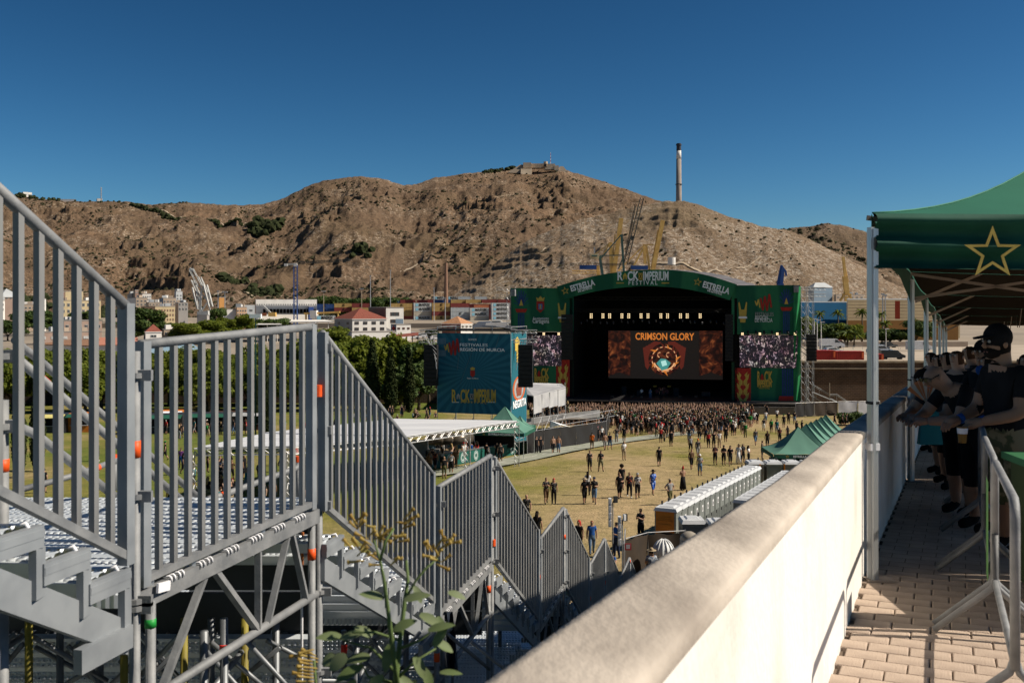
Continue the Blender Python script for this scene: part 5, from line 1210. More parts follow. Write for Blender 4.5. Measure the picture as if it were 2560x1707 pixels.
def flames(x0,x1,y0,y1):
 w,h=x1-x0,y1-y0;cx=(x0+x1)/2;rf=random.Random(2)
 for k in range(3):
  yy=y0+h*(.10+.29*k)
  for sg in(-1,1):
   add("flame_print",ST.poly([(cx+sg*w*q[0],yy+h*q[1])for q in((.02,.30),(.20,.20),(.10,.10),(.30,.0),(.27,.12),(.42,.06),(.36,.22),(.20,.34),(.05,.44))][::sg],-.04),M_Y,stage)
flames(1392,1423,900,990);flames(1839,1876,921,1001)
def column_print(cx,y0,y1,s=1.0,low=None):
 for i in range(9):
  a=R(180*(i+.5)/9);add("leaf_print",ST.poly([(cx-2*s,y0+42*s),(cx+math.cos(a)*19*s-1.5*s,y0+38*s-math.sin(a)*36*s),(cx+math.cos(a)*19*s+1.5*s,y0+38*s-math.sin(a)*36*s),(cx+2*s,y0+42*s)],-.05),M_BL,stage)
 add("fire_print",ST.poly([(cx-5*s,y0+40*s),(cx,y0+24*s),(cx+5*s,y0+40*s)],-.09),M_Y,stage)
 add("capital_print",ST.poly([(cx-15*s,y0+48*s),(cx+15*s,y0+48*s),(cx+11*s,y0+57*s),(cx-11*s,y0+57*s)],-.09),M_RD,stage)
 for k in range(4):add("shaft_print",ST.poly([(cx+(-8+4.4*k)*s,y0+58*s),(cx+(-5.2+4.4*k)*s,y0+58*s),(cx+(-5.2+4.4*k)*s,y1),(cx+(-8+4.4*k)*s,y1)],-.06),M_BL,stage)
column_print(1303,724,826);column_print(1966,720,834)
for k in range(5):add("shaft_print",ST.poly([(1955+6*k,922),(1959+6*k,922),(1959+6*k,990),(1955+6*k,990)],-.06),M_BL,stage)
add("plinth_print",ST.poly([(1948,990),(1988,990),(1990,1002),(1946,1002)],-.08),M_RD,stage)
def LT(s,px,py,w,size,m,bold=0.0,b=-.14,roll=0.0,plane=None,par=None,ext=.02,sx=1.0):
 pl=plane or ST;p=pl.at(px,py,b);a=pl.at(px-w/2,py,b);c=pl.at(px+w/2,py,b)
 return letter(s,p,pl.u,size,m,par or stage,bold=bold,ext=ext,fit=(c-a).length,roll=roll)
PXM=175/F
def shield(cx,cy,s,pl=ST,par=None,b=-.05,crown=True):
 par=par or stage
 add("crest_field",pl.poly([(cx-9*s,cy-12*s),(cx+9*s,cy-12*s),(cx+9*s,cy+6*s),(cx,cy+15*s),(cx-9*s,cy+6*s)],b),M_RD,par)
 add("crest_centre",pl.poly([(cx-4.5*s,cy-6*s),(cx+4.5*s,cy-6*s),(cx+4.5*s,cy+7*s),(cx-4.5*s,cy+7*s)],b-.04),mat("print_lightblue",(.06,.20,.48),rough=.7),par)
 add("crest_tower",pl.poly([(cx-2*s,cy+5*s),(cx-1.2*s,cy-4*s),(cx+1.2*s,cy-4*s),(cx+2*s,cy+5*s)],b-.07),M_Y,par)
 if crown:add("crown_print",pl.poly([(cx-8*s,cy-13*s),(cx-10*s,cy-22*s),(cx-5*s,cy-19*s),(cx,cy-25*s),(cx+5*s,cy-19*s),(cx+10*s,cy-22*s),(cx+8*s,cy-13*s)][::-1],b-.02),M_Y,par)
shield(1351,766,1.05)
LT("Ayuntamiento",1352,796,40,.75,M_W);LT("Cartagena",1352,803,41,1.05,M_W,.01)
def horns(cx,cy,s,ml):
 add("hand_print",ST.poly([(cx-11*s,cy-26*s),(cx-8*s,cy-27*s),(cx-4*s,cy-8*s),(cx+4*s,cy-8*s),(cx+8*s,cy-27*s),(cx+11*s,cy-26*s),(cx+9*s,cy+4*s),(cx+6*s,cy+24*s),(cx-6*s,cy+24*s),(cx-9*s,cy+4*s)][::-1],-.10),M_Y,stage)
 add("bracelet_print",ST.poly([(cx-10*s,cy+9*s),(cx+10*s,cy+9*s),(cx+11*s,cy+14*s),(cx-11*s,cy+14*s)],-.15),M_W,stage)
horns(1405,783,.95,0);horns(1857,782,1.0,0)
def brush(cx,cy,w,h,pl=ST,par=None,b=-.06):
 """zigzag brush strokes, yellow then red"""
 par=par or stage
 def zz(x0,amp,n,th,m,nm):
  pts=[];
  for i in range(n):pts.append((x0+i*th*.95,cy+(amp[i]if i%2 else-amp[i])))
  mb=MB()
  for i in range(n-1):
   a,c=pts[i],pts[i+1];mb=pl.poly([(a[0]-th*.38,a[1]),(a[0]+th*.38,a[1]),(c[0]+th*.38,c[1]),(c[0]-th*.38,c[1])],b-.01*i,.02,mb)
  add(nm,mb,m,par)
 k=w/34
 zz(cx-w*.5,[h*.12,h*.18,h*.22,h*.30],4,3.4*k,M_Y,"brush_print");zz(cx-w*.18,[h*.30,h*.48,h*.42,h*.50,h*.55,h*.3],6,4.6*k,M_RD,"brush_print")
brush(1909,757,42,40)
LT("FESTIVALES",1911,786,46,.95,M_GR);LT("REGIÓN",1904,794,31,.95,M_W);LT("DE MURCIA",1909,801,44,.95,M_W)
def logo(cx,cy,s,m1,pl=ST,par=None,b=-1.0,m2=M_Y,two=True):
 par=par or stage
 LT("R",cx-62*s,cy,9*s*1.6,2.35*s,m1,.06*s,b,plane=pl,par=par);LT("CK",cx-27*s,cy,30*s,2.35*s,m1,.06*s,b,plane=pl,par=par);LT("IMPERIUM",cx+35*s,cy,68*s,2.35*s,m1,.06*s,b,plane=pl,par=par)
 q=cx-48*s;add("helmet_print",pl.poly([(q-5*s,cy+9*s),(q-5*s,cy-3*s),(q,cy-10*s),(q+5*s,cy-3*s),(q+5*s,cy+9*s),(q+1.2*s,cy+6*s),(q+1.2*s,cy),(q-1.2*s,cy),(q-1.2*s,cy+6*s)],b),m2,par)
 q=cx-6*s;add("shield_print",pl.poly([(q-6*s,cy-9*s),(q+6*s,cy-9*s),(q+5*s,cy),(q+6*s,cy+9*s),(q-6*s,cy+9*s),(q-5*s,cy)],b),m2,par)
 for a in(-1,1):add("cross_print",pl.poly([(q-4*s*a,cy-7*s),(q-3*s*a,cy-7.5*s),(q+4*s*a,cy+7*s),(q+3*s*a,cy+7.5*s)],b-.05,mb=None),M_BLK,par)
logo(1607,691,.93,M_W)
LT("F E S T I V A L",1607,707.5,72,1.0,M_W,.01,-1.05)
for x0,x1 in((1541,1560),(1613+41,1632+41)):add("arrow_print",ST.poly([(x0,706),(x1,706.5),(x1,708.5),(x0,709)],-.95),M_Y,stage)
def star_p(cx,cy,r,pl=ST,b=-1.0,par=None,rot=0.0,w=.62,m=None):
 o=[(cx+math.sin(i*math.pi/5+rot)*(r if i%2==0 else r*.42),cy-math.cos(i*math.pi/5+rot)*(r if i%2==0 else r*.42))for i in range(10)]
 q=[(cx+(x-cx)*w,cy+(y-cy)*w)for x,y in o]
 vs=[pl.at(x,y,b)for x,y in o+q];mb=MB().add(vs,[(i,10+i,10+(i+1)%10,(i+1)%10)for i in range(10)]);add("star_print",mb,m or M_Y,par or stage)
star_p(1413,727,10.5,rot=R(-12),b=-.95);star_p(1744,705,11,rot=R(12),b=-1.0)
LT("ESTRELLA",1456,714.5,62,1.45,M_W,.05,-.95,roll=R(15));LT("DE LEVANTE",1462,722.5,36,.85,M_W,.03,-.95,roll=R(15))
LT("ESTRELLA",1790,720,69,1.5,M_W,.05,-1.0,roll=R(-16));LT("DE LEVANTE",1787,729,37,.85,M_W,.03,-1.0,roll=R(-16))
def small_logo(cx,cy,s):
 LT("R",cx-14*s,cy-6*s,7*s,2.4*s,M_Y,.09,-.1);LT("CK",cx+9*s,cy-6*s,20*s,2.4*s,M_Y,.09,-.1);LT("IMPERIUM",cx,cy+10*s,34*s,1.5*s,M_Y,.07,-.1);LT("FESTIVAL",cx,cy+20*s,26*s,.4*s,M_Y,.0,-.1)
 add("helmet_print",ST.poly([(cx-9*s,cy+2*s),(cx-9*s,cy-8*s),(cx-5.5*s,cy-15*s),(cx-2*s,cy-8*s),(cx-2*s,cy+2*s)],-.1),M_RD,stage)
small_logo(1353,940,1.0);small_logo(1911,949,1.05)
def screen_mat(name,kind):
 m=bpy.data.materials.new(name);m.use_nodes=True;N,L=nodes_of(m);b=N["Principled BSDF"];b.inputs['Base Color'].default_value=(.01,.01,.01,1);b.inputs['Roughness'].default_value=.6
 tc=N.new("ShaderNodeTexCoord");mp=N.new("ShaderNodeMapping");L.new(tc.outputs['Object'],mp.inputs[0])
 if kind=="crowd":
  v=N.new("ShaderNodeTexVoronoi");v.inputs['Scale'].default_value=1.25;mp.inputs['Scale'].default_value=(1,1,.8);L.new(mp.outputs[0],v.inputs[0])
  n=N.new("ShaderNodeTexNoise");n.inputs['Scale'].default_value=2.2;n.inputs['Detail'].default_value=6;n.inputs['Distortion'].default_value=1.2;L.new(mp.outputs[0],n.inputs[0])
  r=N.new("ShaderNodeValToRGB");e=r.color_ramp.elements;e[0].position=.51;e[1].position=.66;e[0].color=(.010,.008,.012,1);e[1].color=(.62,.46,.46,1);q=e.new(.58);q.color=(.10,.06,.075,1);L.new(n.outputs[0],r.inputs[0])
  mx=N.new("ShaderNodeMix");mx.data_type='RGBA';mx.blend_type='MULTIPLY';mx.inputs[0].default_value=.28;L.new(r.outputs[0],mx.inputs[6]);L.new(v.outputs['Color'],mx.inputs[7]);col=mx.outputs[2]
 else:
  n=N.new("ShaderNodeTexNoise");n.inputs['Scale'].default_value=.55 if kind=="fire" else.8;n.inputs['Detail'].default_value=7;n.inputs['Distortion'].default_value=2.0;L.new(mp.outputs[0],n.inputs[0])
  r=N.new("ShaderNodeValToRGB");e=r.color_ramp.elements;e[0].position=.42;e[1].position=.78;e[0].color=(.020,.006,.004,1);e[1].color=(.75,.22,.06,1);q=e.new(.58);q.color=(.14,.03,.012,1);L.new(n.outputs[0],r.inputs[0]);col=r.outputs[0]
 L.new(col,b.inputs['Emission Color']);b.inputs['Emission Strength'].default_value=.75 if kind=="crowd" else.30;return m
M_SCR=screen_mat("screen_crowd","crowd");M_SCF=screen_mat("screen_fire","fire")
for x0,y0,x1,y1,lb in((1300,838,1403.5,914,"left"),(1849,839,1996,919,"right")):
 o=add("video_screen",ST.rect(x0,y0,x1,y1,.15,-.12),M_SCR,stage)
BK=9.0
def em(name,c,s=1.0):return mat(name,(.01,.01,.01),rough=.6,emit=c,estr=s)
E_OR=em("glow_orange",(.66,.20,.035),.65);E_DK=em("screen_dark",(.008,.006,.005),1.0);E_RED=em("glow_red",(.12,.02,.012),.6);E_TEAL=em("glow_teal",(.05,.22,.20),.9);E_WARM=em("glow_peach",(.75,.38,.18),.8)
scr=add("video_wall",ST.rect(1521,827,1807,947,.2,BK),E_DK,stage)
for x0,x1 in((1521,1576),(1748,1806)):add("pennant_image",ST.poly([(x0,827),(x1,827),(x1,940),((x0+x1)/2,930),(x0,940)],BK-.05),M_SCF,stage)
LT("CRIMSON GLORY",1661,842,147,1.75,E_OR,.04,BK-.1)
def ring(cx,cy,r0,r1,m,b,a0=0,a1=360,n=36,sx=1.0,name="ring_image"):
 mb=MB();vs=[]
 for i in range(n+1):
  a=R(a0+(a1-a0)*i/n);vs+=[ST.at(cx+math.cos(a)*r0*sx,cy-math.sin(a)*r0,b),ST.at(cx+math.cos(a)*r1*sx,cy-math.sin(a)*r1,b)]
 mb.add(vs,[(2*i,2*i+1,2*i+3,2*i+2)for i in range(n)]);return add(name,mb,m,stage)
for sg in(-1,1):
 for k in range(5):
  add("wing_image",ST.poly([(1661+sg*8,855),(1661+sg*(26+7*k),853+4*k),(1661+sg*(52-k),872+11*k),(1661+sg*(38+k),876+12*k)][::sg],BK-.06-.01*k),E_RED,stage)
ring(1661,898,0,40,M_SCF,BK-.14,sx=1.0,name="disc_image");ring(1661,898,30,32,E_WARM,BK-.18);ring(1661,898,25,29,E_WARM,BK-.18,200,340)
for k in range(16):
 a_=2*math.pi*k/16;rr0,rr1=29,29+(9 if k%2 else 14);add("flame_image",ST.poly([(1661+math.cos(a_-.14)*rr0,898-math.sin(a_-.14)*rr0),(1661+math.cos(a_+.2)*rr1,898-math.sin(a_+.2)*rr1),(1661+math.cos(a_+.14)*rr0,898-math.sin(a_+.14)*rr0)][::-1],BK-.2),E_RED if k%3 else E_OR,stage)
for sg in(-1,1):
 for k in range(3):ring(1661+sg*11,890-3*k,6-k,8-k,E_WARM if k==1 else E_RED,BK-.21,20+60*k,200+60*k,12,name="swirl_image")
add("jewel_image",ST.poly([(1641,908),(1652,896),(1664,897),(1677,907),(1668,922),(1654,926)],BK-.22),E_TEAL,stage)
add("jewel_image",ST.poly([(1652,903),(1664,900),(1668,912),(1656,916)],BK-.26),em("glow_pale",(.35,.6,.55),.9),stage)
E_LAMP=mat("lamp_lit",(.9,.8,.6),rough=.4,emit=(1.0,.74,.40),estr=1.3)
def blinder(px,py,b,cols=2,rows=3,s=4.4):
 bd=add("blinder",ST.rect(px-s*cols/2,py-s*rows/2-.5,px+s*cols/2,py+s*rows/2+.5,.2,b),M_SPK,stage)
 for i in range(cols):
  for j in range(rows):
   c=ST.at(px+(i-(cols-1)/2)*s*.92,py+(j-(rows-1)/2)*s,b-.08)
   mb=MB().tube(c,c-ST.v*.10,.095,8);l=add("lamp",mb,E_LAMP,bd)
for x in(683,767,815,903,952,1040,1090,1182,1230,1323,1371,1464):blinder(1240+x/2.868,789.5,4.0)
for x in(343,450,1767,1892,2017,2145):blinder(1240+x/2.868,834.5,-.3,2,2,3.4)
for z_,b in((1.0,3.8),(-1.1,4.0),(-1.3,8.5)):add("lighting_truss",MB().truss(ST.at(1436,900,b)*Vector((1,1,0)).x if False else Vector((ST.at(1436,900,b).x,ST.at(1436,900,b).y,z_)),Vector((ST.at(1832,900,b).x,ST.at(1832,900,b).y,z_)),.5,.03,.018,1.2),mat("truss_black",(.03,.03,.03),rough=.5),stage)
rr=random.Random(6)
for k in range(22):
 c=ST.at(1450+17*k+rr.uniform(-4,4),801+rr.uniform(-4,6),4.2);mb=MB().ball(c,.16,8,6);mb.tube(c,c-Vector((0,.35,.3)),.14,8);add("spotlight",mb,mat("spot_grey",(.10,.10,.11),rough=.4,metal=.5),stage,smooth=True)
for k in range(7):
 c=ST.at(1870+20*k,829,-.4);add("spotlight",MB().ball(c,.22,8,6).tube(c,c-ST.v*.45-Vector((0,0,.3)),.17,8),M_SPK,stage,smooth=True)
def array(px0,px1,y0,y1,plane,b,n,par,lab):
 for i in range(n):
  ya,yb=y0+(y1-y0)*i/n,y0+(y1-y0)*(i+.92)/n
  c=plane.rect(px0,ya,px1,yb,1.0,b+.06*i*i/n);add("speaker_cabinet",c,M_SPK,par)
array(1403,1430,786,900,ST,-2.2,12,stage,"");array(1813,1833,786,903,ST,-2.2,14,stage,"")
def vt(px,y0,y1,D,w,par,name="truss_tower",m=M_TRU,rc=.035):add(name,MB().truss(P(px,y1,D),P(px,y0,D),w,rc,.02,w*1.1),m,par)
for px in(2008,2026):vt(px,716,1010,171,.9,stage)
vt(1272,722,990,180,.7,stage)
for(x0,x1,y,D)in((2000,2064,722,170),(2000,2064,738,170),(1240,1280,722,181),(1240,1280,740,181)):add("outrigger",MB().truss(P(x0,y,D),P(x1,y,D),.5,.035,.02,.7),M_TRU,stage)
for(x,y)in((1281,731),(1991,722)):add("motor_box",ST.rect(x-6,y-8,x+6,y+9,1.0,-1.2),mat("motor_grey",(.30,.31,.33),(.15,.15,.16),scale=2,rough=.5),stage)
for k in range(4):add("side_stair",MB().bar(P(2003,842+12*k,170),P(2022,856+12*k,170),.25,.12),M_TRU,stage)
t=thing("speaker_stack","black delay speaker column hanging right of the stage's banner","speaker",(50,168,fz(168)))
DL=Plane((50,168,0),(1,-.05));array(2019,2042,836,903,DL,0,8,t,"")
MUS="musicians on the stage"
for px,kw in((1604,dict(top="white",arms="hold",label="musician in white at the left of the stage")),(1626,dict(top="denim",bottom="denim",shin="denim",arms="hold",label="musician in blue denim near the stage centre")),(1652,dict(top="black",shin="black",arms="up",label="singer in black at the stage centre"))):
 p=ST.at(px,990,1.0);p.z=zd;person(p,face=-12,group=MUS,**kw)
for px,w,h,b in((1600,16,14,6),(1655,28,18,8),(1690,14,20,7),(1765,22,10,2),(1560,12,24,8)):
 add("amplifier",ST.rect(px-w/2,990-h,px+w/2,990,1.2,b),M_SPK,stage)
for i,px in enumerate((1530,1580,1700,1740)):add("monitor_wedge",ST.rect(px-4,989,px+4,994,.5,-1.2),M_SPK,stage)
dk=thing("drum_kit","drum kit in the dark at the back of the stage","drums",tuple(ST.at(1655,985,6)[:2])+(zd,))
c=ST.at(1655,985,6);c.z=zd+.9
for dx,dz,r in((-.9,0,.35),(0,-.1,.5),(.9,0,.35),(-.4,.5,.25),(.4,.5,.25)):add("drum",MB().tube(c+Vector((dx,0,dz)),c+Vector((dx,.4,dz)),r,14),mat("drum_shell",(.12,.02,.02),rough=.3),dk)
for dx in(-1.3,1.3):add("cymbal",MB().tube(c+Vector((dx,0,.9)),c+Vector((dx,.02,.93)),.35,14),M_Y,dk)
# ======= BLUE BANNER TOWER
TW=Plane(P(1277,900,105.0)*1.0,(.957,-.29));TW.O.z=0
TS=Plane((TW.O.x,TW.O.y,0),(.29,.957))
tower=thing("delay_tower","scaffold tower wrapped in dark blue printed banners with speakers each side","tower",(TW.O.x,TW.O.y,fz(105)),math.atan2(-.29,.957))
_c=WM[tower.name].inverted()@TW.at(1181,930,0)
M_TB=banner_mat("tower_banner",(.014,.105,.165),(.026,.15,.215),rays=(_c.x,_c.z,34))
M_TB2=banner_mat("tower_banner_side",(.010,.095,.13),(.020,.14,.18),rays=(0.0,_c.z-1.2,30))
add("banner",TW.rect(1093,833,1276,1034,.06,-.05),M_TB,tower)
pts=[TS.at(1278,832,0),TS.at(1317,832,0),TS.at(1317,1092,0),TS.at(1278,1092,0)];z0,z1=pts[0].z,fz(105)+.1
q0,q1=pts[0],pts[1]
sd_=MB().slab([Vector((q0.x,q0.y,z1)),Vector((q1.x,q1.y,z1)),Vector((q1.x,q1.y,z0)),Vector((q0.x,q0.y,z0))],-TS.v*.0+TW.u*-.06)
add("side_banner",sd_,M_TB2,tower)
TN=TW.u
def tspt(f,z,o=.03):p=q0.lerp(q1,f);return Vector((p.x,p.y,z))+TN*o
LT("SOMOS",1181,849,20,.30,M_W,0,-.1,plane=TW,par=tower);LT("FESTIVALES",1184,862.5,69,.46,M_W,0,-.1,plane=TW,par=tower);LT("REGIÓN DE MURCIA",1205,874.5,112,.46,M_W,.006,-.1,plane=TW,par=tower)
brush(1130,868,38,40,TW,tower,-.1)
add("crest_field",TW.poly([(1176,926),(1187,926),(1187,938),(1181.5,943),(1176,938)],-.1),M_RD,tower);add("crown_print",TW.poly([(1177,925),(1175.5,920),(1181.5,917),(1187.5,920),(1186,925)][::-1],-.1),M_Y,tower)
LT("Región de Murcia",1182,945.5,28,.18,M_W,0,-.1,plane=TW,par=tower)
_P=PXM;logo(1184,991,.80,M_Y,TW,tower,-.1,M_GR)
LT("F E S T I V A L",1184,1006,64,.30,M_Y,0,-.1,plane=TW,par=tower)
for x0,x1 in((1130,1147),(1220,1239)):add("arrow_print",TW.poly([(x0,1004.5),(x1,1004.5),(x1,1006),(x0,1006)],-.1),M_W,tower)
for(a,b)in(((1154,833),(1143,925)),((1197,833),(1150,960)),((1250,833),(1238,872)),((1100,905),(1158,922))):add("lit_brace",MB().bar(TW.at(a[0],a[1],-.075),TW.at(b[0],b[1],-.075),.035,.02),mat("lit_brace_pale",(.10,.18,.22),rough=.6),tower)  # pale bars laid on the banner to paint sunlit braces showing through
for y in(860,890):add("pale_patch",TW.rect(1095,y-15,1115,y,.01,-.065),mat("banner_patch",(.10,.19,.25),rough=.7),tower)
cz=(760-972)/F*107;vs=[]
for i in range(25):
 a=2*math.pi*i/24;vs+=[tspt(.48+math.cos(a)*.40,cz+math.sin(a)*1.35),tspt(.48+math.cos(a)*.31,cz+math.sin(a)*1.12)]
add("ring_emblem",MB().add(vs,[(2*i,2*i+2,2*i+3,2*i+1)for i in range(24)]),mat("emblem_orange",(.55,.12,.03),rough=.7),tower)
add("emblem_disc",MB().add([tspt(.48+math.cos(2*math.pi*i/24)*.30,cz+math.sin(2*math.pi*i/24)*1.1,.02)for i in range(24)],[tuple(range(24))]),M_GR,tower)
add("emblem_figure",MB().add([tspt(.48+x,cz+z,.04)for x,z in((-.14,-.8),(.14,-.8),(.18,.2),(.06,.7),(-.12,.6),(-.2,0))],[(0,1,2,3,4,5)]),mat("emblem_brown",(.25,.07,.04),rough=.7),tower)
letter("NEGRITA",tspt(.50,(760-1011)/F*107,.05),TS.u,1.15,M_W,tower,bold=.03,ext=.01,fit=5.0)
for(f,z_)in((.35,-4.3),(.45,-5.6)):add("figure_print",MB().add([tspt(f+x,z_+z,.04)for x,z in((-.12,-.7),(.10,-.75),(.16,.3),(.02,.8),(-.14,.5))],[(0,1,2,3,4)]),M_Y,tower)
zt=(760-829)/F*105;zb=fz(105)
A_,B_=TW.at(1093,900,0),TW.at(1277,900,0)
def tz(p,z,bk=0):return Vector((p.x,p.y,z))+TW.v*bk
mbk=lambda:MB()
for f in(0,.25,.5,.75,1):
 for bk in(0.06,6.0):
  p=A_.lerp(B_,f);add("upright",MB().tube(tz(p,zb,bk),tz(p,zt+.5,bk),.035,6),M_TRU,tower)
for z in(zt,zt-.9,zt+.45,zb+.6,zb+2.2):
 for bk in(0.08,6.0):add("ledger",MB().tube(tz(A_,z,bk),tz(B_,z,bk),.03,6),M_TRU,tower)
 for f in(0,1):p=A_.lerp(B_,f);add("ledger",MB().tube(tz(p,z,0),tz(p,z,6.0),.03,6),M_TRU,tower)
for f in(0,.25,.5,.75):add("brace",MB().tube(tz(A_.lerp(B_,f),zb+.2,0.08),tz(A_.lerp(B_,f+.25),zb+3.2,.08),.03,6),M_TRU,tower)
add("roof_deck",MB().slab([tz(A_-TW.u*2.0,zt+.06,-.3),tz(B_+TW.u*.2,zt+.06,-.3),tz(B_+TW.u*.2,zt+.06,6.2),tz(A_-TW.u*2.0,zt+.06,6.2)],(0,0,.10)),M_BLK,tower)
add("canvas_roof",MB().slab([P(1205,815,112),P(1240,816,108),P(1320,828,109),P(1300,826,114)],(0,0,.06)),mat("canvas_grey",(.40,.40,.42),rough=.7),tower)
for x0,x1 in((1047,1093),(1279,1343)):
 for y in(829,852):add("arm_truss",MB().truss(P(x0,y,106),P(x1,y,106),.35,.03,.02,.5),M_TRU,tower)
 for k in range(5):
  if x0<1100:add("brace",MB().tube(P(1048+9*k,832+3*k,105.8),P(1091,880+12*k-6,105.2),.03,6),M_TRU,tower)
  else:add("brace",MB().tube(P(1341-9*k,836+4*k,105.8),P(1290,885+10*k,105.6),.03,6),M_TRU,tower)
SPL=Plane((0,104.5,0),(1,-.1))
tl=thing("speaker_stack","black speaker column hanging left of the blue banner tower","speaker",tuple(SPL.at(1075,900)[:2])+(fz(104),));array(1059,1092,862,965,SPL,0,10,tl,"")
tr_=thing("speaker_stack","black speaker column hanging right of the blue banner tower","speaker",tuple(SPL.at(1313,900)[:2])+(fz(104),));array(1295,1331,862,969,SPL,-.6,10,tr_,"")
# ======= RAISED PLATFORM WITH THE GREY ROOF, RIGHT OF THE TOWER
pf=thing("viewing_platform","scaffold viewing platform with a grey canvas roof and hanging side sheets","platform",P(1334,991,118)*Vector((1,1,0)).x if False else(2.56,118,fz(118)))
M_CANV=mat("canvas_white",(.50,.50,.50),(.40,.40,.41),scale=.8,rough=.8,trans=.1)
top_=[P(1318,988,122),P(1334,992,118),P(1414,969,126),P(1404,961,138),P(1331,959,134),P(1316,972,130)]
add("roof_sheet",MB().slab(top_,(0,0,.12)),M_CANV,pf)
a0,b0=P(1334,991,118),P(1414,970,126)
for i,(u0,u1,h)in enumerate(((0,.24,2.1),(.26,.47,1.7),(.49,.74,1.9),(.76,1.0,2.1))):
 mb=MB().grid(lambda u,v:a0.lerp(b0,u0+(u1-u0)*(u-(.12*v if i in(1,2)else 0)*(1-u)))-Vector((0,.04+.1*math.sin(9*u+3*i)*v,h*v)),10,6);add("side_sheet",mb,M_CANV,pf,smooth=True)
for u in(0,.25,.5,.75,1):
 p=a0.lerp(b0,u);add("upright",MB().tube((p.x,p.y,fz(p.y)),p,.04,6),M_TRU,pf);q=p+Vector((.4,9,0));add("upright",MB().tube((q.x,q.y,fz(q.y)),q,.04,6),M_TRU,pf)
 if u<1:r_2=a0.lerp(b0,u+.25);add("brace",MB().tube((p.x,p.y,fz(p.y)+.2),(r_2.x,r_2.y,fz(r_2.y)+2.4),.03,6).tube((p.x,p.y,fz(p.y)+2.4),(r_2.x,r_2.y,fz(r_2.y)+2.4),.03,6),M_TRU,pf)
g_=fz(120)
add("platform_deck",MB().slab([(2.5,118.5,g_+1.4),(7,126,g_+1.4),(11.5,134,g_+.5),(9,136,g_+1.2),(3,130,g_+1.4)],(0,0,.12)),mat("platform_board",(.16,.14,.12),rough=.8),pf)
add("ramp_rail",MB().tube((4.2,117,g_+1.5),(13.5,131,g_+1.3),.03,6).tube((4.2,117,g_+2.2),(13.5,131,g_+2.1),.03,6),M_TRU,pf)
mb=MB().slab([P(1316,1046,119),P(1416,1033,127),P(1500,1024,134),P(1500,1042,134),P(1416,1052,127),P(1316,1064,119)][::-1],(0,.05,0));add("grey_screen",mb,mat("grey_plank",(.22,.22,.21),(.15,.15,.15),scale=.8,rough=.8),pf)
for k in range(18):
 px=rp.uniform(1322,1500);D=120+(px-1322)/178*13+rp.uniform(0,6);p=P(px,900,D);p.z=fz(120)+1.5 if px<1420 else fz(p.y)+.5
 if free(p,.5):crowd_person(p,"on scaffold platform","spectators on the viewing platform")
# ======= TOILETS
M_TG=mat("toilet_grey",(.20,.22,.21),(.16,.175,.17),scale=3,rough=.55,spec=.35);M_TW=mat("toilet_roof",(.56,.575,.59),(.46,.475,.49),scale=1.5,rough=.5)
M_TO=mat("toilet_orange",(.46,.17,.015),(.36,.12,.01),scale=1.5,rough=.55);M_TD=mat("toilet_dark",(.03,.032,.034),rough=.6);M_WR=mat("white_round_toilet",(.70,.71,.71),rough=.45)
def toilet_tree(side="orange",roof=M_TW,stick=True):
 """front (door) faces +X of the local frame, row runs along local Y"""
 r=bpy.data.objects.new("portable_toilet",None);COL.objects.link(r)
 W,Dp,H=1.10,1.14,2.10;sd=M_TO if side=="orange" else M_TG
 mb=MB().box((-.03,-W/2+.03,H/2),(Dp-.12,.05,H));mb.box((-.03,W/2-.03,H/2),(Dp-.12,.05,H));add("side_wall",mb,sd,r)
 for k in range(4):add("wall_rib",MB().box((-.03,-W/2-.002,1.62+.09*k if k<3 else.5),(.8-.12*k if k<3 else.8,.035,.03)),sd,r)
 add("wall_panel",MB().box((-.03,-W/2-.002,.95),(.72,.03,1.0)),sd,r)
 add("back_wall",MB().box((-Dp/2+.04,0,H/2),(.05,W,H)),M_TG,r)
 add("door_frame",MB().box((Dp/2-.06,-W/2+.05,H/2),(.10,.10,H)).box((Dp/2-.06,W/2-.05,H/2),(.10,.10,H)).box((Dp/2-.06,0,H-.08),(.10,W-.2,.16)),M_TG,r)
 d=add("door",MB().box((Dp/2-.06,0,1.0),(.05,W-.2,1.84)),M_TG,r)
 mb=MB()
 for k in range(5):mb.box((Dp/2-.03,-.30+.15*k,.62),(.02,.06,.9))
 add("door_rib",mb,M_TG,d)
 if stick:add("sticker",MB().box((Dp/2-.028,.08,1.55),(.012,.26,.34)),M_LABEL,d);add("figure_mark",MB().box((Dp/2-.020,.08,1.53),(.01,.10,.18)),M_TIE,d)
 add("handle",MB().box((Dp/2-.02,-.34,.98),(.04,.05,.16)),M_TIE,d)
 add("vent_slot",MB().box((Dp/2-.03,.02,.20),(.02,.14,.12)).box((Dp/2-.03,-.22,.20),(.02,.1,.12)),M_TIE,d)
 rf=add("roof",MB().hexa([(-Dp/2-.05,-W/2-.03,H),(Dp/2+.05,-W/2-.03,H),(Dp/2+.05,W/2+.03,H),(-Dp/2-.05,W/2+.03,H),(-Dp/2+.02,-W/2+.04,H+.16),(Dp/2-.04,-W/2+.04,H+.16),(Dp/2-.04,W/2-.04,H+.16),(-Dp/2+.02,W/2-.04,H+.16)]),roof,r)
 add("roof_ridge",MB().hexa([(-.42,-.34,H+.161),(.40,-.34,H+.161),(.40,.34,H+.161),(-.42,.34,H+.161),(-.34,-.26,H+.22),(.32,-.26,H+.22),(.32,.26,H+.22),(-.34,.26,H+.22)]),roof,rf)
 add("vent_pipe",MB().tube((-.45,.38,H+.1),(-.45,.38,H+.34),.05,8),M_TD,rf)
 add("base",MB().box((0,0,.06),(Dp,W,.12)),M_TD,r)
 return r
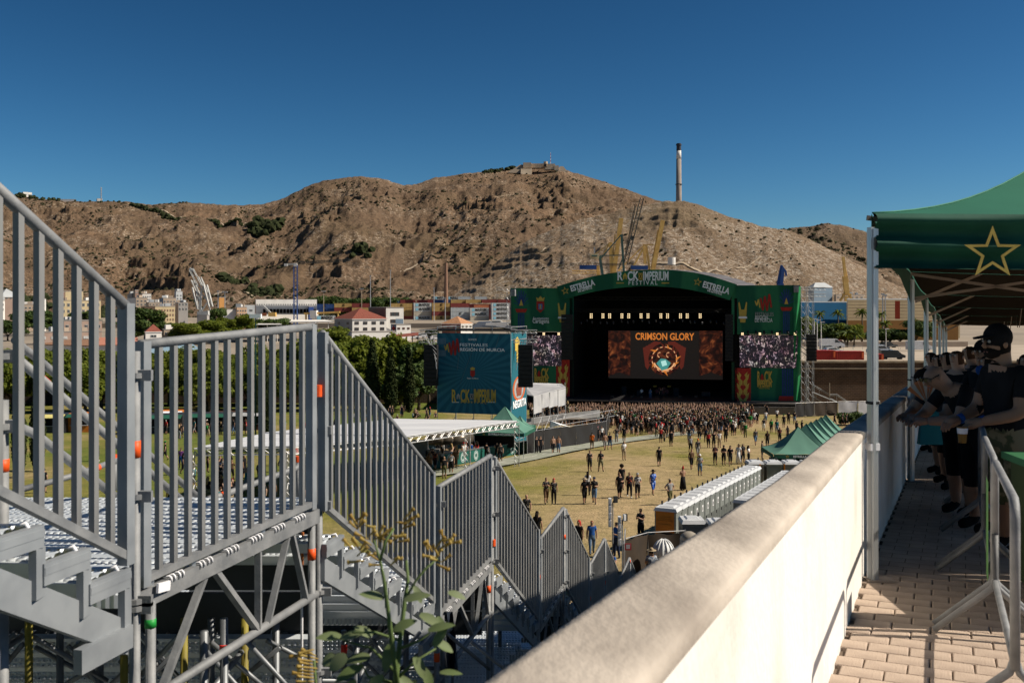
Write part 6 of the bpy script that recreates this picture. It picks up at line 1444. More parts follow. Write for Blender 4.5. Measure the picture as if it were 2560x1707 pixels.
NUMW=["first","second","third","fourth","fifth","sixth","seventh","eighth","ninth","tenth","eleventh","twelfth","thirteenth","fourteenth","fifteenth","sixteenth","seventeenth","eighteenth"]
def place(o,x,y,rz,label,cat,group,z=None):
 o.location=(x,y,fz(y)if z is None else z);o.rotation_euler=(0,0,rz);o['label']=label;o['category']=cat;o['group']=group;return o
t0=toilet_tree("orange");first=t0
dx,dy=.43,.90;rz=math.atan2(dy,dx)-math.pi/2
a=Vector((8.0,50.9));
for i in range(18):
 o=first if i==0 else copy_tree(first)
 p=a+Vector((dx,dy))*(1.16*i)
 lb="nearest portable toilet of the long row, its orange side wall bare to the camera" if i==0 else "last portable toilet of the long grey row, before the crosswise ones" if i==17 else NUMW[i]+" portable toilet of the long grey row, counting from the orange side wall"
 place(o,p.x,p.y,rz,lb,"portable toilet","long row of grey portable toilets")
t2=toilet_tree("grey",M_TW,False)
b0=[(8.55,47.3),(9.75,46.7)]
for i,(x,y)in enumerate(b0):place(t2 if i==0 else copy_tree(t2),x,y,-math.pi/2+.0,("pale-roofed toilet in front of the orange side wall, left of a pair","pale-roofed toilet in front of the orange side wall, right of a pair")[i],"portable toilet","pair of toilets before the long row")
for i in range(12):
 p=Vector((12.6,53.6))+Vector((.425,.905))*(1.2*i)
 place(copy_tree(t2),p.x,p.y,rz+math.pi,("nearest" if i==0 else NUMW[i])+" white-roofed toilet of the row half hidden by the white wall","portable toilet","second row of toilets along the white wall")
for i in range(4):place(copy_tree(t2),17.6+1.32*i,72.3,-math.pi/2,["first","second","third","fourth"][i]+" dark-fronted toilet from the left in the crosswise row before the green tent","portable toilet","crosswise row of toilets")
for x in(1879,1940):tag(add("orange_panel",MB().box(P(x+21,1190,71.6)*1.0,(.12,.06,2.0))if False else MB().bar(Vector((P(x+22,0,71.5).x,71.6,fz(71.6))),Vector((P(x+22,0,71.5).x,71.6,fz(71.6)+2.1)),.10,.08),M_TO),("narrow orange panel between the first two crosswise toilets" if x==1879 else "narrow orange panel between the second and third crosswise toilets"),"panel")
rd=thing("round_tank","white round ribbed tank behind the person with the straw hat","tank",(6.5,44.2,fz(44.2)))
c=Vector((6.75,44.4,fz(44.4)+1.15));mb=MB().ball(c,(.52,.52,.66),20,12);add("shell",mb,M_WR,rd,smooth=True)
for k in range(6):
 a_=R(-150+24*k);add("rib",MB().path([c+Vector((math.cos(a_)*.52*math.sin(t_),math.sin(a_)*.52*math.sin(t_),.66*math.cos(t_)))*1.03 for t_ in np.linspace(.15,2.2,10)],.03,6),M_WR,rd,smooth=True)
add("base",MB().tube((c.x,c.y,fz(44.4)),(c.x,c.y,fz(44.4)+.9),.42,16),M_TD,rd)
dm=thing("rock_dome","rounded beige hood between the toilet pair and the brown screen","hood",(7.9,44.6,fz(44.6)))
add("hood",MB().tube((7.95,44.7,fz(44.7)),(7.95,44.7,fz(44.7)+1.75),.42,14).ball((7.95,44.7,fz(44.7)+1.75),(.42,.42,.35),14,8),mat("beige_hood",(.28,.25,.21),rough=.8),dm,smooth=True)
M_MESHD=mat("screen_dark",(.022,.020,.018),(.035,.032,.028),scale=.8,rough=.9,stretch=(1,1,.3));M_MESHB=mat("screen_brown",(.045,.032,.022),(.03,.022,.016),scale=1.2,rough=.9)
M_MESHW=mat("screen_pale",(.36,.36,.38),(.28,.28,.30),scale=.8,rough=.8)
def fence(pts,h,m,label,wav=.05):
 pts=[Vector(p)for p in pts];t=thing("screened_fence",label,"fence",pts[0],0,"temporary screened fences")
 for i in range(len(pts)-1):
  a,b=pts[i],pts[i+1];n=Vector((-(b-a).y,(b-a).x,0)).normalized()
  add("screen",MB().grid(lambda u,v:a.lerp(b,u)+Vector((0,0,.05+(h-.1-.06*math.sin(u*9+i))*v))+n*wav*math.sin(7*u+3*v+i),10,4),m,t,smooth=True)
  for p in(a,b):add("post",MB().tube(p,p+Vector((0,0,h+.05)),.025,6),M_TRU,t)
  add("top_tube",MB().tube(a+Vector((0,0,h)),b+Vector((0,0,h)),.02,6),M_TRU,t)
  add("foot_block",MB().box(b+Vector((0,0,.06)),(.6,.25,.12)),M_STONE,t)
 return t
fp=[G(1318,1136),G(1360,1128),G(1400,1120),G(1440,1115),G(1480,1108),G(1516,1101)]
for p in fp:p.z=fz(p.y)
fence(fp,2.25,M_MESHD,"dark screened fence beside the paved path behind the bar")
fence([G(1200+775/2.45,1101),G(1520,1080),G(1524,1068)],2.2,M_MESHD,"short dark screened fence turning toward the crowd")
f2=[(P(1989,0,157).x,157),(P(2012,0,158).x,158),(P(2035,0,159).x,159)]
fence([(x,y,fz(y))for x,y in f2],2.2,M_MESHD,"black screened fence panels right of the stage front")
f3=[(P(2036,0,159).x,159),(P(2066,0,160).x,160),(P(2094,0,161).x,161)]
fence([(x,y,fz(y))for x,y in f3],2.2,M_MESHB,"brown see-through fence panels below the metal steps")
f4=[(P(2096,0,160).x,160),(P(2144,0,161).x,161)]
fence([(x,y,fz(y))for x,y in f4],2.3,M_MESHW,"pale grey screened fence panel near the wall's foot")
f5=[(P(2146,0,160).x,160),(P(2200,0,162).x,162)]
fence([(x,y,fz(y))for x,y in f5],2.3,M_MESHW,"pale fence panel half hidden by the tent leg")
f6=[(P(1886,0,163).x,163),(P(1920,0,162.6).x,162.6),(P(1953,0,162.3).x,162.3),(P(1986,0,162).x,162)]
fence([(x,y,fz(y))for x,y in f6],1.3,mat("barricade_grey",(.20,.18,.16),rough=.7),"grey stage barricade at the right end of the crowd",0)
br=[P(1562,1325,44),P(1700,1325,44)]
fence([(5.0,44.0,fz(44)),(6.2,45.5,fz(45.5)),(8.0,46.0,fz(46))],1.9,M_MESHB,"dark brown see-through screen in front of the orange toilet wall")
fence([(4.55,40.5,fz(40.5)),(5.0,44.0,fz(44))],2.3,M_MESHB,"tall brown screen beside the floodlight masts",.02)
sg_=add("notice",MB().box(P(1570,1366,42.2),(.28,.02,.28)),mat("notice_red",(.50,.04,.06),rough=.6));tag(sg_,"small red and white notice on the tall brown screen","sign")
add("notice_print",MB().box(P(1570,1366,42.17),(.17,.01,.17)),M_LABEL,sg_,world=False)
ms=thing("metal_steps","grey metal steps with railings in front of the brown wall","stairs",(P(2032,0,186).x,186,fz(186)))
for k in range(14):
 x=2034+4.9*k;y=981+(2.05*k if k<8 else 16.4+(0 if k<10 else(k-9)*2.6));p=P(x,y,186);add("step",MB().box(p,(.42,1.3,.07)),M_GR,ms)
for dz in(0,3.2):add("hand_rail",MB().path([P(2032,961+dz,185.3),P(2074,985+dz,185.3),P(2092,985+dz,185.3),P(2115,1001+dz,185.3),P(2134,1006+dz,185.3)],.05,6),M_GR,ms)
for x,y in((2036,965),(2048,972),(2074,986),(2092,986),(2115,1001),(2133,1006)):add("rail_post",MB().tube(P(x,y,185.3),P(x,y+15,185.3),.04,6),M_GR,ms)
add("flag_mast",MB().tube(P(2074,957,185.2),P(2074,990,185.2),.07,6),M_STONE,ms)
add("under_frame",MB().tube(P(2034,991,185.5),P(2060,1010,185.5),.07,6).tube(P(2040,985,186.5),P(2040,1018,186.5),.07,6),M_GR,ms)
gs=add("exit_sign",MB().box(P(2187,996,188),(1.2,.1,.35)),mat("sign_green",(.01,.13,.07),rough=.6));tag(gs,"small dark green sign on the brown wall behind the tent leg","sign")
M_FW=mat("floodlight_white",(.72,.73,.74),rough=.4)
def flood(px,y0,y1,D,lab,tilt):
 t=thing("floodlight_mast",lab,"floodlight",(P(px,0,D).x,D,fz(D)),0,"floodlight masts")
 add("mast",MB().tube((P(px+7,0,D).x,D,fz(D)),P(px+7,y0+10,D),.028,8),M_GALV,t)
 n=4;
 for k in range(n):
  a,b=y0+(y1-y0)*k/n,y0+(y1-y0)*(k+.88)/n
  h=add("lamp_head",MB().bar(P(px,a,D),P(px,b,D),.13,.20),M_FW,t);add("lens",MB().bar(P(px,a+2,D-.11),P(px,b-2,D-.11),.08,.02),M_LABEL,h)
 add("bracket",MB().bar(P(px+7,y0+10,D),P(px+13,y0+2,D),.05,.05).box(P(px+14,y0+3,D),(.16,.12,.28),tilt),M_TD,t)
flood(1525,1245,1318,43,"left white floodlight mast above the blue crouching person",.3)
flood(1549,1290,1365,40.5,"right, lower white floodlight mast with a white side lamp",.3)
sl=add("side_lamp",MB().box(P(1561,1293,40.3),(.10,.10,.24),.5),M_FW);tag(sl,"single white lamp head at the top of the right floodlight mast","lamp")
# ======= GREEN TENTS ON THE FIELD
M_FT=mat("field_tent_green",(.095,.22,.165),(.08,.185,.14),scale=.8,rough=.8,bump=.15,bscale=2.0);M_FV=mat("field_tent_valance",(.014,.095,.06),rough=.8)
def field_tent(x,y,rz,W,Dp,label,eave=2.05,peak=4.25,val=.32,writing=True,grp="green pop-up tents on the field"):
 g=fz(y);t=thing("pop_up_tent",label,"tent",(x,y,g),rz,grp)
 cs=[Vector(((-1,1,1,-1)[i]*W/2,(-1,-1,1,1)[i]*Dp/2,eave+val))for i in range(4)];ap=Vector((0,0,peak))
 mb=MB()
 for i in range(4):
  a,b=cs[i],cs[(i+1)%4]
  def f(u,v):p=a.lerp(b,u).lerp(ap,v);return(p.x,p.y,p.z-math.sin(math.pi*v)*.42*(1-v*.4)+.02*math.sin(16*u)*(1-v))
  mb.grid(f,10,10)
 add("canopy",mb,M_FT,t,world=False,smooth=True)
 for i in range(4):
  a,b=cs[i],cs[(i+1)%4];n=Vector(((b-a).y,-(b-a).x,0)).normalized()
  add("valance",MB().grid(lambda u,v:a.lerp(b,u)-Vector((0,0,val*v))+n*(.03+.02*math.sin(9*u)*v),16,2),M_FV,t,world=False,smooth=True)
  add("leg",MB().box((a.x*.97,a.y*.97,(eave+val)/2),(.05,.05,eave+val)),M_ALU,t,world=False)
  add("hip_seam",MB().path([(lambda v:(lambda p:(p.x,p.y,p.z-math.sin(math.pi*v)*.42*(1-v*.4)+.01))(a.lerp(ap,v)))(k/10)for k in range(11)],.014,4),M_FV,t,world=False)
 if writing:
  letter("ESTRELLA DE LEVANTE",WM[t.name]@Vector((.25,-Dp/2-.07,eave+val*.48)),WM[t.name].to_3x3()@Vector((1,0,0)),.22,M_W,t,bold=.008,ext=.004,fit=W*.50)
  c_=WM[t.name]@Vector((-W*.29,-Dp/2-.07,eave+val*.5));uu=WM[t.name].to_3x3()@Vector((1,0,0))
  vs=[];
  for rr_ in(.15,.09):
   for i in range(10):q=rr_ if i%2==0 else rr_*.42;vs.append(c_+uu*math.sin(i*math.pi/5)*q+Vector((0,0,math.cos(i*math.pi/5)*q)))
  add("star_print",MB().add(vs,[(i,(i+1)%10,10+(i+1)%10,10+i)for i in range(10)]),M_Y,t)
 return t
pk=[(1996,1068),(2016,1060),(2027.5,1055),(2041,1049),(2053,1043),(2064.5,1038)]
for i,(px,py)in enumerate(pk):
 D=14685.0/(py-882);x=(px-CX)/F*D
 field_tent(x,D,math.atan2(.91,.43)-math.pi/2 if i else-.02,4.9 if i==0 else 4.8,4.2 if i==0 else 3.2,["nearest green tent of the row, star and brewery name on its valance","second green tent peak of the row behind the nearest","third green tent peak of the row","fourth green tent peak of the row","fifth green tent peak of the row","farthest green tent peak of the row"][i],writing=(i==0))
sh_=thing("tent_contents","dark counter in the shade under the nearest green tent","counter",(22.7,79,fz(79)));add("counter_block",MB().box((22.9,79.3,fz(79)+.8),(4.2,2.6,1.6)),M_TD,sh_);add("counter_top",MB().box((22.9,78.2,fz(79)+1.62),(4.3,.8,.06)),M_GALV,sh_)
tb=G(1262,1118);field_tent(P(1262,0,97).x,97,-.25,5.0,4.6,"green tent behind the white bar roof, in front of the blue tower",eave=2.3,peak=4.9)
field_tent(P(1300,0,103).x,103,-.25,2.6,3.0,"small green tent end right of the bar tent",eave=2.2,peak=3.6,writing=False)
D=112;ws=thing("white_sail_tent","small white pointed sail tent by the dark screened fence","tent",(P(1400,0,D).x,D,fz(D)))
mb=MB().add([P(1376,1051,D),P(1374,1071,D),P(1428,1067,D),P(1400,1061,D-.5),P(1405,1063,D+2)],[(0,1,3),(0,3,2),(0,2,4)]);add("sail",mb,M_W,ws);add("pole",MB().tube((P(1376,0,D).x,D,fz(D)),P(1376,1051,D),.04,6),M_TRU,ws)
# ======= BAR WITH THE WHITE FLAT ROOF
M_WROOF=mat("bar_roof_white",(.62,.63,.64),(.50,.51,.53),scale=.4,rough=.6,stretch=(.3,2.2,1))
bar_=thing("bar_pavilion","long bar under a flat white roof carried by aluminium trusses","bar",(-8,80,fz(80)))
def rq(x,y,dz=0):return Vector((x,y,fz(y)+4.0+dz))
q1=[rq(-7.7,72.6),rq(.43,88.8),rq(-10.8,91.5),rq(-18.9,75.3)]
q2=[rq(-14.5,65.2,-.05),rq(-7.8,72.5,-.05),rq(-18.9,75.2,-.05),rq(-20.4,64.4,-.05)]
for j,q in enumerate((q1,q2)):
 K=7 if j==0 else 4
 for k in range(K):
  a,b=q[0].lerp(q[3],k/K),q[0].lerp(q[3],(k+.97)/K);c,d=q[1].lerp(q[2],(k+.97)/K),q[1].lerp(q[2],k/K)
  add("roof_panel",MB().slab([a,d,c,b][::1],(0,0,.07)),M_WROOF,bar_)
 for a,b in((q[0],q[1]),(q[1],q[2]),(q[3],q[0]),(q[3],q[2])):
  dz=Vector((0,0,-.26));add("roof_truss",MB().truss(a+dz,b+dz,.42,.03,.022,.55),M_TRU,bar_)
for x,y in((.43,88.8),(-7.7,72.6),(-3.6,80.7),(-10.8,91.5),(-18.9,75.3),(-20.4,64.4),(-14.5,65.2),(-16.8,70)):
 add("truss_leg",MB().truss((x,y,fz(y)),(x,y,fz(y)+3.7),.42,.03,.02,.5),M_TRU,bar_)
add("wall_sign",MB().box(P(640,1121,66),(3.2,.06,.5)),M_FV,bar_);letter("CERVEZA ESPECIAL",P(640,1117,65.9),(1,0,0),.22,M_W,bar_,fit=2.2);letter("CARNES DE BUEY",P(640,1125,65.9),(1,0,0),.2,M_W,bar_,fit=1.8)
ct=[G(905,1203),G(1322,1130)];cl=ct[1]-ct[0];n=12;cu_=Vector((cl.x,cl.y,0)).normalized();cn=Vector((cu_.y,-cu_.x,0))
M_CTR=mat("counter_banner",(.006,.095,.075),(.004,.075,.06),scale=1,rough=.7);M_EMB=mat("emblem_pale",(.42,.52,.50),rough=.7)
cnt_=thing("bar_counter","long dark green bar counter banner with pale round emblems","counter",(ct[0].x,ct[0].y,fz(ct[0].y)))
for k in range(n):
 a,b=ct[0]+cl*(k/n),ct[0]+cl*((k+.985)/n);a.z,b.z=fz(a.y),fz(b.y);up=Vector((0,0,1.12))
 add("counter_panel",MB().slab([a,b,b+up,a+up],-cn*.5),M_CTR,cnt_)
 add("counter_top",MB().slab([a+up+cn*.05,b+up+cn*.05,b+up-cn*.6,a+up-cn*.6],(0,0,.05)),mat("counter_board",(.12,.14,.14),rough=.5),cnt_)
 c=(a+b)/2+Vector((0,0,.58))+cn*.02
 for r0,r1,m_ in((.40,.47,M_EMB),(.20,.34,M_EMB)):
  vs=[]
  for i in range(21):aa=2*math.pi*i/20;vs+=[c+cu_*math.cos(aa)*r0*.8+Vector((0,0,math.sin(aa)*r0)),c+cu_*math.cos(aa)*r1*.8+Vector((0,0,math.sin(aa)*r1))]
  add("emblem",MB().add(vs,[(2*i,2*i+2,2*i+3,2*i+1)for i in range(20)]),m_,cnt_)
tk=thing("beer_tanks","three brown horizontal beer tanks in a rack under the bar roof","tanks",(P(1070,0,92).x,92,fz(92)))
M_TANK=mat("tank_steel",(.16,.13,.10),(.10,.085,.07),scale=2,rough=.35,metal=.5)
for k in range(3):
 c=P(1076+25*k,1099,91+.6*k);d_=Vector((.75,.65,0));tkc=add("tank",MB().tube(c,c+d_*2.4,.52,18).ball(c,(.5,.5,.5),16,8),M_TANK,tk,smooth=True);add("hatch",MB().tube(c-d_*.50,c-d_*.56,.2,12),M_TD,tkc)
add("rack",MB().box((P(1105,0,92).x,92,fz(92)+.5),(5.2,1.2,1.0),.2),M_TD,tk)
cr=thing("equipment_box","tall grey equipment cabinets beside the beer tanks","cabinet",(P(1050,0,90).x,90,fz(90)))
add("cabinet",MB().box((P(1050,0,90).x,90,fz(90)+1.1),(1.4,1.0,2.2)),mat("cabinet_grey",(.24,.23,.21),rough=.6),cr);add("cabinet_low",MB().box((P(1082,0,90).x,90,fz(90)+.7),(1.2,1,1.4)),mat("cabinet_grey",(.24,.23,.21)),cr)
dd=thing("dark_backdrop","black backdrop cloth behind the bar counter at its right end","backdrop",(P(1240,0,96).x,96,fz(96)));add("cloth",MB().slab([P(1178,1130,96),P(1288,1118,98),P(1288,1084,98),P(1178,1086,96)],(0,.1,0)),M_BLK,dd)
for i,px in enumerate((1300,1318)):
 p=G(px,1132);w_=thing("wheelie_bin",["dark wheelie bin left at the end of the bar counter","green wheelie bin right at the end of the bar counter"][i],"bin",p,-.2,"wheelie bins at the bar")
 m_=[M_TD,mat("bin_green",(.03,.14,.05),rough=.5)][i];add("bin_body",MB().hexa([(-.28,-.3,.1),(.28,-.3,.1),(.28,.3,.1),(-.28,.3,.1),(-.36,-.38,1.0),(.36,-.38,1.0),(.36,.38,1.0),(-.36,.38,1.0)]),m_,w_,world=False)
 add("lid",MB().box((0,0,1.05),(.78,.82,.1)),M_TD,w_,world=False);add("wheel",MB().tube((-.3,.3,.1),(-.2,.3,.1),.1,10),M_TD,w_,world=False);add("wheel",MB().tube((.2,.3,.1),(.3,.3,.1),.1,10),M_TD,w_,world=False)
for i,(px,py,w,m_,lb)in enumerate([(120/.92,1080,4,mat("truck_dark",(.03,.03,.035),rough=.4),"black food van under the left trees"),(205,1078,3,mat("stall_orange",(.55,.17,.02),rough=.6),"orange and black food stall under the left trees"),(400,1082,6,M_TD,"dark food stall behind the guard rail, left"),(432,1070,3,mat("stall_orange",(.55,.17,.02)),"orange panel stall under the trees"),(510,1078,7,M_TD,"long dark food stall in the tree shade, middle"),(600,1074,8,mat("stall_brown",(.08,.035,.015),rough=.8),"brown food stall in the tree shade, right")]):
 p=G(px,py);t=thing("food_stall",lb,"food stall",p,.1,"food stalls under the trees")
 add("stall_body",MB().box((0,0,1.2),(w,2.2,2.4)),m_,t,world=False);add("awning",MB().slab([(-w/2,-1.2,2.35),(w/2,-1.2,2.35),(w/2,-2.2,2.0),(-w/2,-2.2,2.0)],(0,0,.05)),[mat("awning_yellow",(.62,.55,.20),rough=.8),M_FV,M_FV,M_W,M_FV,M_GR][i],t,world=False)
 add("hatch_opening",MB().box((0,-1.105,1.4),(w*.7,.03,.9)),M_BLK,t,world=False);add("shelf",MB().box((0,-1.25,.92),(w*.75,.3,.05)),M_GR,t,world=False)
dl=thing("street_lamp","dark green lamp post standing among the trees behind the level guard rail","lamp post",G(639,1088));add("pole",MB().tube((0,0,0),(0,0,14.5),.10,8,r2=.07),mat("lamp_green",(.01,.06,.05),rough=.5),dl,world=False);add("arm",MB().tube((-.9,0,12),(.9,0,12),.05,6).tube((-.9,0,10),(.9,0,10),.04,6),mat("lamp_green",(.01,.06,.05)),dl,world=False);add("lamp_head",MB().box((0,0,14.6),(1.4,.5,.5)),M_W,dl,world=False);add("lamp_head",MB().box((-1.0,0,12),(.5,.4,.15)),M_W,dl,world=False)
# ======= YELLOW FLOWER PLANT BELOW THE WALL (near, out of focus)
M_STEM=mat("plant_stem",(.10,.15,.04),(.08,.11,.04),rough=.7);M_LEAF=mat("plant_leaf",(.12,.17,.055),(.17,.20,.10),scale=8,rough=.6,trans=.25);M_FLW=mat("yellow_flower",(.55,.42,.12),(.42,.27,.06),scale=20,rough=.6,trans=.45)
DPL=2.3
def leaf(par,base,d,L,W,m=M_LEAF,fold=.25):
 base=Vector(base);d=Vector(d).normalized();up=Vector((.1,-.55,.8));s=d.cross(up).normalized();n=s.cross(d)
 vs=[];K=7
 for i in range(K+1):
  u=i/K;w=W*math.sin(math.pi*min(1,u*.9+.08))**.8*(1-u*.25)if i<K else 0;c=base+d*L*u+n*(-.18*L*u*u)
  vs+=[c-s*w+n*w*fold,c,c+s*w+n*w*fold]
 add("leaf",MB().add(vs,[(3*i+j,3*i+j+1,3*i+4+j,3*i+3+j)for i in range(K)for j in range(2)]),m,par,smooth=True)
pl=thing("flowering_plant","tall green plant with tubular yellow flowers in front of the bleacher stairs","plant",P(985,1800,DPL))
def stem(pts,r):add("stem",MB().path([P(*p)for p in pts],r,6),M_STEM,pl,smooth=True)
stem([(985,1800,2.3),(988,1707,2.3),(1000,1600,2.32),(1012,1500,2.34),(1020,1450,2.36),(1016,1400,2.38)],[.0075,.007,.006,.005,.004,.003])
stem([(1000,1760,2.3),(985,1640,2.28),(972,1540,2.27),(960,1450,2.26),(950,1400,2.26),(935,1350,2.26)],[.006,.006,.005,.004,.003,.002])
stem([(1012,1500,2.34),(1040,1450,2.34),(1065,1420,2.35),(1095,1395,2.36)],[.004,.003,.003,.002])
for a in([(1000,1600,2.32),(940,1580,2.28),(880,1580,2.26)],[(990,1680,2.3),(930,1620,2.3),(860,1600,2.3)],[(988,1700,2.3),(1040,1650,2.3),(1090,1620,2.32)],[(1000,1620,2.3),(1050,1600,2.3),(1075,1580,2.3)],[(950,1400,2.26),(965,1350,2.27),(985,1320,2.28)],[(985,1707,2.3),(920,1690,2.28),(900,1650,2.28)]):stem(a,[.004,.003,.002])
rl=random.Random(12)
def imd(a):return Vector((math.cos(R(a)),rl.uniform(-.35,.1),-math.sin(R(a))))
for(x,y,a,L,W)in[(905,1582,172,58,15),(855,1592,190,62,16),(868,1640,150,52,24),(840,1645,165,38,22),(930,1590,215,50,16),(985,1575,330,60,17),(1070,1575,340,66,14),(1090,1605,25,48,15),(1085,1615,300,56,14),(1035,1640,60,60,16),(925,1640,175,62,17),(905,1665,160,72,19),(960,1690,140,70,20),(1000,1690,45,74,18),(1060,1670,70,70,16),(1010,1500,340,66,15),(960,1495,200,60,15),(1050,1535,20,62,16),(1095,1540,65,50,12),(1120,1480,15,46,12),(1035,1465,60,44,12),(1100,1680,355,55,10),(975,1610,100,66,16),(1040,1700,120,50,14),(890,1700,130,60,16),(945,1720,60,60,18)]:
 leaf(pl,P(x,y,DPL+rl.uniform(-.05,.05)),imd(a),L/F*DPL*1.05,W/F*DPL)
def flower(par,x,y,a,L,D):
 b=P(x,y,D);d=Vector((math.cos(R(a)),rl.uniform(-.4,.4),-math.sin(R(a)))).normalized();l=L/F*D
 add("flower",MB().path([b,b+d*l*.35,b+d*l*.75,b+d*l*.92,b+d*l],[.0016,.0026,.0032,.0048,.0058],6),M_FLW,par,smooth=True)
for cx,cy,n_ in((900,1315,9),(935,1352,8),(890,1370,7),(955,1350,6),(1000,1310,8),(985,1345,5),(1085,1385,9),(1110,1360,6),(1095,1400,6),(900,1400,5),(955,1400,4),(985,1405,4)):
 for k in range(int(n_*.7)):a=rl.choice([rl.uniform(170,260),rl.uniform(290,380)]);flower(pl,cx+rl.uniform(-14,14),cy+rl.uniform(-12,12),a,rl.uniform(24,44),DPL+rl.uniform(-.05,.05))
pl2=thing("flowering_plant","small cluster of yellow tubular flowers at the bottom beside the hanging cord","plant",P(760,1700,2.6))
add("stem",MB().path([P(800,1790,2.6),P(790,1720,2.6),P(785,1650,2.6)],.004,6),M_STEM,pl2,smooth=True)
for k in range(11):flower(pl2,785+rl.uniform(-8,12),1622+8*k,rl.uniform(165,200),rl.uniform(38,62),2.6+rl.uniform(-.04,.04))
# ======= TREES
M_LF=[mat("tree_leaf_a",(.095,.135,.014),(.185,.205,.026),scale=.7,rough=.7,spec=.2,trans=.5,lo=.35,hi=.68),mat("tree_leaf_b",(.030,.060,.012),(.075,.110,.018),scale=.8,rough=.7,trans=.2),mat("cypress_leaf",(.012,.021,.007),(.034,.042,.012),scale=1.1,rough=.9,spec=.1)]
M_BARK=mat("bark",(.10,.075,.05),(.06,.045,.03),scale=4,rough=.95,bump=.3)
def leaf_cloud(name,centres,n,size,m,seed,squash=1.0):
 """centres: (x, y, z, r); many small leaf clumps spread through overlapping lumps"""
 r=np.random.default_rng(seed);c=np.array(centres);w=c[:,3]**2;k=r.choice(len(c),n,p=w/w.sum())
 d=r.normal(size=(n,3));d/=np.linalg.norm(d,axis=1)[:,None];rad=c[k,3]*(0.45+.62*r.random(n)**.7)
 p=c[k,:3]+d*rad[:,None]*np.array([1,1,squash])
 a=r.normal(size=(n,3))*.8;a+=d*1.1+np.array([.25,0,.45]);a/=np.linalg.norm(a,axis=1)[:,None];t=np.cross(a,r.normal(size=(n,3)));t/=np.linalg.norm(t,axis=1)[:,None];b=np.cross(a,t)
 s=size*(.6+.8*r.random(n))[:,None]
 V=np.stack([p-t*s-b*s*.6,p+t*s-b*s*.5,p+t*s*.7+b*s*.7,p-t*s*.6+b*s*.6],1).reshape(-1,3)
 return np_mesh(name,V,np.arange(n*4).reshape(n,4),[m],False)
def broad_crown(seed,R_=4.6,H=7.0,z0=3.2,n=5600,size=.27,m=None):
 q=random.Random(seed);cs=[]
 for _ in range(26):
  a,rr,h=q.uniform(0,6.283),R_*math.sqrt(q.random())*.78,q.random();lim=R_*(1-.55*max(0,h-.45)**1.2);rr=min(rr,lim*.8)
  cs.append((math.cos(a)*rr,math.sin(a)*rr,z0+.8+h*(H-2.2),q.uniform(.9,2.0)))
 return leaf_cloud("crown",cs,n,size,m or M_LF[0],seed,.8)
def trunk_mesh(seed,H=5.0,r=.28):
 q=random.Random(seed);mb=MB().path([(0,0,0),(.1,.05,1.2),(.0,.1,2.4),(.1,0,3.4)],[r*1.25,r,r*.85,r*.6],7)
 for _ in range(6):
  a=q.uniform(0,6.28);mb.path([(.05,.05,2.2),(math.cos(a)*1.0,math.sin(a)*1.0,3.6),(math.cos(a)*2.4,math.sin(a)*2.4,5.2)],[r*.5,r*.35,r*.12],5)
 me=mb.mesh("trunk",True);me.materials.append(M_BARK);return me
CR=[broad_crown(31,m=M_LF[0]),broad_crown(32,m=M_LF[0]),broad_crown(33,5.2,7.6,m=M_LF[0]),broad_crown(34,m=M_LF[1]),broad_crown(35,4.2,6,m=M_LF[1])];TK=[trunk_mesh(41),trunk_mesh(42)]
rt=random.Random(17)
def tree(px,ytop,D,kind,label,group,w=1.0,g=None):
 x=(px-CX)/F*D;zt=(HY-ytop)/F*D;g=(fz(D)if D<200 else PORT)if g is None else g
 H=zt-g;k=H/10.0;o=thing("broadleaf_tree",label,"tree",(x,D,g),rt.uniform(0,6.28),group)
 c=bpy.data.objects.new("crown",CR[kind]);COL.objects.link(c);c.parent=o;c.scale=(w,w,k)
 t=bpy.data.objects.new("trunk",TK[kind%2]);COL.objects.link(t);t.parent=o;t.scale=(1,1,k);return o
BELT="bright green trees beyond the lawn"
ORD=NUMW+["nineteenth","twentieth"]+["twenty-"+w_ for w_ in NUMW[:9]]+["thirtieth"]+["thirty-"+w_ for w_ in NUMW[:9]]
specs=[]
for px in range(-70,1075,60):
 specs.append((px+rt.uniform(-14,14),(rt.uniform(862,884)if px<770 else rt.uniform(824,850))if px<1000 else rt.uniform(850,862),rt.uniform(188,196),1.25))
for px in range(-60,900,52):
 specs.append((px+rt.uniform(-12,12),rt.uniform(884,915),rt.uniform(168,181),1.0))
specs+=[(820,818,222,1.3),(860,833,224,1.3),(905,846,220,1.3),(960,850,222,1.3),(1020,852,220,1.3),(1052,860,214,1.1),(1046,905,176,.9),(1010,930,172,.8),(965,935,176,.8),(880,900,176,1.0)]
for i,(px,yt,D,w)in enumerate(specs):
 row="back row" if D>185 else "front row"
 nb=("behind left guard rail" if px<320 else "behind level guard rail" if px<790 else "behind the cypresses" if px<1000 else "by tower speakers")
 k_=sum(1 for s_ in specs if(s_[2]>185)==(D>185)and s_[0]<px)
 tree(px,yt,D,rt.choice([0,1,2,0,1])if px<1005 or D>200 else 3,"%s bright green tree from the left in the %s of the tree belt"%(ORD[k_],row),BELT,w)
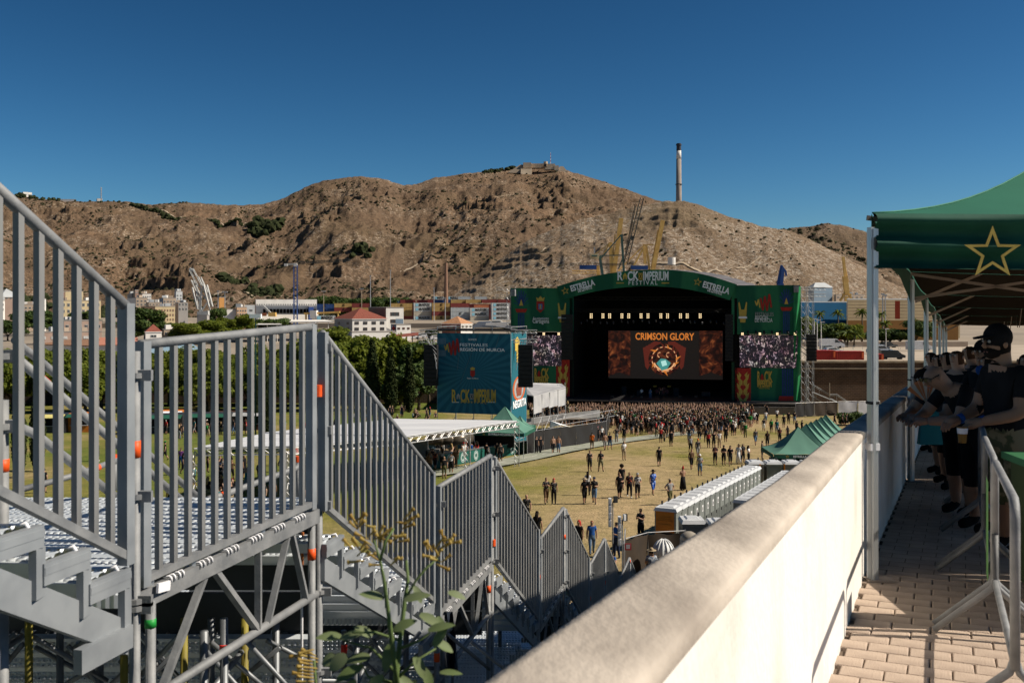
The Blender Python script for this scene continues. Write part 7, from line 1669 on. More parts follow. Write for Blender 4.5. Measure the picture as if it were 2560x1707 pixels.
for i,(px,yt,D,kd,w,lb)in enumerate([(362,770,330,3,1.5,"big dark green tree beside the thick left post, left of the small pyramid-roofed house"),(335,800,300,3,1.2,"smaller dark tree left of the big one behind the thick left post"),(60,782,380,3,1.7,"dark tree behind the first bars at the left edge"),(95,776,400,3,1.5,"dark tree in front of the orange and white house behind the bars"),(20,800,330,3,1.3,"dark tree at the left edge below the warehouse"),(215,768,420,4,1.5,"round dark tree in front of the cream apartment house"),(150,785,400,4,1.5,"low dark tree left of the round one before the cream house"),(480,806,300,1,1.4,"green tree above the level guard rail near its left end"),(530,800,310,0,1.4,"green tree above the level guard rail, second"),(590,788,320,2,1.3,"green tree in front of the white tank building"),(545,770,420,3,1.0,"slim green tree right of the lattice crane"),(440,800,330,4,1.2,"brownish green tree left of the lattice crane"),(665,797,330,3,1.0,"small tree in front of the white warehouse, left"),(700,796,330,3,1.0,"small tree in front of the white warehouse, right"),(905,745,640,3,2.2,"dark pine behind the blue containers, left"),(960,742,640,3,2.2,"dark pine behind the blue containers, middle"),(1005,743,650,3,1.8,"dark pine behind the blue containers, right"),(800,740,660,3,2.0,"dark pine above the warehouse's right end"),(840,741,650,3,2.2,"dark pine right of the warehouse"),(1082,818,350,4,.6,"small palm-like bush by the parked cars near the little hip-roofed house")]):
 tree(px,yt,D,kd,lb,"trees in the town and port",w)
cyp=[]
for s_ in(51,52,53):
 q=random.Random(s_);cyp.append(leaf_cloud("crown",[(q.uniform(-.12,.12),q.uniform(-.12,.12),.5+11.6*i/22,(1.35*math.sin(min(1,(i+2)/8)*1.57)*(1-max(0,i-9)/14.5)**.7+.08))for i in range(22)],6500,.16,M_LF[2],s_,1.0))
for i,(px,yt,yb,w,lb)in enumerate([(930,841,1036,1.0,"tallest dark cypress of three left of the blue tower"),(977,861,1037,.95,"middle dark cypress of three left of the blue tower"),(1023,865,1031,.9,"right dark cypress of three left of the blue tower"),(664,905,1088,.8,"dark cypress behind the level guard rail beside the green lamp post"),(94,925,1180,.72,"dark cypress behind the left guard rail, right of a pair"),(48,935,1195,.66,"dark cypress behind the left guard rail, left of a pair"),(640,930,1075,.7,"slim cypress just left of the green lamp post")]):
 p=G(px,yb);H=(yb-yt)/F*p.y;o=thing("cypress_tree",lb,"tree",(p.x,p.y,fz(p.y)),i,"dark cypresses on the lawn");c=bpy.data.objects.new("crown",cyp[i%3]);COL.objects.link(c);c.parent=o;c.scale=(w*H/13*.92,w*H/13*.92,H/12.4)
 add("trunk",MB().tube((0,0,0),(0,0,2),.2,6),M_BARK,o,world=False)
def palm(px,ytop,ybase,D,label,fr=3.2):
 x=(px-CX)/F*D;g=PORT;zt=(HY-ytop)/F*D;q=random.Random(int(px));o=thing("palm_tree",label,"palm tree",(x,D,g),0,"palms beyond the car park");H=zt-g-.9
 add("trunk",MB().path([(0,0,0),(.1,0,H*.5),(0,0,H)],[.32,.22,.20],8),M_BARK,o,world=False,smooth=True)
 for k in range(26):
  a=q.uniform(0,6.28);e=q.uniform(-.5,1.1);L=fr*q.uniform(.6,.8);mb=MB();vs=[]
  for i in range(7):
   u=i/6;r_=L*u;z=H+math.sin(e)*L*u-1.3*u*u*L*.35;w_=.26*math.sin(math.pi*(u*.85+.12));c=Vector((math.cos(a)*r_*math.cos(e),math.sin(a)*r_*math.cos(e),z));s_=Vector((-math.sin(a),math.cos(a),0))*w_
   vs+=[c-s_-Vector((0,0,.18)),c,c+s_-Vector((0,0,.18))]
  add("frond",mb.add(vs,[(3*i+j,3*i+j+1,3*i+4+j,3*i+3+j)for i in range(6)for j in range(2)]),M_LF[0]if k%3 else M_LF[1],o,world=False)
 return o
palm(2095,773,850,300,"tall palm in front of the blue warehouse wall");palm(2155,771,850,300,"tall palm left of the tent leg in front of the tan warehouse");palm(2205,776,850,300,"palm just right of the tent leg");palm(2050,776,850,305,"bushy palm right of the stage's side truss");palm(2118,822,855,285,"low palm among the shrubs left of the tent leg",4);palm(2135,824,855,285,"low palm beside the tent leg",4);palm(2213,800,850,290,"shorter palm right of the tent leg");palm(2275,795,850,290,"palm seen between the second and third tent legs",4)
for i,(px,yt,w,kd)in enumerate([(2005,790,1.0,1),(2030,800,1.1,4),(2058,800,1.2,4),(2080,808,.9,0),(2112,812,.8,3),(2128,810,.8,1),(2190,820,1.0,4),(2225,815,1.2,4),(2250,815,1.0,4),(2290,800,1.1,3)]):
 tree(px,yt,292,kd,["olive shrub hugging the stage's side truss","brownish shrub left of the tall palm","tall brownish shrub behind the white van","green shrub at the tall palm's foot","dark shrub between the palms","green shrub beside the left tent leg","dusty shrub right of the tent leg","large dusty shrub between the first two tent legs","dusty shrub beside the second tent leg","green shrub between the second and third tent legs"][i],"shrubs beyond the car park",w)
pb_=thing("leafy_shrub","small dark leafy shrub on the field side of the white wall near the far barrier","shrub",G(2125,1062));c=bpy.data.objects.new("crown",CR[4]);COL.objects.link(c);c.parent=pb_;c.scale=(.45,.45,.32);c.location=(0,0,-.9)
# ======= TOWN, PORT, CAR PARK
APR=-9.9
struct("port_apron",MB().box((-150,640,(APR+PORT)/2-1),(560,260,APR-PORT+2)),M_DUST)
WIN={}
def wpart(w,h,mf,mg,nm="window"):
 k=(round(w,2),round(h,2),mf.name)
 if k not in WIN:
  mb=MB().box((0,-.03,0),(w,.12,h),0,0);mb.box((0,-.10,0),(w*.84,.03,h*.84),0,1);mb.box((0,-.125,0),(w*.06,.03,h*.84),0,0)
  me=mb.mesh(nm);me.materials.append(mf);me.materials.append(mg);WIN[k]=me
 return WIN[k]
M_GL=mat("window_glass",(.05,.06,.07),(.03,.035,.04),rough=.15,spec=.6);M_WF=mat("window_frame_white",(.6,.6,.58),rough=.6);M_WFD=mat("window_frame_brown",(.10,.05,.035),rough=.7)
C_=lambda n,c,c2=None:mat("wall_"+n,c,c2 or tuple(x*.86 for x in c),scale=.25,rough=.9,bump=.05)
WL=dict(cream=C_("cream",(.62,.50,.30)),beige=C_("beige",(.42,.33,.25)),white=C_("white",(.74,.71,.66)),grey=C_("grey",(.33,.31,.29)),pink=C_("pink",(.42,.30,.24)),orange=C_("orange",(.50,.25,.08)),brown=C_("brown",(.20,.13,.10)),lgrey=C_("lgrey",(.45,.47,.48)),red=C_("red",(.26,.09,.06)),tan=C_("tan",(.30,.235,.14)),blue=C_("blue",(.006,.085,.19)),bluegrey=C_("bluegrey",(.22,.30,.38)),peach=C_("peach",(.58,.38,.24)),dkblue=C_("dkblue",(.02,.05,.18)))
M_TILE=mat("roof_tile_red",(.24,.075,.05),(.17,.05,.035),scale=1.2,rough=.9,stretch=(3,1,1));M_TILEO=mat("roof_tile_orange",(.45,.24,.13),(.33,.16,.08),scale=2,rough=.9);M_FLAT=mat("flat_roof",(.30,.27,.24),rough=.9)
def house(label,L,Cn,Rr,D,ytop,wall,wall2=None,roof=None,wl=None,wr=None,g=PORT,dl=6,dr=2,rp=M_FLAT,cat="building",win=(M_WF,M_GL),name="house",ex=()):
 """L, Cn, Rr: pixel columns of left end, near corner and right end; dl, dr: how much farther those ends stand; wl / wr: (columns, rows, y0, y1) windows"""
 if D<600 and name=='house':dr=max(dr,(Rr-Cn)/F*D*.42)
 z=(HY-ytop)/F*D;pc,pl_,pr=P(Cn,0,D),P(L,0,D+dl),P(Rr,0,D+dr);q=pl_+pr-pc
 t=thing(name,label,cat,(pc.x,pc.y,g));base=[pl_,pc,pr,q]
 for p in base:p.z=g
 up=Vector((0,0,z-g));mb=MB();mb.add([pl_,pc,pc+up,pl_+up],[(0,1,2,3)]);add("left_wall",mb,WL[wall2 or wall],t)
 mb=MB();mb.add([pc,pr,pr+up,pc+up],[(0,1,2,3)]);mb.add([pr,q,q+up,pr+up],[(0,1,2,3)]);mb.add([q,pl_,pl_+up,q+up],[(0,1,2,3)]);add("wall",mb,WL[wall],t)
 T=[p+up for p in base];c4=sum(T,Vector())/4
 if roof in(None,"flat"):
  add("roof",MB().slab([c4+(p-c4)*1.01+Vector((0,0,.02))for p in T],(0,0,.35)),rp,t)
  rr=random.Random(int(L+Rr))
  if D<560 and roof is None and not ex:
   for _ in range(3):a,b=rr.uniform(.2,.8),rr.uniform(.2,.8);w=rr.uniform(1,2.6);add("roof_hut",MB().box(T[0].lerp(T[1],a).lerp(T[3].lerp(T[2],a),b)+Vector((0,0,.9)),(w,1.4,rr.uniform(.8,1.8)),rr.random()),WL[rr.choice(["white","beige","lgrey"])],t)
 else:
  h=roof;e=[c4+(p-c4)*1.06 for p in T];la,lb=(e[1]-e[0]).length,(e[2]-e[1]).length
  if lb>la*1.2:r0,r1=(e[0]+e[1])/2,(e[2]+e[3])/2;k=min(.45,la/2/lb);a,b=r0.lerp(r1,k),r1.lerp(r0,k);fc=[(0,1,4),(1,2,5,4),(2,3,5),(3,0,4,5)]
  elif la>lb*1.2:r0,r1=(e[1]+e[2])/2,(e[3]+e[0])/2;k=min(.45,lb/2/la);a,b=r0.lerp(r1,k),r1.lerp(r0,k);fc=[(1,2,4),(2,3,5,4),(3,0,5),(0,1,4,5)]
  else:a=b=c4.copy();fc=[(0,1,4),(1,2,4),(2,3,4),(3,0,4)]
  a,b=a+Vector((0,0,h)),b+Vector((0,0,h));add("roof",MB().add(e+[a,b],fc),rp,t);add("eave",MB().slab([p-Vector((0,0,.22))for p in e],(0,0,.2)),WL["white"],t)
 for spec,A,B in((wl,pl_,pc),(wr,pc,pr)):
  if not spec:continue
  nc,nr,y0,y1=spec[:4];w=(B-A).length/nc;ya=math.atan2(B.y-A.y,B.x-A.x);dy=(y1-y0)/nr;h=dy/F*D
  me=wpart(min(w*.5,spec[4]if len(spec)>4 else 1.6),h*.5,*win)
  for i in range(nc):
   for j in range(nr):
    p=A.lerp(B,(i+.5)/nc);p.z=(HY-(y0+dy*(j+.5)))/F*D
    o=bpy.data.objects.new("window",me);COL.objects.link(o);o.parent=t;o.location=p-Vector((pc.x,pc.y,g));o.rotation_euler=(0,0,ya)
 return t
H_=house
H_("long cream apartment house with tall white windows behind the left bars",133,140,252,480,752,"cream","orange",wr=(9,2,754,786,2.2),dr=3)
H_("upper cream block rising above the long cream apartment house",160,163,208,486,729,"cream",ex=(1,));H_("small brown roof hut left of the upper cream block",150,152,162,484,730,"brown",ex=(1,))
H_("narrow white house with an orange side behind the third bar",88,101,115,440,748,"white","red",wl=(2,3,755,780,1),wr=(1,3,752,782,1));H_("grey shed with a pitched roof at the left edge",-20,2,52,470,742,"pink","grey",roof=4,rp=WL["lgrey"],wr=(5,1,738,750,2))
H_("beige row of houses low behind the third and fourth bars",52,60,90,450,762,"beige",wr=(3,2,765,782));H_("plain white gable wall at the left edge",-10,0,12,420,752,"white",wr=(1,2,755,780))
H_("beige flat-roofed house behind the middle bars with one barred window",133,160,255,340,803,"pink","beige",wl=(1,1,814,828,2.2),wr=(6,1,808,824,1.2));H_("low pinkish annex with white openings behind the middle bars",90,94,254,300,832,"pink",wr=(6,1,838,852,3),win=(M_WF,M_WF))
H_("cream four-storey apartment block with small windows and balconies",352,388,450,470,767,"cream","peach",wl=(2,3,775,815),wr=(9,4,770,816,1.0),win=(WL["peach"],WL["brown"]))
H_("grey-brown stepped house left of the cream apartment block",318,340,368,520,745,"beige","white",wr=(3,2,748,765));H_("dark grey gabled block on the skyline behind the rail's corner",318,330,344,540,736,"grey");H_("narrow brown tower house with two small windows",333,338,346,535,726,"brown","beige",wr=(2,1,728,734,.8),ex=(1,))
H_("pale terraced houses with reddish gables on the skyline",344,356,378,545,735,"white","pink",wr=(4,2,738,752));H_("low beige building right of the stepped house",365,372,405,500,757,"beige",wr=(4,1,758,764));H_("building with bluish solar panels on its sloping roof",398,408,440,520,746,"beige","bluegrey",wr=(4,2,750,764));H_("white block with rooftop tanks above the solar roof",436,440,456,530,729,"lgrey",wr=(2,2,735,750))
H_("glass-sided building with an orange band left of the lattice crane",438,446,470,430,758,"grey","peach",wr=(3,2,755,778,2))
H_("small white house with a red pyramid roof in front of the dark tree",362,364,404,270,829,"white",roof=2.0,rp=M_TILE,wr=(1,1,834,846,1.6));H_("grey low building right of the small pyramid-roofed house",405,410,470,300,826,"beige",wr=(5,1,828,838))
for lb,pts,m_ in(("long salmon flat roof behind the upper end of the level guard rail",[P(182,865,246),P(346,862,250),P(344,845,285),P(250,845,290)],mat("salmon_roof",(.48,.20,.13),rough=.8)),("pale blue sloping roof behind the level guard rail",[P(320,885,232),P(515,885,232),P(470,853,262),P(345,855,262)],mat("pale_blue_roof",(.26,.38,.46),rough=.6)),("brown shed roof behind the left bars",[P(90,862,240),P(230,866,238),P(250,850,270),P(180,850,272)],mat("brown_roof",(.26,.14,.08),rough=.9))):
 t=thing("shed",lb,"shed",(pts[0].x,pts[0].y,PORT));add("roof",MB().slab(pts,(0,0,.2)),m_,t);add("wall",MB().slab([(pts[0].x+.5,pts[0].y+.5,PORT),(pts[1].x-.5,pts[1].y+.5,PORT),(pts[1].x-.5,pts[1].y+.5,pts[1].z),(pts[0].x+.5,pts[0].y+.5,pts[0].z)],(0,.3,0)),WL["white"],t)
w_=H_("long white port warehouse with a row of dark loading doors",638,640,792,565,750,"white",g=APR,dr=0,roof="flat",rp=WL["white"],wr=(26,1,759,763.5,4),win=(M_GL,M_GL))
for k in range(16):add("loading_door",MB().box(P(661+8.4*k,777.5,564.6),(1.5,.3,2.4)),M_BLK,w_)
add("grey_base",MB().slab([P(640,786,564.8),P(792,786,564.8),P(792,764,564.8),P(640,764,564.8)],(0,.15,0)),WL["lgrey"],w_)
H_("plain grey port shed left of the white warehouse",594,598,637,545,763,"lgrey",g=APR,wr=(2,1,770,782,2),ex=(1,));H_("white windowless tank building in front of the grey shed",545,556,590,450,774,"white",roof="flat");H_("peach coloured small office with striped awnings",590,592,617,450,769,"peach",wr=(4,2,772,790));H_("tall orange box-like building behind two floodlight masts",546,548,563,560,744,"orange",g=APR,roof="flat");H_("dark blue container block right of the warehouse",770,772,784,560,767,"dkblue",g=APR,roof="flat")
for(lb,a,b,y0,y1,D)in(("long flat white canopy roof above the level guard rail, right",700,834,801,806,330),("flat white canopy roof above the level guard rail, left",582,705,806,813,320)):
 t=thing("canopy",lb,"canopy",(P(a,0,D).x,D,PORT));add("roof",MB().slab([P(a,y1,D),P(b,y1-1,D),P(b-22,y0,D+24),P(a+10,y0,D+24)],(0,0,.25)),WL["white"],t)
 for k in range(5):x=P(a+(b-a)*(k+.5)/5,0,D+2).x;add("post",MB().tube((x,D+2,PORT),(x,D+2,(HY-y1)/F*D),.12,6),WL["white"],t)
H_("two-storey white port building with a dark red hipped roof",836,881,966,380,797,"white","grey",roof=4.2,rp=M_TILE,wl=(2,2,802,828),wr=(4,2,800,830,2.4),win=(M_WFD,M_GL),dl=9,dr=1)
tb_=H_("pale stair-tower block attached to the red-roofed building",921,965,1009,388,770,"white","brown",wr=(1,2,776,812,6),win=(M_WFD,M_GL),dl=14,dr=1,ex=(1,));add("glass_bricks",MB().slab([P(989,818,387.7),P(1008,818,388.4),P(1008,797,388.4),P(989,797,387.7)],(0,.1,0)),WL["bluegrey"],tb_)
rc_=H_("small white first-aid building with a red cross on its shaded side",977,991,1027,335,813,"white","lgrey",wr=(3,1,816,826,1.2),win=(M_WFD,M_WFD),dl=6,roof="flat")
add("red_cross",MB().slab([P(979.5,823,337),P(988.5,823,336),P(988.5,818,336),P(979.5,818,337)],(0,-.3,0)).slab([P(982.5,827,336.6),P(985.5,827,336),P(985.5,814,336),P(982.5,814,336.6)],(0,-.4,0)),M_RD,rc_)
H_("long low white wall-like building below the red-roofed one",876,880,990,320,832,"white",g=PORT,roof="flat",ex=(1,));H_("little brick and cream house with an orange hipped roof",1105,1152,1181,350,809,"white","red",roof=2.6,rp=M_TILEO,wl=(3,1,811,823,2.4),wr=(3,1,811,822,1.6),win=(WL["cream"],M_GL),dl=2,dr=5)
wk=thing("covered_walkway","brown tiled walkway roof on posts below the first-aid building","walkway",(P(970,0,300).x,300,PORT));add("roof",MB().slab([P(970,846,300),P(1046,838,306),P(1046,832,314),P(985,838,308)],(0,0,.2)),M_TILE,wk)
for k in range(6):p=P(975+14*k,845-1.4*k,302+k);add("post",MB().tube((p.x,p.y,PORT),p,.15,6),M_TD,wk)
CC=dict(w=mat("container_white",(.60,.61,.60),(.48,.49,.47),scale=.4,rough=.6),b=mat("container_beige",(.50,.45,.36),rough=.6),t=mat("container_tan",(.42,.28,.10),(.36,.23,.08),scale=.4,rough=.6),m=mat("container_maroon",(.20,.035,.03),(.15,.03,.025),rough=.6),o=mat("container_orange",(.45,.15,.07),rough=.6),d=mat("container_blue",(.02,.06,.20),rough=.6),g=mat("container_grey",(.42,.45,.46),rough=.6))
CN=dict(w="white",b="beige",t="tan",m="maroon",o="orange",d="blue",g="grey");CME={}
def container(px0,px1,y0,y1,D,c,label,txt=None,g=None,dep=2.4,group="shipping containers in the port"):
 a,b=P(px0,y1,D),P(px1,y1,D);w=b.x-a.x;h=(y1-y0)/F*D;k=(round(w,1),round(h,1),c)
 if k not in CME:
  mb=MB();n=14;mb.box((w/2,dep/2+.04,h/2),(w-.03,dep-.08,h-.06));
  for i in range(n):mb.box((w*(i+.5)/n,.03,h/2),(w/n*.5,.06,h*.84))
  for z in(.08,h-.10):mb.box((w/2,.02,z),(w-.02,.10,.12))
  for x in(.06,w-.06):mb.box((x,.0,h/2),(.12,.14,h-.04))
  me=mb.mesh("container");me.materials.append(CC[c]);CME[k]=me
 o=bpy.data.objects.new("shipping_container",CME[k]);COL.objects.link(o);o.location=a;o.rotation_euler=(0,0,.30 if D>300 else 0);o.scale=(1/math.cos(.30)if D>300 else 1,1,1);tag(o,label,"container",group);WM[o.name]=Matrix.Translation(a)
 if txt:
  letter(txt,P((px0+px1)/2+(3 if txt=="MAERSK" else 0),(y0+y1)/2-.2,D-.15),(1,0,0),2.1,M_BLK,o,bold=.05,ext=.01,fit=w*(.62 if len(txt)>3 else.13))
  if txt=="MAERSK":add("star_square",MB().box(P(px0+7,(y0+y1)/2,D-.12),(1.5,.03,1.5)),mat("pale_blue_print",(.22,.48,.60),rough=.6),o)
 return o
cols=[(1035,1080,757,4,"wwbw",["MAERSK","MAERSK",None,"MAERSK"],"the stack right of the stair-tower block"),(1081,1125,757,4,"ttmt",["MSC","MSC",None,"MSC"],"the mixed tan stack"),(1127.5,1173,757.5,4,"mggg",[None,None,"MSC",None],"the stack topped with maroon"),(1176,1222,769.5,3,"wwb",["MAERSK","MAERSK",None],"the lower white stack"),(1229.5,1274,757,4,"wwww",["MAERSK"]*4,"the white stack beside the stage banner"),(978,1029,758,3,"ttt",["MSC",None,None],"the tan stack behind the stair-tower block"),(836,880,758,2,"tm",["MSC","MSC"],"the two-high stack above the red roof, left"),(880.5,922,758,2,"mt",["MSC","MSC"],"the two-high stack above the red roof, right"),(784,835,760,2,"dd",["CMA","CGM"],"the blue stack right of the warehouse")]
LV={4:["top","second","third","bottom"],3:["top","middle","bottom"],2:["upper","lower"]}
for x0,x1,y0,n,cs,tx,nm in cols:
 for i in range(n):container(x0,x1,y0+10.8*i,y0+10.8*(i+1)-.2,602,cs[i],"%s %s container in %s"%(LV[n][i],CN[cs[i]],nm),tx[i])
for i,(x0,x1,y0,c)in enumerate([(915,955,749,"w"),(958,998,749.5,"d"),(1001,1038,749,"m"),(1043,1083,749,"m"),(1087,1126,749,"d"),(1128,1163,749,"t"),(1165,1203,748.5,"t"),(1205,1243,748.5,"m"),(1246,1276,748.5,"m")]):
 for j in range(5):
  if j==0 or i==0:container(x0,x1,y0+9.3*j,y0+9.3*j+9.1,640,c,"%s container in the back row, %s from the left"%(CN[c],NUMW[i])+("" if j==0 else ", %s layer below the top"%NUMW[j-1]))
  else:break
bk_=thing("container_stack","back stack of containers mostly hidden behind the front ones","container",(P(958,0,641).x,641,APR));add("stack",MB().slab([(P(958,0,641).x,641,APR),(P(1276,0,641).x,641,APR),(P(1276,0,641).x,641,.0),(P(958,0,641).x,641,.0)],(0,2,0)),CC["m"],bk_)
for i,(x0,x1,c,tx)in enumerate([(1084,1109,"w","MAERSK"),(1117,1142,"w","MAERSK"),(1146,1176,"g",None),(1188,1217,"g",None)]):container(x0,x1,741,748.5,660,c,NUMW[i]+" far container on top behind the back row, pale",tx)
container(1186,1222,762,769,606,"o","orange container behind the lower white stack");container(790,836,789,800,440,"w","pale container with half hidden lettering left of the red-roofed building","MAERSK")
M_CY=mat("crane_yellow",(.78,.50,.16),(.62,.36,.10),scale=.5,rough=.7);M_CG=mat("crane_green",(.05,.11,.10),rough=.6);M_CB=mat("crane_blue",(.02,.07,.24),rough=.6);M_CK=mat("crane_dark",(.035,.045,.045),rough=.6);M_CS=mat("crane_silver",(.50,.50,.48),(.38,.38,.36),scale=.8,rough=.6)
def crane(label,D,parts,name="port_crane",g=APR,cat="crane"):
 t=thing(name,label,cat,(P(parts[0][1][0],0,D).x,D,g))
 for q in parts:
  nm,a,b,w,m_=q[:5];A,B=P(a[0],a[1],D+(q[5]if len(q)>5 else 0)),P(b[0],b[1],D+(q[5]if len(q)>5 else 0))
  add(nm,MB().truss(A,B,w,max(.12,w*.09),max(.07,w*.05),w*1.1)if nm.startswith("lattice")else MB().bar(A,B,w,w*.8),m_,t)
 return t
crane("yellow luffing crane with a straight boom left above the stage roof",520,[("boom",(1553,546),(1532,700),2.2,M_CY),("boom_stay",(1546,590),(1534,640),.5,M_CY),("leg",(1526,606),(1531,700),1.9,M_CY),("leg",(1524,606),(1500,655),.9,M_CY),("stay",(1526,606),(1488,636),.5,M_CY),("lattice_beam",(1430,680),(1500,680),1.4,M_CY),("leg",(1494,664),(1498,715),1.6,M_CY),("tie",(1538,585),(1531,650),.6,M_CY)])
crane("yellow luffing crane with an A-frame right above the stage roof",522,[("boom",(1657,551),(1631,680),2.2,M_CY),("leg",(1612,614),(1578,676),1.1,M_CY),("leg",(1609,614),(1545,678),.7,M_CY),("leg",(1616,614),(1624,676),1.0,M_CY),("leg",(1611,618),(1613,660),1.5,M_CY),("head",(1607,612),(1634,612),.7,M_CY),("stay",(1645,575),(1628,668),.5,M_CY),("house",(1577,669),(1619,669),2.6,M_CB)])
crane("green gantry crane with a white cab above the stage roof",512,[("mast",(1554,586),(1561,700),1.1,M_CG),("strut",(1552,588),(1503,645),.7,M_CG),("beam",(1500,639),(1560,638),.6,M_CG),("leg",(1499,640),(1510,710),1.3,M_CG),("strut",(1559,640),(1546,672),.7,M_CG),("lattice_walkway",(1425,661),(1500,661),1.1,M_CK),("cab",(1475,641),(1497,641),3.0,WL["cream"]),("cab_window",(1479,640),(1493,640),.9,M_CG,-1.8),("house",(1449,668),(1491,668),2.6,M_CB),("cab_mast",(1486,633),(1486,618),.6,M_TRU),("lattice_walkway",(1500,661),(1560,661),.9,M_CK)])
crane("dark lattice boom crane rising highest behind the stage roof",505,[("lattice_boom",(1605,495),(1564,660),1.7,M_CK),("hook_block",(1581,590),(1579,600),1.2,M_CK),("lattice_stay",(1588,515),(1560,655),.6,M_CK)])
crane("small blue harbour crane right of the arched roof",470,[("boom",(1953,663),(1965,680),.9,M_CB),("boom",(1954,663),(1944,712),1.0,M_CB),("mast",(1957,672),(1952,715),1.6,M_CB),("stay",(1964,680),(1966,690),.8,M_CB),("base",(1944,714),(1958,714),2.4,M_CB),("leg",(1951,714),(1951,800),2.2,M_CB)],g=PORT)
crane("tall rusty yellow jib crane left of the tent leg",480,[("boom",(2108,642),(2114,700),1.2,M_CY),("mast",(2112,690),(2117,735),2.2,M_CY),("leg",(2116,728),(2100,752),1.1,M_CY),("leg",(2118,728),(2131,752),1.1,M_CY),("beam",(2106,736),(2128,736),1.2,M_CY),("jib_stay",(2108,642),(2120,705),.6,M_CY),("leg",(2116,740),(2116,815),1.6,M_CY)],g=PORT)
crane("slender blue tower crane with a long level jib above the warehouse",440,[("lattice_mast",(739,818),(739,662),1.5,M_CB),("lattice_jib",(739,658),(875,650),.8,M_CK),("counter_jib",(712,661),(739,660),.8,M_CS),("counterweight",(711,662),(719,662),1.4,WL["white"]),("cab",(735,662),(743,662),1.8,WL["white"]),("tie",(740,652),(800,656),.15,M_CK)],g=PORT,name="tower_crane")
crane("grey curved lattice crane leaning left above the apartment block",400,[("lattice_boom",(478,673),(500,715),1.5,M_CS),("lattice_boom",(490,696),(508,735),3.2,M_CS),("lattice_boom",(499,715),(513,770),4.6,M_CS),("leg",(500,785),(502,735),.8,M_CS),("leg",(499,785),(522,750),.6,M_CS),("leg",(525,775),(508,715),.5,M_CS),("tip",(474,671),(484,678),.9,M_CS),("base",(495,784),(522,782),2.2,M_CS),("pier",(508,786),(508,842),4,WL["grey"])],g=PORT)
crane("white mobile harbour crane arm in front of the loading doors",520,[("arm",(657,764),(683,789),1.2,M_CS),("body",(672,786),(690,786),2.6,M_CY),("leg",(661,782),(661,790),2.0,CC["o"])])
crane("yellow gantry beam left of the red-roofed building",500,[("beam",(760,784),(850,780),1.2,M_CY),("leg",(765,784),(765,806),.8,M_CY),("leg",(845,781),(845,802),.8,M_CY),("white_body",(777,786),(793,786),5,WL["white"]),("leg",(785,784),(785,808),2,WL["white"])],g=PORT)
for i,(px,y0,D)in enumerate([(545,728,430),(562,730,430),(809,728,540),(926,690,560),(976,676,560),(1113,745,500),(904,722,600),(1085,720,580),(2207,735,330),(2213,738,330)]):
 t=thing("light_mast",["leftmost of two masts by the orange box building","mast with a round lamp head by the orange box building","mast standing in front of the blue container stack","thin white mast above the tan containers, left","thin white mast above the tan containers, right","mast in front of the mixed tan container stack","low yellow mast before the dark pines","thin mast above the far white containers","tall white mast behind the first tent leg gap, left","tall white mast behind the first tent leg gap, right"][i],"mast",(P(px,0,D).x,D,PORT),0,"light masts in the port")
 h=(HY-y0)/F*D-PORT;add("pole",MB().tube((0,0,0),(0,0,h),.28,6,r2=.16),M_STONE if i in(2,6)else M_TRU,t,world=False);add("lamp_ring",MB().box((0,0,h),(2.4 if i in(1,2,6)else 1.0,.6,.5)),M_TRU,t,world=False)
ck=P(1697,520,880);chm=thing("chimney","tall slim concrete chimney with a dark top standing behind the pale hill","chimney",(ck.x,880,ck.z))
def cz_(y):return(HY-y)/F*880-ck.z
add("shaft",MB().tube((0,0,-30),(0,0,cz_(398)),2.9,18,r2=2.2),mat("chimney_concrete",(.33,.28,.24),(.25,.21,.18),scale=.12,rough=.9),chm,world=False,smooth=True);add("white_band",MB().tube((0,0,cz_(398)),(0,0,cz_(377)),2.2,18,r2=2.05),WL["white"],chm,world=False,smooth=True);add("dark_top",MB().tube((0,0,cz_(377)),(0,0,cz_(359)),2.1,18,r2=2.0),mat("soot",(.05,.055,.07),rough=.9),chm,world=False);add("rim",MB().tube((0,0,cz_(364)),(0,0,cz_(361)),2.5,18),mat("soot",(.05,.055,.07)),chm,world=False);add("gallery",MB().tube((0,0,cz_(462)),(0,0,cz_(460.5)),3.1,18),M_TD,chm,world=False)
sc_=thing("brick_chimney","small brick chimney above the container rows","chimney",(P(1115,0,640).x,640,APR));add("shaft",MB().tube((0,0,0),(0,0,(HY-657)/F*640-APR),1.6,12,r2=.9),mat("chimney_brick",(.26,.15,.10),rough=.9),sc_,world=False)
M_FORT=mat("fort_stone",(.66,.53,.38),(.50,.39,.27),scale=.05,rough=.9,bump=.1);fo=thing("hill_fortress","stone fortress on the highest hilltop with a long wall and round turret","fortress",P(1320,420,1600))
def fb(x0,x1,y0,y1,D,nm="rampart",m_=M_FORT,dp=14):add(nm,MB().slab([P(x0,y1,D),P(x1,y1,D),P(x1,y0,D),P(x0,y0,D)],(0,dp,0)),m_,fo)
fb(1308,1328,406.5,420,1590);fb(1328,1362,409,420,1596);fb(1362,1388,409.5,424,1590);fb(1386,1397,414,426,1588,dp=10)
add("glacis",MB().slab([P(1268,432,1588),P(1330,434,1588),P(1330,422,1592),P(1312,412,1594),P(1300,412,1594)],(0,10,0)),mat("fort_scree",(.30,.24,.18),rough=.95),fo);add("bastion",MB().slab([P(1302,435,1584),P(1329,437,1584),P(1329,422,1586),P(1302,422,1586)],(0,10,0)),M_FORT,fo);add("mound",MB().slab([P(1388,430,1588),P(1420,430,1588),P(1408,416,1592),P(1400,416,1592)],(0,10,0)),mat("fort_scree",(.30,.24,.18)),fo)
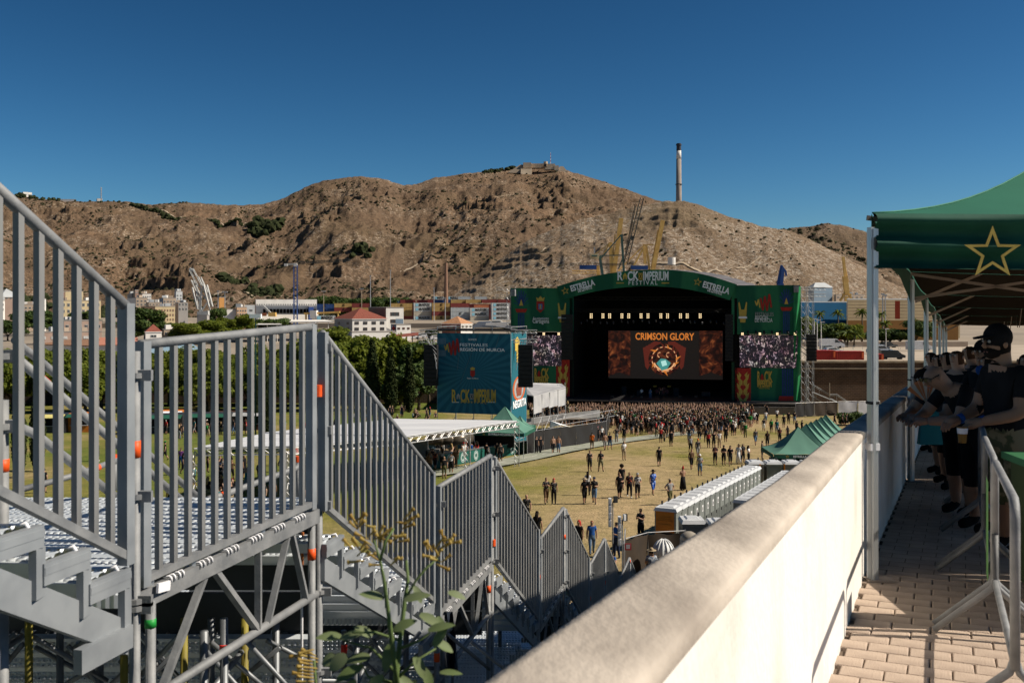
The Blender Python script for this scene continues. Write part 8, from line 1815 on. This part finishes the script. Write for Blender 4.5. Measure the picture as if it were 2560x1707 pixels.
add("turret",MB().tube(P(1364,416,1592),P(1364,404.5,1592),3.2,14),M_FORT,fo);add("gate_shadow",MB().slab([P(1360,417,1589),P(1367,417,1589),P(1367,410,1589),P(1360,410,1589)],(0,-.5,0)),M_TD,fo)
for k in range(6):add("gun_port",MB().box(P(1329.5+4.9*k,413.2,1595.5),(.8,.6,.8)),M_TD,fo)
an=thing("radio_mast","red and white radio mast on the fortress hilltop","mast",P(1376.5,409,1592))
for k in range(7):add("mast_section",MB().tube(P(1376.5,409-4.1*k,1592),P(1376.5,409-4.1*(k+1),1592),.55-.04*k,5),M_RD if k%2 else WL["white"],an)
hw=H_("white country house with trees on the far left hilltop",54,58,80,1478,480.5,"white",g=(HY-492)/F*1478,wr=(6,1,483,488,2),dr=8,roof="flat",rp=WL["white"]);H_("long low white wall on the far left ridge",128,130,190,1478,498.5,"white",g=(HY-506)/F*1478,roof="flat",rp=WL["white"]);H_("small white hut by the far left ridge mast",241,243,256,1478,497,"white",g=(HY-503)/F*1478,roof="flat",rp=WL["white"])
am=thing("radio_mast","thin lattice mast on the far left ridge","mast",P(253,503,1476));add("mast_section",MB().truss(P(253,503,1476),P(253,468,1476),1.0,.18,.1,3),M_TRU,am)
wt_=thing("water_tank","white round water tank on the pale hill below the chimney","tank",P(1679,657,690));add("drum",MB().tube(P(1679,662,690),P(1679,643.5,690),2.7,20),WL["white"],wt_,smooth=False)
H_("long dark blue warehouse wall behind the palms",1975,1980,2117,345,756,"blue",dr=-2,roof="flat",rp=WL["lgrey"],ex=(1,));wt2=H_("tan ribbed warehouse with an orange lower half behind the first tent legs",2118,2119,2400,343,749,"tan","lgrey",dr=-4,roof="flat",rp=WL["lgrey"],ex=(1,))
for k in range(12):add("wall_rib",MB().bar(P(2120,754+8*k,342.6),P(2395,754+8*k,338.8),.15,.12),WL["brown"]if k<6 else WL["orange"],wt2)
add("orange_base",MB().slab([P(2120,850,342.4),P(2396,850,338.6),P(2396,801,338.6),P(2120,801,342.4)],(0,.2,0)),WL["orange"],wt2);add("red_door",MB().slab([P(2238,797,340.4),P(2250,797,340.2),P(2250,752,340.2),P(2238,752,340.4)],(0,.2,0)),mat("door_red",(.42,.05,.015),rough=.5),wt2)
H_("grey-blue hangar behind the blue warehouse",2020,2034,2081,520,718,"bluegrey","lgrey",g=APR,roof=2.5,rp=WL["lgrey"]);H_("low stone building under the rusty crane",2085,2090,2160,520,738,"beige",g=APR,wr=(6,1,740,746))
lw=thing("low_wall","low beige wall along the back of the car park","wall",(P(2110,0,286).x,286,PORT));add("masonry",MB().slab([(P(1990,0,286).x,286,PORT),(P(2420,0,286).x,286,PORT),(P(2420,0,286).x,286,PORT+1.5),(P(1990,0,286).x,286,PORT+1.5)],(0,.4,0)),WL["beige"],lw)
M_TY=mat("tyre",(.012,.012,.012),rough=.9);CARM={}
def car(px,D,L,Hh,body,label,rz=0.0,van=False,cat="car"):
 o=thing("parked_car" if not van else "parked_van",label,cat,(P(px,0,D).x,D,PORT+.02),rz,"vehicles in the car park");W=1.8
 if van:prof=[(-L/2,.35),(-L/2,Hh),(L*.18,Hh),(L*.34,Hh*.62),(L/2,Hh*.45),(L/2,.35)];win_=[(L*.10,Hh*.62),(L*.10,Hh*.9),(L*.19,Hh*.9),(L*.32,Hh*.62)]
 else:prof=[(-L/2,.3),(-L/2,.85),(-L*.42,Hh*.95),(L*.05,Hh),(L*.22,.92),(L/2,.75),(L/2,.3)];win_=[(-L*.38,.92),(-L*.34,Hh*.88),(L*.04,Hh*.92),(L*.18,.92)]
 b_=add("body",MB().slab([(x,-W/2,z)for x,z in prof],(0,W,0)),mat("paint_"+label.split()[0]+str(int(px)),body,rough=.3,spec=.5),o,world=False)
 add("side_window",MB().slab([(x,-W/2-.02,z)for x,z in win_],(0,W+.04,0)),M_GL,b_,world=False)
 for x in(-L*.31,L*.31):add("wheel",MB().tube((x,-W/2-.03,.33),(x,W/2+.03,.33),.33,12),M_TY,o,world=False)
 add("headlight",MB().box((L/2,-.6,.68),(.06,.3,.15)),M_LABEL,b_,world=False);add("tail_light",MB().box((-L/2,-.6,.8),(.06,.2,.2)),M_RD,b_,world=False)
car(2079,278,6.8,2.6,(.72,.73,.74),"white long panel van parked right of the stage's delay speakers",van=True,cat="van");car(2100,288,4.2,1.9,(.40,.03,.03),"red car parked behind the white van");car(2073,262,4.8,1.45,(.34,.37,.36),"greenish grey car in front of the white van");car(2084,250,4.6,1.45,(.70,.71,.72),"white car nearest the red containers",.1)
car(2200,268,4.6,1.5,(.06,.10,.16),"dark blue car right of the tent leg");car(2207,256,4.4,1.75,(.66,.70,.74),"white small van right of the tent leg");car(2222,282,4.5,1.7,(.03,.035,.04),"black car behind the white small van");car(2190,246,4.4,1.45,(.20,.28,.36),"silver-blue car low beside the tent leg");car(2230,222,5.4,2.0,(.015,.018,.02),"black van close behind the red box",van=True,cat="van");car(2298,262,6.5,2.6,(.7,.7,.7),"white van seen between the farther tent legs",van=True,cat="van")
for i,(x0,x1,y0,lb)in enumerate([(2041,2089,875.5,"left red kiosk container on the wall top"),(2091,2160,877.5,"long red kiosk container left of the tent leg"),(2182,2209,884.5,"small red kiosk box right of the tent leg")]):
 CC["r"]=mat("container_red",(.38,.03,.02),(.30,.022,.015),rough=.5);CN["r"]="red";o=container(x0,x1,y0,(HY-(PORT+.02))*0+HY-(PORT+.02)/212*F,212,"r",lb,None,group="red kiosk containers on the wall")
 add("side_stripe",MB().box(P(x1-3,y0+10,211.9),(.4,.05,1.3)),mat("stripe_orange",(.7,.14,.04),rough=.5),o)
for i,(px,y0,D)in enumerate([(2043,800,262),(2053,805,255),(2188,795,265),(2215,822,275),(2036,797,275)]):
 t=thing("street_lamp",["white street lamp left of the white van","white street lamp in front of the white van","tall white street lamp right of the tent leg","short white street lamp by the dusty shrub","white street lamp beside the stage's side truss"][i],"street lamp",(P(px,0,D).x,D,PORT),0,"white street lamps of the car park");h=(HY-y0)/F*D-PORT
 add("pole",MB().tube((0,0,0),(0,0,h),.13,6,r2=.09),WL["white"],t,world=False);add("lamp_head",MB().box((.3,0,h),(1.1,.35,.16)),WL["white"],t,world=False)
for i,px in enumerate((2120,2145,2235,2262,2285)):t=thing("railing_panel","low white hoop railing panel, %s from the left in the car park"%NUMW[i],"railing",(P(px,0,270).x,270,PORT),0,"hoop railings in the car park");add("hoop",MB().path([(-1.2,0,0),(-1.2,0,1),(1.2,0,1),(1.2,0,0)],.05,5),M_GR,t,world=False)
yt=thing("motor_yacht","white motor yacht beside the stage's left banner","boat",P(1235,815,330));add("hull",MB().slab([P(1212,816,330),P(1262,818,330),P(1277,804,330),P(1215,808,330)],(0,3,0)),WL["white"],yt);add("cabin",MB().slab([P(1222,808,330.5),P(1258,806,330.5),P(1250,800,330.5),P(1232,801,330.5)],(0,2,0)),WL["white"],yt);add("cabin_window",MB().slab([P(1228,806,330.4),P(1252,805,330.4),P(1250,803,330.4),P(1230,803.5,330.4)],(0,.1,0)),M_GL,yt)
yt=thing("covered_boat","boat under a grey tarpaulin left of the motor yacht","boat",P(1205,818,335));add("hull",MB().slab([P(1180,817,335),P(1238,817,335),P(1228,803,335),P(1196,804,335)],(0,4,0)),mat("tarpaulin",(.30,.34,.40),rough=.7),yt)
for i,(px,D,c)in enumerate([(1032,352,(.7,.7,.7)),(1048,360,(.7,.7,.72)),(1060,372,(.5,.52,.55)),(1036,385,(.65,.66,.68)),(1092,345,(.72,.72,.72)),(1084,352,(.1,.1,.12))]):car(px,D,4.3,1.5,c,["white car nearest the red-cross building","second white car right of the red-cross building","grey car third from the red-cross building","pale car behind the others at the quay","white car left of the little hip-roofed house","dark car left of the little hip-roofed house"][i],.3)
